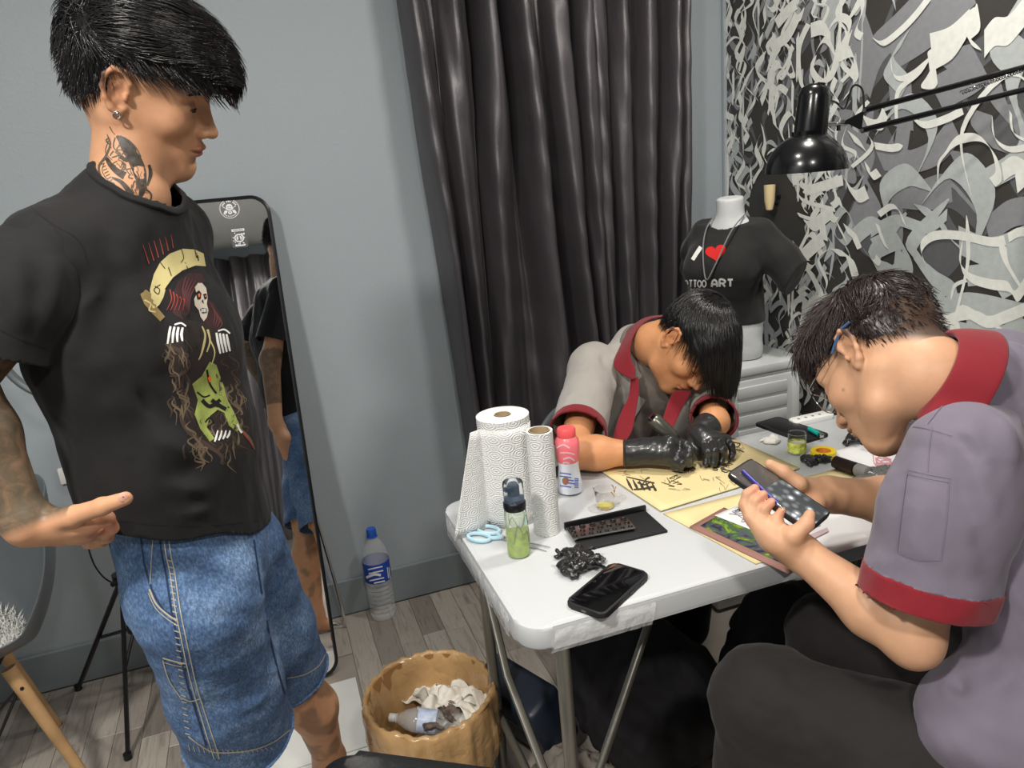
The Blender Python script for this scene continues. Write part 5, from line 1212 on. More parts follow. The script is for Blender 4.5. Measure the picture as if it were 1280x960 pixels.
M['denim'] = denim(); M['thread'] = mat('seam_thread', srgb(176, 170, 150), .8); M['denim_dark'] = mat('denim_fold', srgb(34, 52, 84), .9)
# ------------------------------------------------------------------ head
def head_sdf(jaw=1.0, pitch_neck=(-.055, 0, -.16), neck_r=(.056, .06), tip=0):
    s = SDF()
    s.ell((-.018, 0, .036), (.094, .0735, .084), k=.01)                       # cranium
    s.ell((.034, 0, .038), (.056, .064, .054), k=.03)                        # forehead
    s.ell((.030, 0, -.030), (.058, .058, .080), k=.03)                      # face mass
    s.ell((-.01, 0, -.03), (.07, .062, .05), k=.03)
    for e in (1, -1):
        s.cone((-.008, e*.052, -.045), (.020, e*.047, -.082), .017, .017, .03); s.cone((.020, e*.047, -.082), (.070, e*.016, -.104), .017, .0155, .03)
        s.ell((.060, e*.042, -.026), (.024, .022, .020), k=.025)             # cheekbone
        s.cone((.082, e*.012, .020), (.072, e*.046, .021), .0085, .008, .02)  # brow ridge
    s.ell((.078, 0, -.103), (.017, .018, .014), k=.02)                       # chin
    s.ell((.074, 0, -.066), (.026, .030, .028), k=.025)                      # mouth mound
    for e in (1, -1): s.ell((.094, e*.033, .002), (.012, .016, .010), k=.016, sub=True)
    for e in (1, -1): s.ell((.0735, e*.0325, .000), (.0148, .0165, .0135), k=.004)
    s.cone((.080, 0, .006), (.090, 0, -.034), .0095, .0140, .008)
    s.cone((.089, 0, .012), (.1075, 0, -.026), .0065, .0088, .014); s.ell((.1105, 0, -.0325), (.0105, .0105, .009), k=.008)
    for e in (1, -1): s.ell((.1, e*.0135, -.036), (.0095, .0068, .0075), k=.006)
    for e in (1, -1): s.ell((.106, e*.0068, -.0425), (.006, .0032, .003), k=.003, sub=True)
    s.ell((.0965, 0, -.0595), (.0105, .023, .0058), k=.006); s.ell((.0935, 0, -.0705), (.0105, .020, .0066), k=.006)
    s.cone((.108, -.0, -.0648), (.092, .024, -.0655), .0022, .0012, .0035, None, True); s.cone((.108, 0, -.0648), (.092, -.024, -.0655), .0022, .0012, .0035, None, True)
    s.ell((.0985, 0, -.081), (.006, .014, .004), k=.012, sub=True)
    for e in (1, -1):
        E = lambda x, y, z: (-.006+x, e*(.0745+y), -.002+z)
        rim = [(.011, -.002, .000), (.013, .004, .015), (.004, .009, .029), (-.009, .0135, .030), (-.018, .016, .019), (-.0195, .0155, .003), (-.0145, .0125, -.012), (-.006, .008, -.024), (.003, .004, -.030), (.009, .000, -.023)]
        R_ = [.0030, .0032, .0034, .0036, .0036, .0034, .0034, .0052, .0056, .0040]
        s.chain([E(*p) for p in rim], R_, .004)
        s.cone(E(.004, -.004, .018), E(.004, -.004, -.016), .013, .011, .008, ((.25, e*1, 0), .5)); s.cone(E(-.006, .005, .018), E(-.006, .004, -.012), .011, .008, .005, ((.35, e*1, 0), .35))
        s.ell(E(.0, .0105, -.003), (.0085, .008, .0115), k=.004, sub=True); s.ell(E(-.004, .0135, .017), (.007, .005, .008), k=.004, sub=True)
        s.ell(E(.010, .004, -.006), (.004, .005, .006), k=.003)
    return s
def rotm(f, l, u):
    f = np.array(f, float); u = np.array(u, float); f /= np.linalg.norm(f); l = np.cross(u, f); l /= np.linalg.norm(l); u = np.cross(f, l); return np.stack([f, l, u], 1)
def srgb3(r, g, b): return np.array(srgb(r, g, b)[:3])
def blend(c, m, col): return c*(1-m[:, None])+col*m[:, None]
def gs(V, c, r): return np.exp(-(((V-np.array(c))/np.array(r))**2).sum(1))
def make_head(pos, R, h, base, scalp, neck=None):
    """returns world verts, quads, colours; neck = list of (local point, radius)"""
    s = head_sdf()
    if neck:
        for i in range(len(neck)-1): s.cone(neck[i][0], neck[i+1][0], neck[i][1], neck[i+1][1], .03)
    V, F = build(s, h, 1); c = np.tile(base, (len(V), 1))
    lip = np.clip(gs(V, (.104, 0, -.059), (.014, .021, .006))+gs(V, (.101, 0, -.070), (.014, .018, .0065)), 0, 1); c = blend(c, np.clip(lip*1.1, 0, .75), srgb3(158, 84, 74))
    for e in (1, -1):
        c = blend(c, .35*gs(V, (-.006, e*.09, 0), (.02, .012, .03)), base*np.array([1.05, .72, .66])); c = blend(c, .22*gs(V, (.075, e*.045, -.03), (.03, .02, .03)), base*np.array([1.04, .82, .76]))
        c = blend(c, .25*gs(V, (.085, e*.033, .004), (.02, .02, .012)), base*.72)
    c = blend(c, .8*np.clip(gs(V, (.105, .0068, -.043), (.006, .004, .003))+gs(V, (.105, -.0068, -.043), (.006, .004, .003)), 0, 1), base*.3)
    c = blend(c, scalp(V)*.9, srgb3(48, 38, 34))
    return pos+V@R.T, F, c
def tube_strands(P, w, tip=.25):
    """P (n,m,3) -> verts, faces of 3-sided tapered tubes"""
    n, m, _ = P.shape; T = np.gradient(P, axis=1); T /= np.maximum(np.linalg.norm(T, axis=2, keepdims=True), 1e-9)
    ref = np.zeros_like(T); ref[..., 0] = .3; ref[..., 1] = .5; ref[..., 2] = .8; A = np.cross(T, ref); A /= np.maximum(np.linalg.norm(A, axis=2, keepdims=True), 1e-9); Bv = np.cross(T, A)
    u = np.linspace(0, 1, m); wd = (w if np.ndim(w) else np.full(n, w))[:, None]*(1-(1-tip)*np.clip((u-.35)/.65, 0, 1)**1.3)[None]*.5
    rings = [P+(A*math.cos(q)+Bv*math.sin(q))*wd[..., None] for q in (0, 2.094, 4.189)]
    V = np.stack(rings, 2).reshape(-1, 3); idx = np.arange(n*m*3).reshape(n, m, 3)
    F = [np.stack([idx[:, :-1, k], idx[:, :-1, (k+1) % 3], idx[:, 1:, (k+1) % 3], idx[:, 1:, k]], -1).reshape(-1, 4) for k in range(3)]
    return V, np.concatenate(F)
def shell_val(ells):
    def f(P):
        d = np.full(P.shape[:-1], 9.0)
        for c, r in ells:
            q = P-np.array(c); r = np.array(r); k0 = np.sqrt(((q/r)**2).sum(-1)); k1 = np.sqrt(((q/(r*r))**2).sum(-1)); e = k0*(k0-1)/np.maximum(k1, 1e-6)
            kk = .02; a = np.maximum(kk-np.abs(d-e), 0)/kk; d = np.minimum(d, e)-a*a*kk*.25
        return d
    return f
def grad(f, P, e=.0015):
    g = np.stack([f(P+np.array(d)*e)-f(P-np.array(d)*e) for d in ((1, 0, 0), (0, 1, 0), (0, 0, 1))], -1); return g/np.maximum(np.linalg.norm(g, axis=-1, keepdims=True), 1e-9)
def make_hair(ells, keep, crown, grav, n, length, nsteps=11, width=.0011, swirl=.35, lift=.002, wave=.25, seed=0, flowf=None, inertia=.55, spread=.004, free=-.25, gpull=1.0, wfreq=26):
    rs = np.random.RandomState(seed); f = shell_val(ells); crown = np.array(crown); grav = np.array(grav)/np.linalg.norm(grav)
    P = []; 
    while len(P) < n:
        d = rs.normal(size=(n*3, 3)); d /= np.linalg.norm(d, axis=1)[:, None]; t = np.full(len(d), .2); o = np.array([0, 0, .04])
        for _ in range(24): t -= f(o+d*t[:, None])*.9
        q = o+d*t[:, None]; q = q[keep(q)]; P += q.tolist()
    P = np.array(P[:n]); L = length(P)*rs.uniform(.75, 1.15, n); st = (L/nsteps)[:, None]; off = rs.uniform(-.002, spread, n); path = [P+grad(f, P)*off[:, None]*.3]; prev = None
    cl = (np.floor((P*55)).astype(int)@np.array([7, 131, 17])) % 400; rv = rs.normal(size=(400, 3)); st = st*(1+.14*np.clip(rv[cl, 0], -1.5, 1.5))[:, None]; jit = rs.normal(size=(n, 3))*.12
    p = path[0].copy()
    for i in range(nsteps):
        N = grad(f, p); r = p-crown; fl = r-(r*N).sum(-1, keepdims=True)*N; fl /= np.maximum(np.linalg.norm(fl, axis=1, keepdims=True), 1e-6)
        fl = fl+np.cross(N, fl)*swirl
        if flowf is not None: fl = fl+flowf(p, N)
        wv = np.stack([np.sin(p@np.array([wfreq, 9, 3])+1), np.sin(p@np.array([5, wfreq, 8])+2), np.sin(p@np.array([9, 4, wfreq]))], -1)*wave
        down = N@np.array([0, 0, 1.]) if False else (N*(-grav)).sum(1); fr = (down < free)
        d = fl+wv+jit+rv[cl]*.10; d = d-(d*N).sum(-1, keepdims=True)*N*.9; d[fr] = d[fr]*.25+grav*gpull
        d /= np.maximum(np.linalg.norm(d, axis=1, keepdims=True), 1e-6)
        if prev is not None: d = prev*inertia+d*(1-inertia); d /= np.maximum(np.linalg.norm(d, axis=1, keepdims=True), 1e-6)
        prev = d; p = p+d*st; sv = f(p); N = grad(f, p); tgt = off+lift*(i+1)/nsteps*(1+jit[:, 0]*3); e = tgt-sv; e = np.where(fr, np.maximum(e, 0), e); p = p+N*(e*.85)[:, None]
        path.append(p.copy())
    return tube_strands(np.stack(path, 1), width*rs.uniform(.6, 1.3, n))
def hair_obj(name, parts, pos, R, mt, parent, shells=None, cut=None, h=.003):
    mats = []; VV = []; FF = []; b = 0
    if shells is not None:
        s = SDF(); 
        for c, r in shells: s.ell(c, r, k=.02)
        V, F = build(s, h, 2); m = cut(V); V, F = keepf(V, F, m); N = vnorm(V, F); V = V-N*.0022+N*(fbm(V, 38, 5)*.0012)[:, None]; VV.append(V); FF.append(F); b += len(V)
    for V, F in parts: VV.append(V); FF.append(F+b); b += len(V)
    V = np.concatenate(VV); F = np.concatenate(FF); return mesh_obj(name, pos+V@R.T, F, mt, parent)
def finish_body(parent, parts, name='body', mt=None, ink=None):
    V, F = join([(p[0], p[1]) for p in parts]); C = np.concatenate([p[2] for p in parts]); o = mesh_obj(name, V, F, mt or M['skin'], parent); paint(o, 'tint', C)
    if ink is not None: a = np.stack([ink(V)]*3, 1); paint(o, 'inked', a)
    return o
def limb(s, base, h, it=1):
    V, F = build(s, h, it); return V, F, np.tile(base, (len(V), 1))
def hand_sdf(s, wrist, knuck, fingers, thumb, wr=.023, side=None, pr=.5, scale=1.0):
    """palm squashed across its normal, five separate tapering digits"""
    W = Vector(wrist); K = [Vector(k) for k in knuck]
    for i, k in enumerate(K): s.cone(W.lerp(k, .12), k, .0165*scale, .0108*scale, .012)
    for i in range(len(K)-1): s.cone(K[i].lerp(W, .15), K[i+1].lerp(W, .15), .0115*scale, .0115*scale, .010); s.cone(K[i].lerp(W, .5), K[i+1].lerp(W, .5), .0135*scale, .0135*scale, .010)
    for i, fg in enumerate(fingers):
        pts = [K[i]]+[Vector(p) for p in fg]; r0 = (.0094, .0097, .0092, .0080)[i]*scale; s.chain(pts, [r0*1.02, r0, r0*.9, r0*.76][:len(pts)], .003)
    s.chain([Vector(p) for p in thumb], [.0165*scale, .0128*scale, .0108*scale, .0085*scale][:len(thumb)], .006)
def ribbon_solid(name, A, Bp, mt, parent, t=.0022, sub=1):
    """cloth strip between two edge polylines"""
    n = len(A); m = 5; V = []; F = []
    for i in range(n):
        for j in range(m+1): V.append(tuple(Vector(A[i]).lerp(Vector(Bp[i]), j/m)))
    for i in range(n-1):
        for j in range(m): a = i*(m+1)+j; F.append((a, a+1, a+m+2, a+m+1))
    o = mesh_obj(name, V, F, mt, parent); solid(o, t, 0); q = o.modifiers.new('s', 'SUBSURF'); q.levels = q.render_levels = sub; return o
def vec(a): return np.array(a, float)

def collar(name, shirt_bvh, c, ax, fr, a0, a1, rin, rout, hin, hout, mt, parent, n=40, squash=(1, 1)):
    """folded collar leaf round the neck: c base centre, ax neck axis, fr forward; angles measured from fr"""
    ax = vec(ax); ax /= np.linalg.norm(ax); fr = vec(fr)-ax*(vec(fr)@ax); fr /= np.linalg.norm(fr); sd = np.cross(ax, fr); A = []; Bq = []; Cq = []
    for i in range(n):
        q = math.radians(a0+(a1-a0)*i/(n-1)); d = fr*math.cos(q)*squash[0]+sd*math.sin(q)*squash[1]; e = abs(i/(n-1)*2-1); ho = hout-.022*max(0, e-.75)/.25; ro = rout+.012*max(0, e-.7)/.3
        A.append(c+d*rin+ax*hin); M_ = c+d*(rin+.006)+ax*(hin+.001); Bp = c+d*ro+ax*ho; h = shirt_bvh.ray_cast(Vector(c+d*(ro+.0)+ax*.14), Vector(-ax))
        if h[0] is not None and (vec(h[0])-Bp)@ax > -.03: Bp = vec(h[0])+ax*.004+d*.002
        Bq.append(Bp); Cq.append(M_)
    V = []; F = []; m = 7
    for i in range(n):
        V.append(tuple(A[i]-vec(ax)*.02)); V.append(tuple(A[i]))
        for j in range(m): s_ = j/(m-1); V.append(tuple(Cq[i]*(1-s_)+Bq[i]*s_+ax*(.006*math.sin(s_*3.14))))
    w = m+2
    for i in range(n-1):
        for j in range(w-1): a = i*w+j; F.append((a, a+1, a+w+1, a+w))
    o = mesh_obj(name, V, F, mt, parent); solid(o, .0028, 0); q = o.modifiers.new('s', 'SUBSURF'); q.levels = q.render_levels = 1; return o
# ================================================================== person A: standing man in the black tee
def person_a():
    base = srgb3(198, 150, 116); pos = vec((-.1195, 1.3492, 1.614)); R = rotm((.905, -.125, -.40), None, (.37, -.25, .89))
    t = thing('person', 'standing young man in black printed tee and baggy denim shorts watching the table', 'person', (-.17, 1.40, 0))
    nb = vec(PD(160, 244, 1.15)); loc = lambda p: (vec(p)-pos)@R
    n0 = loc(nb)
    scalp = lambda V: np.clip(((V[:, 2]-.035-.9*np.maximum(V[:, 0]-.03, 0)*0)/.02), 0, 1)*(V[:, 0] < .075+0*V[:, 2])*1.0*((V[:, 0] < .06) | (V[:, 2] > .062))+np.clip((V[:, 2]+.035-(V[:, 0]+.05)*.9)/.02, 0, 1)*(V[:, 0] < -.022)*(V[:, 2] > -.05)*(V[:, 2] <= .055)
    sc = lambda V: np.clip(scalp(V), 0, 1)
    hv = make_head(pos, R, .0019, base, sc, [((.002, 0, -.04), .051), ((.0, 0, -.085), .046), (tuple(n0*.5+vec((.0, 0, -.085))*.5), .047), (tuple(n0), .056)])
    fw = vec((.86, -.51, 0)); sd = vec((.51, .86, 0)); shR = vec(PD(70, 316, 1.06)); shL = vec(PD(214, 292, 1.32)); up = vec((0, 0, 1))
    s = SDF(); ch = vec(PD(172, 330, 1.19)); s.ecap(ch-fw*.03, vec(PD(240, 640, 1.30)), (.13, .062), (.12, .075), sd, .05); s.cone(shR, shL, .05, .05, .04); s.cone(nb, (shR+shL)/2, .06, .07, .05)
    elb = vec(PD(-52, 474, 1.0)); wri = vec(PD(33, 651, 1.03)); s.chain([shR, elb], [.05, .041], .03); 
    eL = shL+vec((-.09, .03, -.28)); wL = eL+vec((-.01, -.0, -.25)); s.chain([shL, eL, wL], [.048, .038, .027], .03)
    hf = wL+vec((.02, 0, -.07)); s.chain([wL, hf, hf+vec((.0, -.005, -.07))], [.024, .026, .012], .02)
    pel = vec(PD(247, 690, 1.31)); kN = vec(PZ(290, 900, .47)); kF = vec(PZ(352, 826, .47)); 
    fN = vec((kN[0]-.015, kN[1]-.01, .075)); fF = vec(PZ(412, 948, .10)); calfF = vec(PZ(392, 885, .30))
    hipN = pel+vec((.0, -.08, -.05)); hipF = pel+vec((.03, .09, -.05))
    s.chain([hipN, kN], [.09, .055], .04); s.chain([hipF, kF], [.085, .048], .04)
    s.chain([kN, kN*.6+fN*.4+vec((-.012, 0, 0)), fN], [.052, .053, .034], .03); s.chain([kF, calfF, fF], [.052, .050, .034], .03)
    for f_ in (fN, fF): z = vec((f_[0], f_[1], .032)); s.cone(f_, z+vec((-.03, 0, 0)), .034, .03, .03); s.cone(z, z+vec((.07, -.015, -.008)), .032, .028, .03, (up, .75)); s.cone(z+vec((.07, -.015, -.01)), z+vec((.105, -.02, -.014)), .026, .016, .02, (up, .8))
    b1 = limb(s, base, .006)
    # near forearm and hand on the hip
    s = SDF(); s.chain([elb, elb*.62+wri*.38, wri], [.041, .039, .026], .02)
    P = lambda x, y, d: PD(x, y, d); W = P(36, 655, 1.035)
    s.cone(wri, W, .027, .025, .02)
    kn = [P(112, 657, 1.045), P(112, 664, 1.068), P(108, 669, 1.090), P(100, 671, 1.108)]
    fg = [[P(134, 648, 1.05), P(140, 660, 1.07), P(132, 668, 1.085)], [P(130, 662, 1.085), P(134, 671, 1.10), P(125, 674, 1.11)], [P(124, 668, 1.105), P(127, 677, 1.12), P(118, 678, 1.13)], [P(114, 672, 1.12), P(117, 680, 1.13), P(108, 681, 1.14)]]
    hand_sdf(s, W, kn, fg, [P(52, 655, 1.035), P(92, 645, 1.025), P(128, 633, 1.015), P(157, 623, 1.005)], scale=1.08)
    s.cone(W, P(90, 660, 1.06), .025, .02, .02)
    b2 = limb(s, base, .0026)
    b2 = (b2[0], b2[1], blend(b2[2], .45*np.clip(gs(b2[0], P(135, 655, 1.06), (.02, .03, .02)), 0, 1), srgb3(200, 96, 84)))
    ax = wri-elb; ax /= np.linalg.norm(ax)
    def ink(V):
        a = np.clip(((wri-V)@ax+.012)/.012, 0, 1)*(np.linalg.norm(np.cross(V-elb, ax), axis=1) < .07)*(V[:, 2] > .9)*(V[:, 1] < 1.25)
        l = np.clip(.55*(V[:, 2] < .42)*(V[:, 2] > .14), 0, 1)
        n_ = fbm(V, 9, 12); l = l*np.clip(n_*3+.3, 0, 1)
        r = ((V-elb)@ax > -.02); lw = (np.linalg.norm(np.cross(V-eL, (wL-eL)/np.linalg.norm(wL-eL)), axis=1) < .05)*(V[:, 2] < 1.15)*(V[:, 2] > .93)*(V[:, 1] > 1.38)
        return np.clip(a*r+l+lw*.8, 0, 1)
    body = finish_body(t, [hv, b1, b2], mt=M['skin_ink'], ink=ink)
    # thumb nail
    b = B(); tn = P(154, 621.5, .995); lathe(b, [(.001, .0012), (.004, .001), (.0062, .0), (.0058, -.0016)], 18, tn, rot=Matrix((Vector(ray(30, 300)).cross(Vector((0, 0, 1))).normalized(), Vector((0, 0, 1)), -Vector(ray(154, 622)).normalized())).transposed(), capb=False); mk('thumb_nail', b, mat('nail', srgb(226, 176, 156), .3), t)
    # eyes, brows, earring
    lw_ = lambda p: pos+R@vec(p)
    for e in (-1, 1):
        s = SDF(); c = (.0742, e*.0325, -.0030); s.ell(c, (.0154, .0128, .0050), k=.001); V, F = build(s, .0008, 1); mesh_obj('eye', pos+V@R.T, F, mat('eye_dark', srgb(46, 34, 30), .12) if e == -1 else bpy.data.materials['eye_dark'], t)
        P_ = [lw_((.0893-(a*a)*24, e*(.0325+a), .0012-(a*a)*14)) for a in np.linspace(-.0145, .0145, 11)]; mk('eyelash', tube(B(), P_, [.0003]+[.0009]*9+[.0003], 6), M['hair'], t)
        rs = np.random.RandomState(5); n = 150; u = rs.uniform(0, 1, n); st = []
        for q in range(n):
            a = u[q]; y = .010+.042*a; z = .0215+.006*math.sin(a*2.2)-.004*a+rs.uniform(-.0028, .0028)*(1-a*.5); x = .0955-.22*(y-.012)-9*max(0, y-.03)**2
            p0 = vec((x, e*y, z)); d = vec((-.004, e*.009, .002*(1-a*2))); st.append([p0, p0+d*.5+vec((.0007, 0, 0)), p0+d])
        V, F = tube_strands(np.array(st), .0010); mesh_obj('eyebrow', pos+V@R.T, F, M['hair'], t)
    er = lw_((-.002, -.0865, -.031)); b = B(); tube(b, [er+.0048*(R[:, 0]*math.cos(q)+R[:, 2]*math.sin(q))-R[:, 2]*.003 for q in np.linspace(0, 6.283, 17)[:-1]], .0013, 8, closed=True); k = bmesh.ops.create_uvsphere(b, u_segments=12, v_segments=8, radius=.0032); bmesh.ops.translate(b, verts=k['verts'], vec=er+R[:, 0]*.001); mk('earring', b, M['chrome'], t)
    # hair
    ells = [((-.004, 0, .062), (.108, .087, .080)), ((.062, 0, .062), (.062, .072, .050)), ((-.045, 0, .02), (.060, .074, .075)), ((.095, -.005, .045), (.035, .058, .033))]
    def keep(p): return ((p[:, 2] > .032) | ((p[:, 0] < -.02) & (p[:, 2] > -.045-(p[:, 0]+.02)*.1))) & ~((p[:, 0] > .03) & (p[:, 2] < .028))
    grav = R.T@vec((0, 0, -1))
    parts = [make_hair(ells, keep, (-.05, .0, .13), grav, 6500, lambda P: np.where(P[:, 2] > .06, np.where(P[:, 0] > .04, .036, .07), np.where(P[:, 2] > .03, np.where(P[:, 0] > -.03, .022, .035), .014)), 12, .0013, .5, .007, 1.0, 1, spread=.008, free=-.35, gpull=.8, inertia=.5, flowf=lambda p, N: np.array([.35, 0, -.05]))]
    # fringe over the forehead
    kf = lambda p: (p[:, 0] > .05) & (p[:, 2] > .04)
    parts.append(make_hair(ells, kf, (-.05, .02, .13), grav, 1500, lambda P: np.where(P[:, 2] > .06, .034, .022), 12, .0012, .2, .003, .6, 2, spread=.005, free=.3, gpull=.9, inertia=.5, flowf=lambda p, N: np.array([.4, .1, -.6])))
    hair_obj('hair', parts, pos, R, M['hair'], t, ells, lambda V: keep(V))
    # t-shirt
    s = SDF(); c1 = vec(PD(166, 335, 1.19)); c2 = vec(PD(178, 430, 1.22)); c3 = vec(PD(212, 560, 1.26)); c4 = vec(PD(229, 660, 1.29))
    s.ecap(c1-fw*.010, c2, (.164, .106), (.176, .126), sd, .05); s.ecap(c2, c3, (.178, .128), (.162, .120), sd, .05); s.ecap(c3, c4, (.162, .120), (.17, .128), sd, .05)
    s.cone(shR, shL, .056, .058, .05); s.cone(nb+vec((0, 0, -.02)), (shR+shL)/2+vec((0, 0, -.02)), .066, .09, .05); s.cone(nb+vec((0, 0, -.03)), shR, .05, .05, .05); s.cone(nb+vec((0, 0, -.03)), shL, .05, .05, .05)
    V, F, N = mesh_of(s, .005)
    pd = lambda x, y, d: PD(x, y, d)
    L = [([pd(40, 255, 1.0), pd(60, 300, 1.0), pd(105, 330, 1.05)], .010, -.006), ([pd(30, 330, .98), pd(60, 390, .98), pd(52, 450, .97)], .02, .010), ([pd(100, 300, 1.05), pd(112, 370, 1.05), pd(88, 450, 1.05)], .016, .012), ([pd(135, 290, 1.07), pd(175, 380, 1.07), pd(190, 470, 1.1)], .02, .007),
         ([pd(90, 470, 1.1), pd(150, 520, 1.12), pd(220, 560, 1.12), pd(290, 590, 1.15)], .018, .008), ([pd(105, 540, 1.14), pd(170, 590, 1.13), pd(260, 615, 1.15), pd(330, 620, 1.2)], .014, .009), ([pd(120, 590, 1.15), pd(190, 632, 1.14), pd(300, 640, 1.18)], .010, .007),
         ([pd(110, 620, 1.16), pd(160, 600, 1.14), pd(240, 640, 1.16)], .008, -.006), ([pd(205, 300, 1.12), pd(228, 400, 1.12), pd(235, 500, 1.12)], .014, .004), ([pd(150, 450, 1.08), pd(210, 530, 1.1), pd(300, 570, 1.15)], .012, -.006), ([pd(85, 430, 1.05), pd(100, 520, 1.1), pd(120, 580, 1.12)], .013, .010), ([pd(10, 300, .98), pd(20, 370, .96)], .01, .006)]
    V = folds(V, N, L, 1.5); V = V+N*(fbm(V, 5, 8)*.004+fbm(V*np.array([1, 1, .5]), 14, 9)*.0022)[:, None]
    ncp = vec(PD(169, 253, 1.15)); nd = vec((.42, -.25, .87)); nd /= np.linalg.norm(nd)
    hemf = plane3(PD(139, 655, 1.20), PD(262, 668, 1.20), PD(341, 652, 1.38), (0, 0, -1))
    V, F = cutf(V, F, lambda Q: hemf(Q)+.004*np.sin(Q@vec((34, 26, 0))))
    V, F = cutf(V, F, lambda Q: np.where((Q-ncp)@nd > -.03, .0645-np.linalg.norm((Q-ncp)-((Q-ncp)@nd)[:, None]*nd, axis=1), -.1)); V, F = biggest(V, F)
    au = (elb-shR)/np.linalg.norm(elb-shR); slv = shR+(elb-shR)*.86
    s = SDF(); s.cone(shR+vec((.03, .05, .0)), shR, .050, .060, .03); s.cone(shR, shR*.6+slv*.4, .060, .074, .035); s.cone(shR*.6+slv*.4, slv, .074, .084, .035); s.cone(slv, slv+au*.05, .084, .088, .02)
    V2, F2, N2 = mesh_of(s, .005)
    L2 = [([pd(10, 300, .98), pd(30, 350, .97), pd(20, 420, .97)], .014, .007), ([pd(62, 320, 1.0), pd(70, 380, .99), pd(50, 440, .98)], .014, .009), ([pd(30, 330, .98), pd(45, 390, .97)], .012, -.006), ([pd(90, 320, 1.02), pd(88, 380, 1.02), pd(70, 440, 1.0)], .012, .006)]
    V2 = folds(V2, N2, L2)+N2*(fbm(V2, 8, 3)*.0025)[:, None]
    V2, F2 = cutf(V2, F2, plane3(PD(-10, 447, .97), PD(30, 456, .95), PD(68, 462, 1.0), (0, 0, -1)))
    aL = (eL-shL)/np.linalg.norm(eL-shL); s = SDF(); s.cone(shL, shL+(eL-shL)*.8, .064, .076, .03); V3, F3, N3 = mesh_of(s, .006); V3, F3 = cutf(V3, F3, plane(shL+(eL-shL)*.74, aL))
    V, F = join([(V, F), (V2, F2), (V3, F3)]); tee = mesh_obj('t_shirt', V, F, M['tee_black'], t); solid(tee, .0018, -1)
    bt = bvh_of(tee); bb = bvh_of(body)
    # collar ring
    tree_pts = []
    ux = np.cross(nd, vec((0, 1, 0))); ux /= np.linalg.norm(ux); uy = np.cross(nd, ux)
    for k in range(40):
        q_ = k/40*6.2832; d = ux*math.cos(q_)+uy*math.sin(q_); o_ = ncp+d*.0635; h_ = bt.ray_cast(Vector(o_+d*.003+nd*.12), Vector(-nd)); tree_pts.append(Vector(h_[0])+Vector(nd)*.001 if h_[0] is not None and (h_[0]-Vector(o_)).length < .06 else None)
    tree_pts = [p for p in tree_pts if p is not None]
    if len(tree_pts) > 10: mk('collar_rib', tube(B(), [tuple(p) for p in tree_pts], .0062, 8, closed=True, flat=(1, .6)), M['tee_black'], t)
    # seams
    pblk = mat('print_black', srgb(16, 14, 14), .9)
    decal_strokes('shoulder_seam', bt, [([(38, 258), (62, 278), (98, 300), (110, 330)], 1.4)], pblk, tee, .0004)
    decal_strokes('sleeve_hem', bt, [([(-5, 410), (25, 424), (60, 437)], 1.4)], pblk, tee, .0005); decal_strokes('hem_stitch', bt, [([(118, 646), (180, 655), (250, 658), (330, 650)], 1.2)], pblk, tee, .0005)
    # print
    cream = mat('print_cream', srgb(190, 178, 124), .8); brown = mat('print_brown', srgb(66, 52, 44), .8); lime = mat('print_lime', srgb(150, 164, 84), .8, var=.3, vscale=40); wn = mat('print_maroon', srgb(50, 26, 28), .8); orange = mat('print_orange', srgb(232, 110, 50), .7)
    pr = thing_print = mesh_obj('chest_print', [], [], cream, t) if False else None
    o = .0006
    blade = [(190, 385), (187, 362), (192, 343), (200, 328), (212, 317), (228, 311), (243, 312), (254, 317), (257, 333), (244, 332), (228, 338), (216, 347), (208, 358), (204, 372), (199, 381), (193, 386)]
    decal_poly('print_scythe_blade', bt, [blade], cream, tee, o)
    decal_poly('print_handle', bt, [[(175, 368), (182, 362), (190, 368), (196, 384), (206, 396), (200, 402), (190, 392), (180, 380)]], mat('print_tan', srgb(132, 112, 70), .8), tee, o)
    decal_poly('print_hood', bt, [[(214, 372), (222, 352), (236, 342), (252, 342), (257, 352), (246, 356), (238, 368), (236, 392), (228, 400), (216, 392)], [(250, 388), (258, 372), (268, 380), (278, 398), (272, 412), (258, 408)]], wn, tee, o*.8)
    decal_poly('print_skull', bt, [[(243, 359), (247, 354), (252, 354), (257, 360), (259, 372), (258, 380), (260, 388), (258, 397), (254, 402), (250, 396), (248, 388), (243, 382), (242, 374), (245, 368)]], mat('print_bone', srgb(186, 178, 164), .8), tee, o*1.6, 3)
    decal_poly('print_sockets', bt, [[(244, 366), (248, 363), (251, 367), (250, 374), (246, 375)], [(253, 368), (257, 367), (258, 373), (255, 375)], [(251, 377), (253, 374), (254, 380)], [(249, 387), (252, 385), (258, 386), (258, 391), (252, 392)]], pblk, tee, o*2.4, 2)
    decal_poly('print_eye', bt, [[(246, 368), (249, 367), (249, 371), (247, 372)], [(254.5, 370), (256.5, 370), (256, 372)]], orange, tee, o*3.2, 2)
    decal_strokes('print_teeth', bt, [([(251+i*1.7, 386.2), (251.2+i*1.7, 390.6)], .9) for i in range(4)], M['print_white'], tee, o*3.2)
    decal_strokes('print_hood_folds', bt, [([(232+i*4, 346+i*1.5), (228+i*2.4, 362+i*2), (230+i*1.5, 382+i*2)], [.6, 2.2, .5]) for i in range(5)]+[([(262+i*3, 378+i*5), (268+i*3, 392+i*4), (266+i*2, 406+i*2)], [.5, 2, .5]) for i in range(4)], mat('print_mauve', srgb(92, 52, 54), .8), tee, o*1.4)
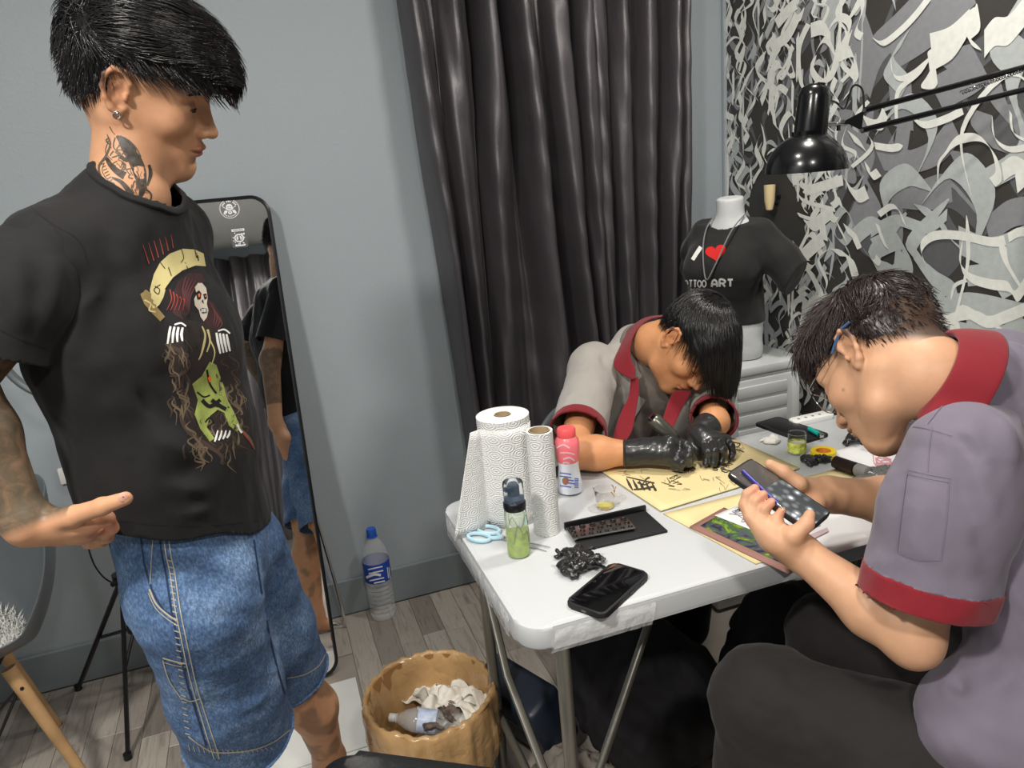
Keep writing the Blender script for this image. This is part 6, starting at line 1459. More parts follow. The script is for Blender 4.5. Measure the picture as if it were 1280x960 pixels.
    decal_poly('print_green_figure', bt, [[(240, 480), (252, 470), (262, 452), (270, 456), (274, 468), (279, 482), (284, 500), (292, 515), (300, 533), (296, 540), (286, 532), (280, 516), (272, 512), (262, 520), (258, 534), (268, 548), (262, 552), (250, 536), (243, 518), (247, 500)]], lime, tee, o)
    decal_strokes('print_green_lines', bt, [([(258, 462), (262, 480), (270, 492)], 2.5), ([(252, 500), (262, 508), (275, 500)], 5), ([(256, 528), (262, 522), (268, 530)], 2), ([(246, 490), (254, 496), (262, 494)], 2), ([(264, 500), (272, 506), (282, 512)], 5)], pblk, tee, o*1.6)
    decal_poly('print_red_eye', bt, [[(259, 472), (263, 469), (264, 476), (261, 478)]], orange, tee, o*1.7, 2)
    hands = []
    for k in range(4): hands.append(([(213+k*5, 408+k*.5), (211+k*5.2, 418), (209+k*6.3, 430-k*1.2)], [2.6, 3.4, 2]))
    for k in range(4): hands.append(([(270+k*4.2, 416+k*.6), (272+k*4.2, 428), (275+k*4, 442-k)], [2.4, 3.2, 2]))
    for k in range(4): hands.append(([(268+k*5, 552-k*1.5), (270+k*5.3, 546-k), (272+k*5, 538)], [2, 2.6, 1.5]))
    hands += [([(296, 530), (299, 537), (302, 541)], [2, 3]), ([(218, 406), (226, 404), (232, 408)], 2), ([(272, 414), (280, 412), (287, 417)], 2)]
    decal_strokes('print_bones', bt, hands, M['print_white'], tee, o*1.3)
    gold = [([(252, 408), (256, 420), (252, 440), (248, 450)], [1.5, 3, 1]), ([(259, 412), (262, 426), (258, 440)], [3, 1.5]), ([(180, 375), (188, 380), (186, 388), (194, 390)], 1.8), ([(262, 425), (268, 440), (264, 456)], [2, 1])]
    decal_strokes('print_gold_lines', bt, gold, cream, tee, o*1.3)
    decal_poly('print_robe', bt, [[(236, 400), (256, 404), (272, 412), (290, 440), (302, 480), (312, 520), (318, 560), (296, 562), (268, 566), (244, 552), (228, 520), (226, 490), (214, 460), (206, 430), (216, 408)]], mat('print_dark_brown', srgb(38, 30, 28), .85), tee, o*.4)
    sw = []; rs = random.Random(6)
    for (x0, y0, x1, y1, n) in ((205, 420, 232, 470, 12), (214, 470, 236, 515, 10), (228, 520, 262, 560, 9), (262, 440, 300, 530, 12), (276, 470, 312, 540, 9), (236, 545, 292, 568, 9)):
        for _ in range(int(n*1.8)):
            x = rs.uniform(x0, x1); y = rs.uniform(y0, y1); sw.append(([(x, y), (x+rs.uniform(-7, 6), y+rs.uniform(4, 9)), (x+rs.uniform(-3, 10), y+rs.uniform(10, 17)), (x+rs.uniform(-4, 10), y+rs.uniform(16, 26))], [.4, rs.uniform(1.5, 3.6), .4]))
    sw += [([(230, 500), (226, 520), (236, 540), (258, 556), (272, 566), (280, 578)], [2, 6, 5, 1]), ([(300, 536), (312, 548), (318, 562)], [3, 1]), ([(206, 430), (224, 440), (236, 455), (226, 468), (212, 470)], [2, 5, 2]), ([(244, 548), (254, 560), (252, 572), (260, 578)], [3, 1]), ([(290, 545), (298, 556), (312, 562)], [3, .6])]
    decal_strokes('print_smoke', bt, sw[::2], brown, tee, o*.7); decal_strokes('print_smoke_light', bt, sw[1::2], mat('print_taupe', srgb(104, 90, 72), .8), tee, o*.9)
    decal_strokes('print_blood', bt, [([(186+k*6, 330-k*4), (182+k*6.5, 318-k*3.5), (178+k*7, 306-k*2.6)], [1.4, .5]) for k in range(6)]+[([(212+k*4, 362+k*3), (214+k*4, 375), (208+k*5, 388)], [1.5, .6]) for k in range(5)]+[([(303, 540), (312, 552), (317, 560)], [2.5, .8])], mat('print_red', srgb(150, 60, 50), .8), tee, o*1.4)
    decal_strokes('print_blade_cracks', bt, [([(200, 328), (206, 336)], 1), ([(214, 345), (210, 334)], 1), ([(226, 311), (229, 322), (226, 328)], 1), ([(243, 312), (245, 322)], 1), ([(234, 336), (231, 328)], 1), ([(193, 358), (199, 362), (197, 368), (192, 362), (200, 356)], 1.1), ([(206, 362), (216, 349), (230, 340), (246, 334)], 1)], pblk, tee, o*1.6)
    # neck tattoo
    tk = [([(146, 170), (152, 176), (158, 186), (166, 196), (172, 208), (176, 222), (178, 236), (174, 248)], [3, 9, 13, 17, 16, 10, 3]), ([(128, 200), (133, 198), (138, 206), (146, 214), (156, 220)], [1.5, 5, 7, 10]), ([(176, 236), (184, 238), (189, 244), (186, 252), (179, 250)], [3, 2, 1.2]),
          ([(150, 170), (162, 178), (168, 190), (160, 200), (150, 196)], [2, 5, 6, 4]), ([(186, 206), (188, 218), (184, 232)], [3, 5, 2]), ([(140, 222), (152, 228), (162, 240), (170, 252)], [2, 5, 7, 3])]
    ln = [([(136, 176), (132, 190), (140, 200)], 1), ([(134, 168), (138, 180), (132, 196), (124, 208), (127, 222), (138, 232), (152, 238)], [1, 2.6, 3, 2.4, 1.2]), ([(130, 205), (128, 214), (134, 224), (144, 230)], 1), ([(144, 172), (142, 184), (150, 192)], 1.3), ([(156, 172), (168, 182), (176, 196)], 1.3), ([(137, 158), (141, 165), (144, 168)], 1)]
    rs = random.Random(12)
    for k in range(46):
        u = rs.random(); x = 140+u*40+rs.uniform(-9, 9); y = 178+u*62+rs.uniform(-10, 10); ln.append(([(x, y), (x+rs.uniform(-5, 5), y+rs.uniform(2, 5)), (x+rs.uniform(-4, 6), y+rs.uniform(5, 11))], rs.uniform(.5, 1.5)))
    ln += [([(126+k*1.6, 206+k*3.6), (131+k*1.6, 204+k*3.4)], .9) for k in range(8)]
    M['ink_dark'] = mat('neck_tattoo_ink', srgb(62, 56, 50), .5, var=.55, vscale=130); M['ink_line'] = mat('neck_tattoo_line', srgb(84, 74, 64), .5)
    decal_strokes('neck_tattoo', bb, tk, M['ink_dark'], body, .0005); decal_strokes('neck_tattoo_lines', bb, ln, M['ink_line'], body, .0006)
    # denim shorts
    s = SDF(); w0 = vec(PD(232, 660, 1.30)); s.ecap(w0+vec((0, 0, .14)), pel, (.142, .104), (.155, .113), vec((.35, .94, 0)), .05)
    hN = vec(PZ(300, 918, .44)); hF = vec(PZ(358, 842, .43)); tN = pel+vec((-.005, -.075, -.06)); tF = pel+vec((.04, .09, -.06))
    s.cone(tN, tN*.4+hN*.6, .097, .096, .05); s.cone(tN*.4+hN*.6, hN, .098, .100, .03); s.cone(tF, tF*.4+hF*.6, .105, .095, .04); s.cone(tF*.4+hF*.6, hF, .092, .090, .03)
    G, lo, ax_ = s.eval_grid(.005); V, F = nets(G, lo, .005); V = relax(V, F, 3); N = vnorm(V, F)
    L = [([pd(200, 700, 1.25), pd(215, 760, 1.28), pd(235, 830, 1.3)], .012, -.006), ([pd(300, 690, 1.25), pd(290, 730, 1.25), pd(350, 760, 1.28)], .014, .005), ([pd(330, 700, 1.3), pd(345, 780, 1.32), pd(358, 850, 1.35)], .012, -.008), ([pd(270, 800, 1.28), pd(310, 790, 1.28), pd(350, 820, 1.3)], .012, .005),
         ([pd(250, 860, 1.3), pd(300, 880, 1.3), pd(350, 870, 1.33)], .012, .006), ([pd(240, 900, 1.3), pd(290, 915, 1.32), pd(345, 905, 1.34)], .009, -.004), ([pd(380, 730, 1.4), pd(395, 790, 1.45)], .01, .004), ([pd(215, 780, 1.28), pd(225, 860, 1.3)], .012, .006), ([pd(350, 700, 1.35), pd(385, 790, 1.42), pd(395, 820, 1.45)], .014, .006)]
    V = folds(V, N, L); V = V+N*(fbm(V, 7, 18)*.0025+fbm(V, 22, 19)*.0012)[:, None]
    def hg(Q):
        aN = (hN-tN)/np.linalg.norm(hN-tN); aF = (hF-tF)/np.linalg.norm(hF-tF); dn = np.linalg.norm(Q-hN, axis=1) < np.linalg.norm(Q-hF, axis=1); return np.where(dn, (Q-hN)@aN, (Q-hF)@aF)
    V, F = cutf(V, F, hg); V, F = cutf(V, F, lambda Q: Q[:, 2]-w0[2]-.09); V, F = biggest(V, F); sh = mesh_obj('denim_shorts', V, F, M['denim'], t); solid(sh, .002, -1); bs = bvh_of(sh)
    th = [([(203, 657), (207, 690), (213, 720), (219, 760), (227, 800), (238, 850), (250, 890), (262, 930), (268, 948)], 1.3), ([(209, 657), (213, 690), (219, 720), (225, 760), (233, 800), (244, 850), (256, 890), (269, 930), (274, 948)], 1.3), ([(187, 736), (196, 755), (210, 768), (222, 776)], 2.2), ([(186, 741), (195, 760), (209, 773), (221, 781)], 1),
          ([(204, 822), (218, 826), (232, 829)], 1.8), ([(204, 827), (218, 831), (232, 833)], 1), ([(228, 872), (238, 876), (250, 873)], 1.3), ([(204, 825), (212, 850), (228, 874)], 1.2),
          ([(236, 920), (252, 932), (270, 940), (310, 938), (340, 928), (362, 912)], 1.4), ([(355, 848), (380, 843), (398, 832), (407, 816)], 1.2), ([(193, 657), (190, 690), (188, 730)], .9)]
    th += [([(210+i*.72*1.0+ (i*i*.0035), 700+i*8), (216+i*.72+(i*i*.0035), 702+i*8)], 1.3) for i in range(28)]+[([(236+i*6, 930+4*math.sin(i*.2)+i*.3), (238+i*6, 938+4*math.sin(i*.2))], .8) for i in range(18)]
    decal_strokes('seam_stitching', bs, th, M['thread'], sh, .0012)
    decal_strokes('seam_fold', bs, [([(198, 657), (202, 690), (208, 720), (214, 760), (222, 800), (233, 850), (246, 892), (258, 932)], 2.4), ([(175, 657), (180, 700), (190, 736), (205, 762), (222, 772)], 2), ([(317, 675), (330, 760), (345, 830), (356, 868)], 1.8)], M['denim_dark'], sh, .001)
    ck = B()
    # hems as thick rolled bands
    for (P_, T_, r) in ((hN, tN, .1), (hF, tF, .096)):
        ax2 = (P_-T_)/np.linalg.norm(P_-T_); x_ = np.cross(ax2, vec((0, 1, 0))); x_ /= np.linalg.norm(x_); y_ = np.cross(ax2, x_); pts = []
        for k in range(48):
            q = k/48*6.2832; d = x_*math.cos(q)+y_*math.sin(q); h_ = bs.ray_cast(Vector(P_-ax2*.008+d*.2), Vector(-d))
            if h_[0] is not None: pts.append(h_[0])
        if len(pts) > 20: tube(ck, pts, .0042, 6, closed=True, flat=(1, .5))
    mk('hem_edge', ck, M['denim'], sh)
person_a()
# ================================================================== person B: tattooist bent over the practice sheet
def person_b():
    base = srgb3(206, 148, 104); pos = vec((1.0123, 1.6441, .979)); R = rotm((.032, -.601, -.799), None, (.496, -.684, .535))
    t = thing('person', 'boy in grey and red work shirt drawing with black gloves at the far table side', 'person', (.96, 2.0, 0))
    nb = vec(PD(800, 428, 2.10)); n0 = (nb-pos)@R; gr = R.T@vec((0, 0, -1))
    sc = lambda V: np.clip(np.clip((V[:, 2]-.045)/.02, 0, 1)*(V[:, 0] < .08)+np.clip((V[:, 2]+.02-(V[:, 0]+.05)*.7)/.02, 0, 1)*(V[:, 0] < -.02)*(V[:, 2] > -.045), 0, 1)
    hv = make_head(pos, R, .0026, base, sc, [((-.022, 0, -.045), .058), ((-.04, 0, -.09), .056), (tuple(n0), .052)])
    lw_ = lambda p: pos+R@vec(p)
    shR = vec(PD(742, 462, 2.08)); shL = vec(PD(888, 492, 2.10)); elR = vec(PZ(716, 566, .79)); wrR = vec(PZ(790, 566, .785)); elL = vec(PZ(893, 527, .80)); wrL = vec(PZ(872, 543, .79)); hip = vec((.93, 2.02, .50)); up = vec((0, 0, 1))
    s = SDF(); chst = (shR+shL)/2+vec((0, .05, -.08)); s.ecap(chst, hip, (.14, .09), (.14, .10), shL-shR, .06); s.cone(shR, shL, .05, .05, .05); s.cone(nb, (shR+shL)/2, .05, .05, .05)
    for e, x in ((-1, .80), (1, 1.02)): k = vec((x, 1.66, .50)); s.chain([hip+vec((e*.08, 0, -.0)), k, vec((x, 1.72, .06))], [.08, .06, .04], .03); z = vec((x, 1.70, .035)); s.cone(z, z+vec((0, -.15, -.008)), .034, .026, .02)
    b1 = limb(s, base, .008)
    s = SDF(); s.chain([shR, elR], [.044, .036], .02); s.chain([elR, elR*.6+wrR*.4, wrR], [.037, .039, .027], .02); s.chain([shL, elL, wrL], [.042, .034, .026], .02)
    b2 = limb(s, base, .004); body = finish_body(t, [hv, b1, b2])
    for e in (-1, 1):
        P_ = [lw_((.0885-(a*a)*26, e*(.0325+a), -.0065-(a*a)*(-14))) for a in np.linspace(-.0145, .0145, 11)]; mk('eyelash', tube(B(), P_, [.0004]+[.0011]*9+[.0004], 6), M['hair'], t)
    # gloves with separate fingers
    P = lambda x, y, z: PZ(x, y, z)
    s = SDF(); W = Vector(wrR); s.chain([W-Vector(vec(wrR)-vec(elR)).normalized()*.018, W, P(806, 563, .79)], [.0295, .0285, .026], .01)
    kn = [P(846, 552, .80), P(848, 560, .795), P(846, 568, .785), P(840, 575, .775)]
    fg = [[P(858, 556, .81), P(866, 565, .79), P(868, 572, .762)], [P(862, 563, .80), P(866, 572, .78), P(862, 577, .762)], [P(860, 571, .79), P(861, 579, .772), P(852, 582, .758)], [P(852, 579, .775), P(850, 585, .762), P(842, 585, .756)]]
    hand_sdf(s, P(812, 564, .79), kn, fg, [P(820, 556, .80), P(838, 552, .815), P(853, 557, .80), P(864, 566, .785)], scale=1.12); s.cone(P(806, 564, .788), P(834, 565, .79), .027, .024, .02)
    V, F = build(s, .0028, 1); N = vnorm(V, F); V += N*(fbm(V, 30, 2)*.0006)[:, None]; V[:, 2] = np.maximum(V[:, 2], TZ+.0065); g = mesh_obj('right_glove', V, F, M['latex'], t)
    c_ = Vector(wrR)-Vector(vec(wrR)-vec(elR)).normalized()*.018; axx = Vector(vec(wrR)-vec(elR)).normalized(); a1 = axx.orthogonal().normalized(); a2 = axx.cross(a1); mk('glove_cuff', tube(B(), [c_+(a1*math.cos(q)+a2*math.sin(q))*.030 for q in np.linspace(0, 6.283, 29)[:-1]], .003, 8, closed=True), M['latex'], g)
    s = SDF(); s.chain([Vector(wrL*.45+elL*.55), Vector(wrL)], [.036, .03], .01)
    kn = [P(880, 555, .79), P(890, 552, .792), P(900, 551, .79), P(909, 550, .785)]
    fg = [[P(884, 565, .782), P(883, 573, .765), P(882, 580, .757)], [P(893, 564, .785), P(893, 573, .768), P(892, 580, .757)], [P(904, 562, .785), P(904, 571, .765), P(902, 577, .757)], [P(914, 557, .78), P(916, 566, .762), P(914, 572, .757)]]
    hand_sdf(s, P(872, 543, .80), kn, fg, [P(868, 548, .79), P(866, 556, .78), P(870, 563, .77), P(876, 568, .760)], scale=1.1)
    V, F = build(s, .0028, 1); N = vnorm(V, F); V += N*(fbm(V, 30, 6)*.0006)[:, None]; V[:, 2] = np.maximum(V[:, 2], TZ+.0065); mesh_obj('left_glove', V, F, M['latex'], t)
    # machine in the right hand
    a = P(816, 523, .86); bq = P(866, 571, .765); d = (bq-a).normalized(); L = (bq-a).length
    tm = thing('rotary_machine', 'pen shaped tattoo machine held in the boy\'s right gloved hand', 'tattoo machine', (bq.x, bq.y, TZ+.006)); O = a
    mk('machine_barrel', tube(B(), [O, O+d*.006, O+d*L*.48, O+d*L*.53], [.014, .0175, .017, .0125], 20), mat('gunmetal', srgb(104, 106, 98), .3, .7), tm); mk('grip', tube(B(), [O+d*L*.52, O+d*L*.56, O+d*L*.78, O+d*L*.84], [.0105, .0125, .0115, .007], 20), M['black'], tm); mk('needle_tube', cyl(B(), O+d*L*.84, O+d*(L+.012), .0045, .0012), M['glass'], tm); mk('end_cap', cyl(B(), O-d*.008, O+d*.001, .010), M['blackgloss'], tm)
    # hair
    ells = [((-.012, 0, .052), (.100, .083, .082)), ((.05, 0, .055), (.058, .070, .052)), ((-.045, 0, .015), (.056, .071, .07))]
    def keep(p): return ((p[:, 2] > .035) | ((p[:, 0] < -.022) & (p[:, 2] > -.05))) & ~((p[:, 0] > .03) & (p[:, 2] < .032))
    parts = [make_hair(ells, keep, (-.035, .012, .13), (.1, 0, -1), 4200, lambda Q: np.where(Q[:, 2] > .04, .075, .02), 11, .0017, .5, .002, .22, 3, spread=.003, free=-.3, gpull=.7, flowf=lambda p, N: np.array([.3, 0, -.05]))]
    kf = lambda p: (p[:, 0] > .045) & (p[:, 2] > .045); parts.append(make_hair(ells, kf, (-.03, 0, .13), gr, 1300, lambda Q: np.full(len(Q), .095), 12, .0016, .15, .002, .15, 4, spread=.003, free=1.1, gpull=1.2, inertia=.72, flowf=lambda p, N: np.array([.8, 0, .1])))
    hair_obj('hair', parts, pos, R, M['hair'], t, ells, keep, .0035)
    # under shirt
    sdv = (shL-shR)/np.linalg.norm(shL-shR)
    s = SDF(); s.ecap(chst, hip+vec((0, 0, .04)), (.155, .10), (.15, .105), sdv, .06); s.cone(shR, shL, .056, .056, .05); s.cone(nb+vec((0, 0, -.012)), (shR+shL)/2, .066, .08, .05)
    V, F = build(s, .006, 2); N = vnorm(V, F); V += N*(fbm(V, 8, 2)*.003)[:, None]; hd = vec(lw_((-.03, 0, -.06))); V, F = cutf(V, F, lambda Q: .070-np.linalg.norm(Q-nb-(hd-nb)*.35, axis=1)); V, F = biggest(V, F)
    it = mesh_obj('inner_t_shirt', V, F, M['inner_tee'], t); solid(it, .002, -1)
    # open work shirt
    s = SDF(); s.ecap(chst+vec((0, .01, 0)), hip+vec((0, 0, .02)), (.172, .118), (.178, .125), sdv, .06); s.cone(shR, shL, .070, .070, .05)
    s.cone(nb+vec((0, .02, -.02)), (shR+shL)/2+vec((0, .03, 0)), .07, .09, .05)
    V, F, N = mesh_of(s, .005); pd = PD
    Lf = [([pd(790, 430, 2.05), pd(765, 450, 2.03), pd(745, 455, 2.02)], .012, .006), ([pd(800, 500, 1.98), pd(795, 550, 1.93)], .012, .008), ([pd(765, 470, 1.98), pd(770, 520, 1.95), pd(768, 560, 1.93)], .012, .008)]
    V = folds(V, N, Lf); V += N*(fbm(V, 7, 22)*.0028)[:, None]; mid = (shR+shL)/2
    V, F = cutf(V, F, lambda Q: .058-np.linalg.norm(Q-nb-(hd-nb)*.4, axis=1)); V, F = cutf(V, F, lambda Q: np.where((Q-mid)[:, 1] < .03, .030+np.maximum(0, -(Q-mid)[:, 2])*.22-np.abs((Q-mid)@sdv-.012), -.1)); V, F = biggest(V, F)
    shirt = mesh_obj('work_shirt', V, F, M['shirt_grey'], t); solid(shirt, .0025, -1)
    for nm, sh_, el_, fr_, r0, r1, fl in (('right_sleeve', shR, elR, .80, .066, .068, [([pd(735, 430, 2.05), pd(722, 480, 2.02), pd(712, 515, 2.0)], .014, .008), ([pd(755, 440, 2.02), pd(748, 480, 1.98), pd(735, 520, 1.95)], .012, -.009), ([pd(770, 470, 2.0), pd(755, 510, 1.96)], .012, .009), ([pd(705, 490, 2.05), pd(730, 505, 2.0), pd(750, 500, 1.98)], .010, .006), ([pd(730, 470, 2.0), pd(728, 500, 1.98)], .008, -.006)]), ('left_sleeve', shL, elL, .93, .060, .056, [([pd(880, 490, 2.0), pd(870, 510, 1.95)], .012, .006), ([pd(890, 490, 2.0), pd(888, 515, 1.95)], .010, -.006)])):
        a_ = (el_-sh_)/np.linalg.norm(el_-sh_); s = SDF(); s.cone(sh_-a_*.01, sh_+(el_-sh_)*fr_, r0, r1, .03); s.cone(sh_+(el_-sh_)*fr_, sh_+(el_-sh_)*fr_+a_*.06, r1, r1, .01); s.cone(sh_, mid, r0, .07, .03)
        V, F, N = mesh_of(s, .0045); V = folds(V, N, fl)+N*(fbm(V, 9, 5)*.002)[:, None]; V, F = cutf(V, F, lambda Q: -((Q-sh_)@a_)-.075)
        band(nm, V, F, plane(sh_+(el_-sh_)*fr_, a_), .030, M['shirt_grey'], M['wine'], shirt, 'sleeve_cuff') if False else None
        g_ = plane(sh_+(el_-sh_)*fr_, a_); V, F = cutf(V, F, g_); Va, Fa = cutf(V, F, lambda Q: g_(Q)+.030); o = mesh_obj(nm, Va, Fa, M['shirt_grey'], shirt); solid(o, .0025, -1)
        Vb, Fb = cutf(V, F, lambda Q: -(g_(Q)+.030)); Nb = vnorm(Vb, Fb); o = mesh_obj('sleeve_cuff', Vb+Nb*.0014, Fb, M['wine'], shirt); solid(o, .0045, -1)
    bsh = bvh_of(shirt)
    # collar: two wine red leaves falling open from the nape
    cl = [(832, 396, 2.10), (815, 398, 2.06), (800, 408, 2.01), (790, 425, 1.975), (788, 445, 1.955), (795, 462, 1.94)]; ou = [(830, 394, 2.13), (806, 397, 2.10), (786, 412, 2.06), (774, 435, 2.02), (766, 459, 1.985), (792, 476, 1.935)]
    A_ = catmull([PD(*c) for c in cl], 3); B_ = catmull([PD(*c) for c in ou], 3); ribbon_solid('collar_leaf', A_, B_, M['wine'], shirt, .003)
    cl = [(800, 478, 1.945), (797, 500, 1.94), (790, 525, 1.93), (786, 550, 1.9), (780, 565, 1.86)]; ou = [(776, 485, 1.96), (774, 505, 1.955), (768, 530, 1.94), (763, 555, 1.91), (760, 572, 1.88)]
    cl = [(798, 470, 1.95), (799, 490, 1.945), (795, 515, 1.93), (790, 540, 1.90), (778, 556, 1.87)]; ou = [(788, 474, 1.955), (786, 495, 1.95), (776, 515, 1.94), (769, 535, 1.92), (765, 552, 1.89)]
    ribbon_solid('front_band', catmull([PD(*c) for c in cl], 3), catmull([PD(*c) for c in ou], 3), M['wine'], shirt, .003)
    cl = [(866, 488, 1.93), (856, 505, 1.92), (846, 525, 1.90), (838, 545, 1.86)]; ou = [(842, 488, 1.93), (834, 505, 1.92), (828, 525, 1.90), (822, 545, 1.87)]
    ribbon_solid('front_band', catmull([PD(*c) for c in cl], 3), catmull([PD(*c) for c in ou], 3), M['wine'], shirt, .003)
    decal_strokes('seam_lines', bsh, [([(727, 445), (740, 453), (748, 462)], 1.2), ([(725, 450), (738, 458), (745, 466)], 1.2), ([(745, 440), (756, 470), (762, 500)], .8)], M['ink'], shirt, .001)
    # trousers and chair
    s = SDF(); s.ecap(hip+vec((0, 0, .06)), hip+vec((0, -.02, -.02)), (.16, .12), (.17, .12), sdv, .05)
    for e, x in ((-1, .80), (1, 1.02)): k = vec((x, 1.66, .50)); s.chain([hip+vec((e*.08, 0, -.02)), k, vec((x, 1.72, .10))], [.10, .078, .07], .04)
    V, F = build(s, .009, 2); mesh_obj('trousers', V, F, M['charcoal'], t)
    ct = thing('plastic_chair', 'grey chair back behind the boy with gloves', 'chair', (.93, 2.03, 0)); 
    mk('seat', prism(B(), rrect(.44, .42, .06, 6, .93, 2.0), .385, .405, bev=.008), M['shell'], ct)
    V = []; F = []
    for j in range(14):
        for i in range(20): u = i/19*2-1; v = j/13; V.append((.95+u*.22*(1-.1*v), 2.17+.03*v-.09*u*u, .40+v*.30-.05*abs(u)**3*v))
    for j in range(13):
        for i in range(19): a_ = j*20+i; F.append((a_, a_+1, a_+21, a_+20))
    o = mesh_obj('backrest', V, F, M['shell'], ct); solid(o, .008, 0)
    for sx in (-1, 1):
        for sy in (-1, 1): mk('leg', cyl(B(), (.93+sx*.2, 2.0+sy*.18, 0), (.93+sx*.16, 2.0+sy*.15, .388), .012), M['chrome'], ct)
person_b()
# ================================================================== person C: young man with glasses holding a phone
def person_c():
    base = srgb3(200, 156, 124); pos = vec((.8897, .8951, 1.1096)); R = rotm((-.33, .53, -.78), None, (.14, .83, .53))
    t = thing('person', 'young man with glasses in lilac grey shirt holding a phone at the near table side', 'person', (1.0, .60, 0))
    nb = vec(PD(1195, 488, 1.10)); n0 = (nb-pos)@R; gr = R.T@vec((0, 0, -1)); up = vec((0, 0, 1)); lw_ = lambda p: pos+R@vec(p)
    sc = lambda V: np.clip(np.clip((V[:, 2]-.04)/.02, 0, 1)*(V[:, 0] < .075)+np.clip((V[:, 2]+.03-(V[:, 0]+.05)*.8)/.02, 0, 1)*(V[:, 0] < -.018)*(V[:, 2] > -.05)+.8*gs(V, (.018, .07, .02), (.010, .03, .02)), 0, 1)
    hv = make_head(pos, R, .0021, base, sc, [((-.022, 0, -.042), .056), ((-.04, 0, -.075), .054), (tuple(n0), .060)])
    hv = (hv[0], hv[1], blend(hv[2], .8*gs((hv[0]-pos)@R, (.045, .066, -.034), (.0022, .01, .0022)), base*.35))
    shL = vec(PD(1205, 560, 1.03)); elL = vec(PD(1142, 800, 1.06)); wrL = vec(PD(1000, 690, 1.17)); shR = shL+vec((.27, .17, .02)); elR = vec(PD(1165, 632, 1.34)); wrR = vec(PD(1035, 618, 1.31))
    hip = vec((1.02, .56, .53)); kn1 = vec(PD(956, 834, 1.24)); kn1[2] = .565
    s = SDF(); chst = (shL+shR)/2+vec((.03, -.03, -.12)); sdv = (shL-shR)/np.linalg.norm(shL-shR)
    s.ecap(chst, hip, (.15, .10), (.15, .11), sdv, .06); s.cone(shR, shL, .05, .05, .05); s.cone(nb, (shR+shL)/2, .06, .08, .05); s.chain([shR, elR], [.048, .042], .03)
    kn2 = vec((.93, 1.02, .52))
    for k, h0 in ((kn1, hip+vec((-.08, -.02, 0))), (kn2, hip+vec((.06, .06, 0)))): ft = vec((k[0]+.0, k[1]+.03, .07)); s.chain([h0, k, ft], [.085, .06, .042], .03); z = vec((ft[0], ft[1], .036)); s.cone(ft, z, .036, .034, .02); s.cone(z, z+vec((-.09, .13, -.006)), .035, .028, .02)
    b1 = limb(s, base, .008)
    s = SDF(); s.chain([shL, elL], [.046, .037], .015); s.chain([elL, elL*.66+wrL*.34, wrL], [.036, .041, .026], .02); s.chain([elR, elR*.55+wrR*.45, wrR], [.042, .040, .029], .02)
    # phone frame
    cr, cu, cb = vec((RX[0], RY[0], RZ[0])), vec((RX[1], RY[1], RZ[1])), vec((RX[2], RY[2], RZ[2])); w3 = lambda v: cr*v[0]+cu*v[1]+cb*v[2]
    a = w3((.092, -.070, .075)); a /= np.linalg.norm(a); bq = w3((.043, .021, -.045)); bq -= a*(a@bq); bq /= np.linalg.norm(bq); nn = np.cross(a, bq); pc = vec(PD(972.5, 617.5, 1.205))
    if nn@cb < 0: nn = -nn
    ph = lambda x, y, z=0: Vector(pc+a*x+bq*y+nn*z)
    # left hand (near) cradles the lower left edge, fingers behind and curling over the left side
    W = Vector(wrL); kn = [ph(-.005, -.058, -.026), ph(.016, -.060, -.030), ph(.036, -.062, -.032), ph(.055, -.062, -.030)]
    fg = [[ph(-.024, -.050, -.018), ph(-.030, -.042, -.004), ph(-.026, -.034, .008)], [ph(-.006, -.051, -.022), ph(-.014, -.042, -.006), ph(-.010, -.034, .007)], [ph(.012, -.051, -.024), ph(.004, -.043, -.008), ph(.007, -.035, .006)], [ph(.034, -.052, -.026), ph(.026, -.043, -.010), ph(.026, -.036, .004)]]
    th = [W.lerp(kn[2], .35), ph(.062, -.052, -.012), ph(.066, -.032, .006), ph(.060, -.014, .011)]
    hand_sdf(s, W, kn, fg, th, scale=1.02); s.cone(W, W.lerp(kn[1], .6), .026, .024, .02)
    W2 = Vector(wrR); kn = [ph(-.012, .062, -.024), ph(.006, .066, -.028), ph(.024, .068, -.030), ph(.042, .066, -.028)]
    fg = [[ph(-.03, .040, -.024), ph(-.034, .018, -.022), ph(-.032, .0, -.020)], [ph(-.010, .040, -.026), ph(-.014, .016, -.023), ph(-.012, -.002, -.020)], [ph(.012, .040, -.027), ph(.008, .018, -.024), ph(.008, 0, -.020)], [ph(.034, .042, -.026), ph(.030, .022, -.023), ph(.028, .006, -.020)]]
    th = [W2.lerp(kn[1], .4), ph(.005, .062, -.004), ph(-.022, .052, .006), ph(-.045, .044, .009)]
    hand_sdf(s, W2, kn, fg, th, scale=1.02); s.cone(W2, W2.lerp(kn[1], .6), .027, .024, .02)
    b2 = limb(s, base, .0029)
    col = b2[2]
    for tip in ((-.026, -.034, .008), (-.010, -.034, .007), (.007, -.035, .006), (.026, -.036, .004)): col = blend(col, .5*gs(b2[0], ph(*tip), (.011, .011, .011)), srgb3(226, 138, 116))
    body = finish_body(t, [hv, b1, (b2[0], b2[1], col)])
    pt = thing('smartphone', 'grey smartphone with bubble picture held by the glasses wearer', 'phone', pc); X_, Y_ = Vector(a), Vector(bq)
    if np.cross(a, bq)@nn < 0: Y_ = -Y_
    slab(ph(0, 0), X_, Y_, .152, .074, .010, -.0045, .0035, M['blackmatte'], 'phone_body', pt, .0015)
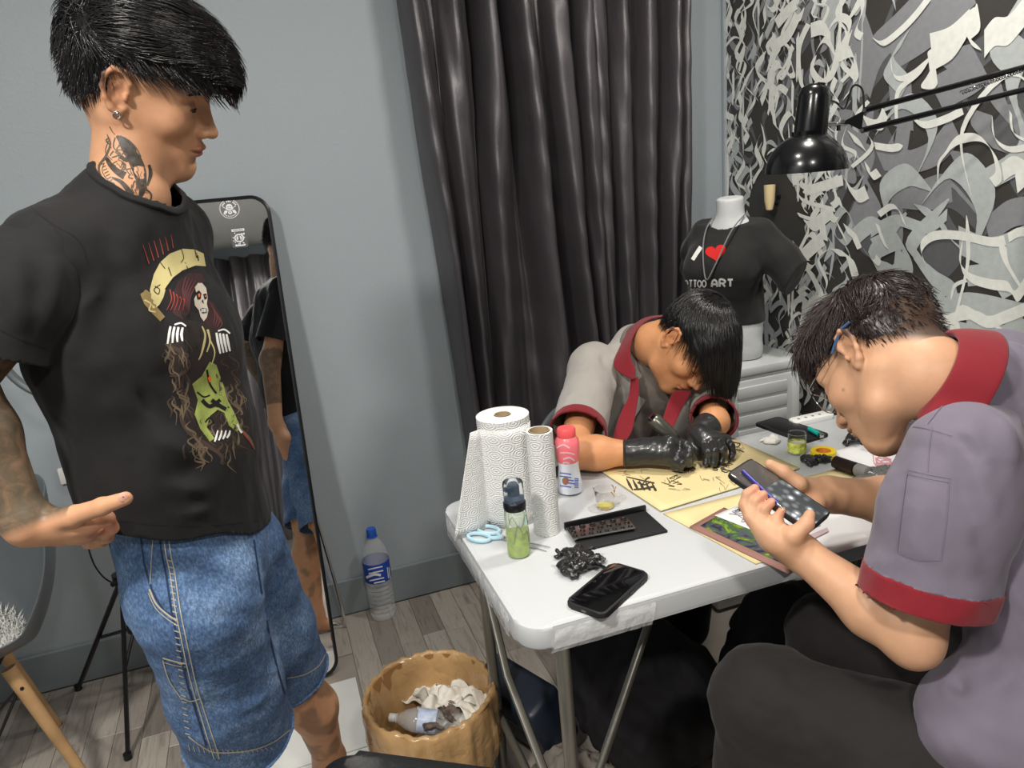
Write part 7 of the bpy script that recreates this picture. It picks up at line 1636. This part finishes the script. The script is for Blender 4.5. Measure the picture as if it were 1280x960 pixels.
    sm = bpy.data.materials.new('phone_picture'); sm.use_nodes = True; nt = NT(sm); f = nt.noise(nt.mapped(), 75, 3, .5, .4); vo = nt.add('ShaderNodeTexVoronoi'); vo.inputs['Scale'].default_value = 70; nt.l.new(nt.tc(), vo.inputs['Vector']); cc = nt.ramp(vo.outputs['Distance'], [(.12, (.62, .66, .70)), (.32, (.16, .18, .19)), (.6, (.05, .055, .06))]); nt.l.new(cc, nt.b.inputs['Base Color']); nt.b.inputs['Roughness'].default_value = .08; nt.l.new(cc, nt.b.inputs['Emission Color']); nt.b.inputs['Emission Strength'].default_value = .5
    slab(ph(.028, 0), X_, Y_, .09, .068, .006, .0033, .0040, sm, 'screen_picture', pt, .0002); slab(ph(-.045, 0), X_, Y_, .056, .068, .006, .0033, .0039, M['greyglass'] if 'greyglass' in M else mat('screen_grey', srgb(84, 80, 78), .1), 'screen_top', pt, .0002)
    pe = pen(ph(-.062, -.014, .0085), ph(.028, -.038, .0095), 'blue pen held along the left side of the phone screen', mat('blue_pen', srgb(52, 48, 130), .3), .0035, None)
    # glasses
    g = thing('eyeglasses', 'thin metal glasses with blue temple tips on the bent man', 'glasses', lw_((.1, 0, 0)))
    for e in (1, -1):
        c = vec((.104, e*.034, -.004)); mk('rim', tube(B(), [lw_(c+vec((-.006*abs(math.cos(q))*(.5+.5*e*math.cos(q)*1), .025*math.cos(q), .019*math.sin(q)))) for q in np.linspace(0, 6.283, 29)[:-1]], .0010, 6, closed=True), M['chrome'], g)
        mk('temple', tube(B(), [lw_(p) for p in ((.096, e*.060, .006), (.09, e*.068, .010), (.05, e*.079, .012), (.012, e*.083, .014))], .0011, 6), M['chrome'], g); mk('temple_tip', tube(B(), [lw_(p) for p in ((.018, e*.0835, .0135), (.0, e*.0862, .022), (-.02, e*.0872, .030), (-.034, e*.084, .030))], .0022, 6), mat('blue_tip', srgb(60, 92, 130), .4) if e == 1 else bpy.data.materials['blue_tip'], g)
    mk('bridge', tube(B(), [lw_(p) for p in ((.108, .009, .002), (.1115, 0, .006), (.108, -.009, .002))], .0011, 6), M['chrome'], g)
    # hair: faded sides, tousled top
    ells = [((-.014, 0, .052), (.100, .082, .080)), ((.048, 0, .062), (.060, .070, .052)), ((-.040, 0, .012), (.056, .0705, .066))]
    def keep(p): return ((p[:, 2] > .030) | ((p[:, 0] < -.026) & (p[:, 2] > -.052+(p[:, 0]+.09)*.25))) & ~((p[:, 0] > .03) & (p[:, 2] < .036))
    parts = [make_hair(ells, keep, (-.045, 0, .13), gr, 5200, lambda Q: np.where(Q[:, 2] > .065, .042, np.where(Q[:, 2] > .03, .02, .009)), 9, .0015, .3, .007, .7, 13, spread=.003, free=-2, inertia=.35, flowf=lambda p, N: np.array([.5, 0, 0]), wfreq=70)]
    top = lambda p: (p[:, 2] > .075) & (p[:, 0] > -.03); parts.append(make_hair(ells, top, (-.07, 0, .11), gr, 1300, lambda Q: np.full(len(Q), .042), 9, .0016, .2, .014, .7, 14, spread=.005, free=-2, inertia=.4, flowf=lambda p, N: np.array([1., 0, 0]), wfreq=60))
    hair_obj('hair', parts, pos, R, M['hair_brown'], t, ells, keep, .0035)
    # shirt
    s = SDF(); bk = chst+vec((.015, -.02, 0)); s.ecap(bk, hip+vec((0, 0, .03)), (.175, .125), (.19, .155), sdv, .06); s.cone(shR, shL+vec((0, 0, -.012)), .068, .054, .05); s.cone(nb+vec((.01, -.01, -.035)), (shL+shR)/2, .072, .10, .05)
    cu = shL+(elL-shL)*.70; aL = (elL-shL)/np.linalg.norm(elL-shL); cu2 = shR+(elR-shR)*.6; s.cone(shR, cu2, .068, .075, .03)
    lap = vec(PD(1225, 905, 1.06)); s.cone(hip+vec((-.03, .02, .05)), lap, .12, .085, .05)
    G, lo, ax_ = s.eval_grid(.005); V, F = nets(G, lo, .005); V = relax(V, F, 3); N = vnorm(V, F); pd = PD
    Lf = [([pd(1120, 545, 1.0), pd(1160, 535, .98), pd(1200, 545, .97), pd(1230, 580, .96)], .007, -.005), ([pd(1190, 540, .96), pd(1205, 600, .95), pd(1230, 660, .94), pd(1245, 720, .95)], .016, -.011), ([pd(1225, 560, .95), pd(1245, 640, .93), pd(1270, 700, .93)], .02, .010), ([pd(1140, 560, 1.0), pd(1150, 640, .99), pd(1140, 700, .99)], .02, .006), ([pd(1230, 480, 1.0), pd(1255, 520, .97), pd(1275, 580, .95)], .015, .008), ([pd(1175, 480, 1.03), pd(1200, 500, 1.0)], .01, .005),
          ([pd(1160, 850, 1.05), pd(1220, 860, 1.0), pd(1270, 840, 1.0)], .014, .009), ([pd(1180, 800, 1.05), pd(1200, 860, 1.03), pd(1240, 900, 1.02)], .012, -.009), ([pd(1200, 780, 1.03), pd(1250, 850, 1.0)], .012, .01)]
    V = folds(V, N, Lf, 1.4); V += N*(fbm(V, 7, 32)*.0045)[:, None]
    hd = vec(lw_((-.04, 0, -.07))); V, F = cutf(V, F, lambda Q: .074-np.linalg.norm(Q-nb-(hd-nb)*.5, axis=1)); V, F = cutf(V, F, lambda Q: .50-Q[:, 2])
    aR2 = (elR-shR)/np.linalg.norm(elR-shR); m = ~(((V-cu2)@aR2 > .02) & (np.linalg.norm(V-cu2, axis=1) < .12) & (V[:, 1] > .86)); V, F = keepf(V, F, m); V, F = biggest(V, F)
    shirt = mesh_obj('work_shirt', V, F, M['shirt_lilac'], t); solid(shirt, .0025, -1)
    s = SDF(); shq = shL+vec((0, 0, -.010)); s.cone(shL+(shR-shL)*.30, shq, .062, .066, .03); s.cone(shq, shq*.6+cu*.4, .064, .080, .035); s.cone(shq*.6+cu*.4, cu, .080, .084, .035); s.cone(cu, cu+aL*.05, .082, .086, .01); V, F, N = mesh_of(s, .0045)
    V = folds(V, N, Lf, 1.5)+N*(fbm(V, 8, 5)*.003)[:, None]; V, F = cutf(V, F, lambda Q: -((Q-shL)@aL)-.078)
    cn = aL+vec((.10, .0, .10)); cn /= np.linalg.norm(cn); g_ = plane(cu+aL*.022, cn); V, F = cutf(V, F, g_); Va, Fa = cutf(V, F, lambda Q: g_(Q)+.034); o = mesh_obj('left_sleeve', Va, Fa, M['shirt_lilac'], shirt); solid(o, .0025, -1); slo = o
    Vb, Fb = cutf(V, F, lambda Q: -(g_(Q)+.034)); Nb = vnorm(Vb, Fb); o = mesh_obj('sleeve_cuff', Vb+Nb*.0014, Fb, M['wine'], shirt); solid(o, .0045, -1)
    bsl = bvh_of(slo)
    bsh = bvh_of(shirt)
    collar('collar', bsh, nb+(hd-nb)*.18, hd-nb, lw_((.1, 0, -.08))-pos, 38, 322, .066, .098, .040, -.012, M['wine'], shirt)
    sm_ = mat('stitch_lilac', srgb(112, 104, 122), .8)
    decal_strokes('stitching', bsl, [([(1133, 532), (1160, 536), (1190, 545)], 1.3), ([(1135, 587), (1160, 593), (1188, 598)], 1.4), ([(1134, 592), (1160, 598), (1187, 603)], 1.4), ([(1186, 600), (1183, 650), (1176, 700)], 1.3), ([(1135, 590), (1128, 640), (1122, 690)], 1.1), ([(1122, 690), (1148, 700), (1176, 700)], 1), ([(1166, 534), (1162, 560), (1160, 590)], 1), ([(1205, 480), (1185, 500), (1160, 530)], 1)], sm_, slo, .0012)
    # trousers
    s = SDF(); s.ecap(hip+vec((0, 0, .02)), hip+vec((-.03, .03, -.02)), (.17, .13), (.17, .12), sdv, .05)
    for k, h0 in ((kn1, hip+vec((-.09, -.03, -.02))), (kn2, hip+vec((.06, .06, 0)))): ft = vec((k[0]+.01, k[1]+.03, .09)); s.chain([h0, h0*.45+k*.55, k], [.112, .098, .082], .04); s.chain([k, k*.5+ft*.5, ft], [.080, .078, .072], .04)
    G, lo, ax_ = s.eval_grid(.006); V, F = nets(G, lo, .006); V = relax(V, F, 3); N = vnorm(V, F)
    Lf = [([pd(905, 815, 1.2), pd(925, 850, 1.15), pd(965, 880, 1.12)], .012, .008), ([pd(985, 790, 1.2), pd(1000, 830, 1.15), pd(1040, 860, 1.1)], .014, .006), ([pd(925, 880, 1.15), pd(990, 885, 1.12)], .010, -.007), ([pd(915, 900, 1.15), pd(975, 910, 1.13)], .010, .006), ([pd(1000, 870, 1.1), pd(1080, 920, 1.05), pd(1160, 955, 1.0)], .012, -.006), ([pd(960, 860, 1.12), pd(1030, 900, 1.08)], .010, .006)]
    V = folds(V, N, Lf, 1.7); V += N*(fbm(V, 7, 42)*.004+fbm(V, 18, 43)*.0015)[:, None]; V, F = keepf(V, F, V[:, 2] > .07); mesh_obj('trousers', V, F, M['charcoal'], t)
    st = thing('stool', 'round black stool under the man with glasses', 'stool', (hip[0]+.02, hip[1]-.02, 0)); O = Vector((hip[0]+.02, hip[1]-.02, 0))
    mk('seat', lathe(B(), [(.001, .34), (.15, .34), (.17, .35), (.17, .385), (.15, .4), (.001, .402)], 40, O), M['leather'], st)
    for k in range(4): a_ = k*1.571+.785; mk('leg', cyl(B(), O+Vector((.17*math.cos(a_), .17*math.sin(a_), 0)), O+Vector((.12*math.cos(a_), .12*math.sin(a_), .342)), .012), M['chrome'], st)
person_c()
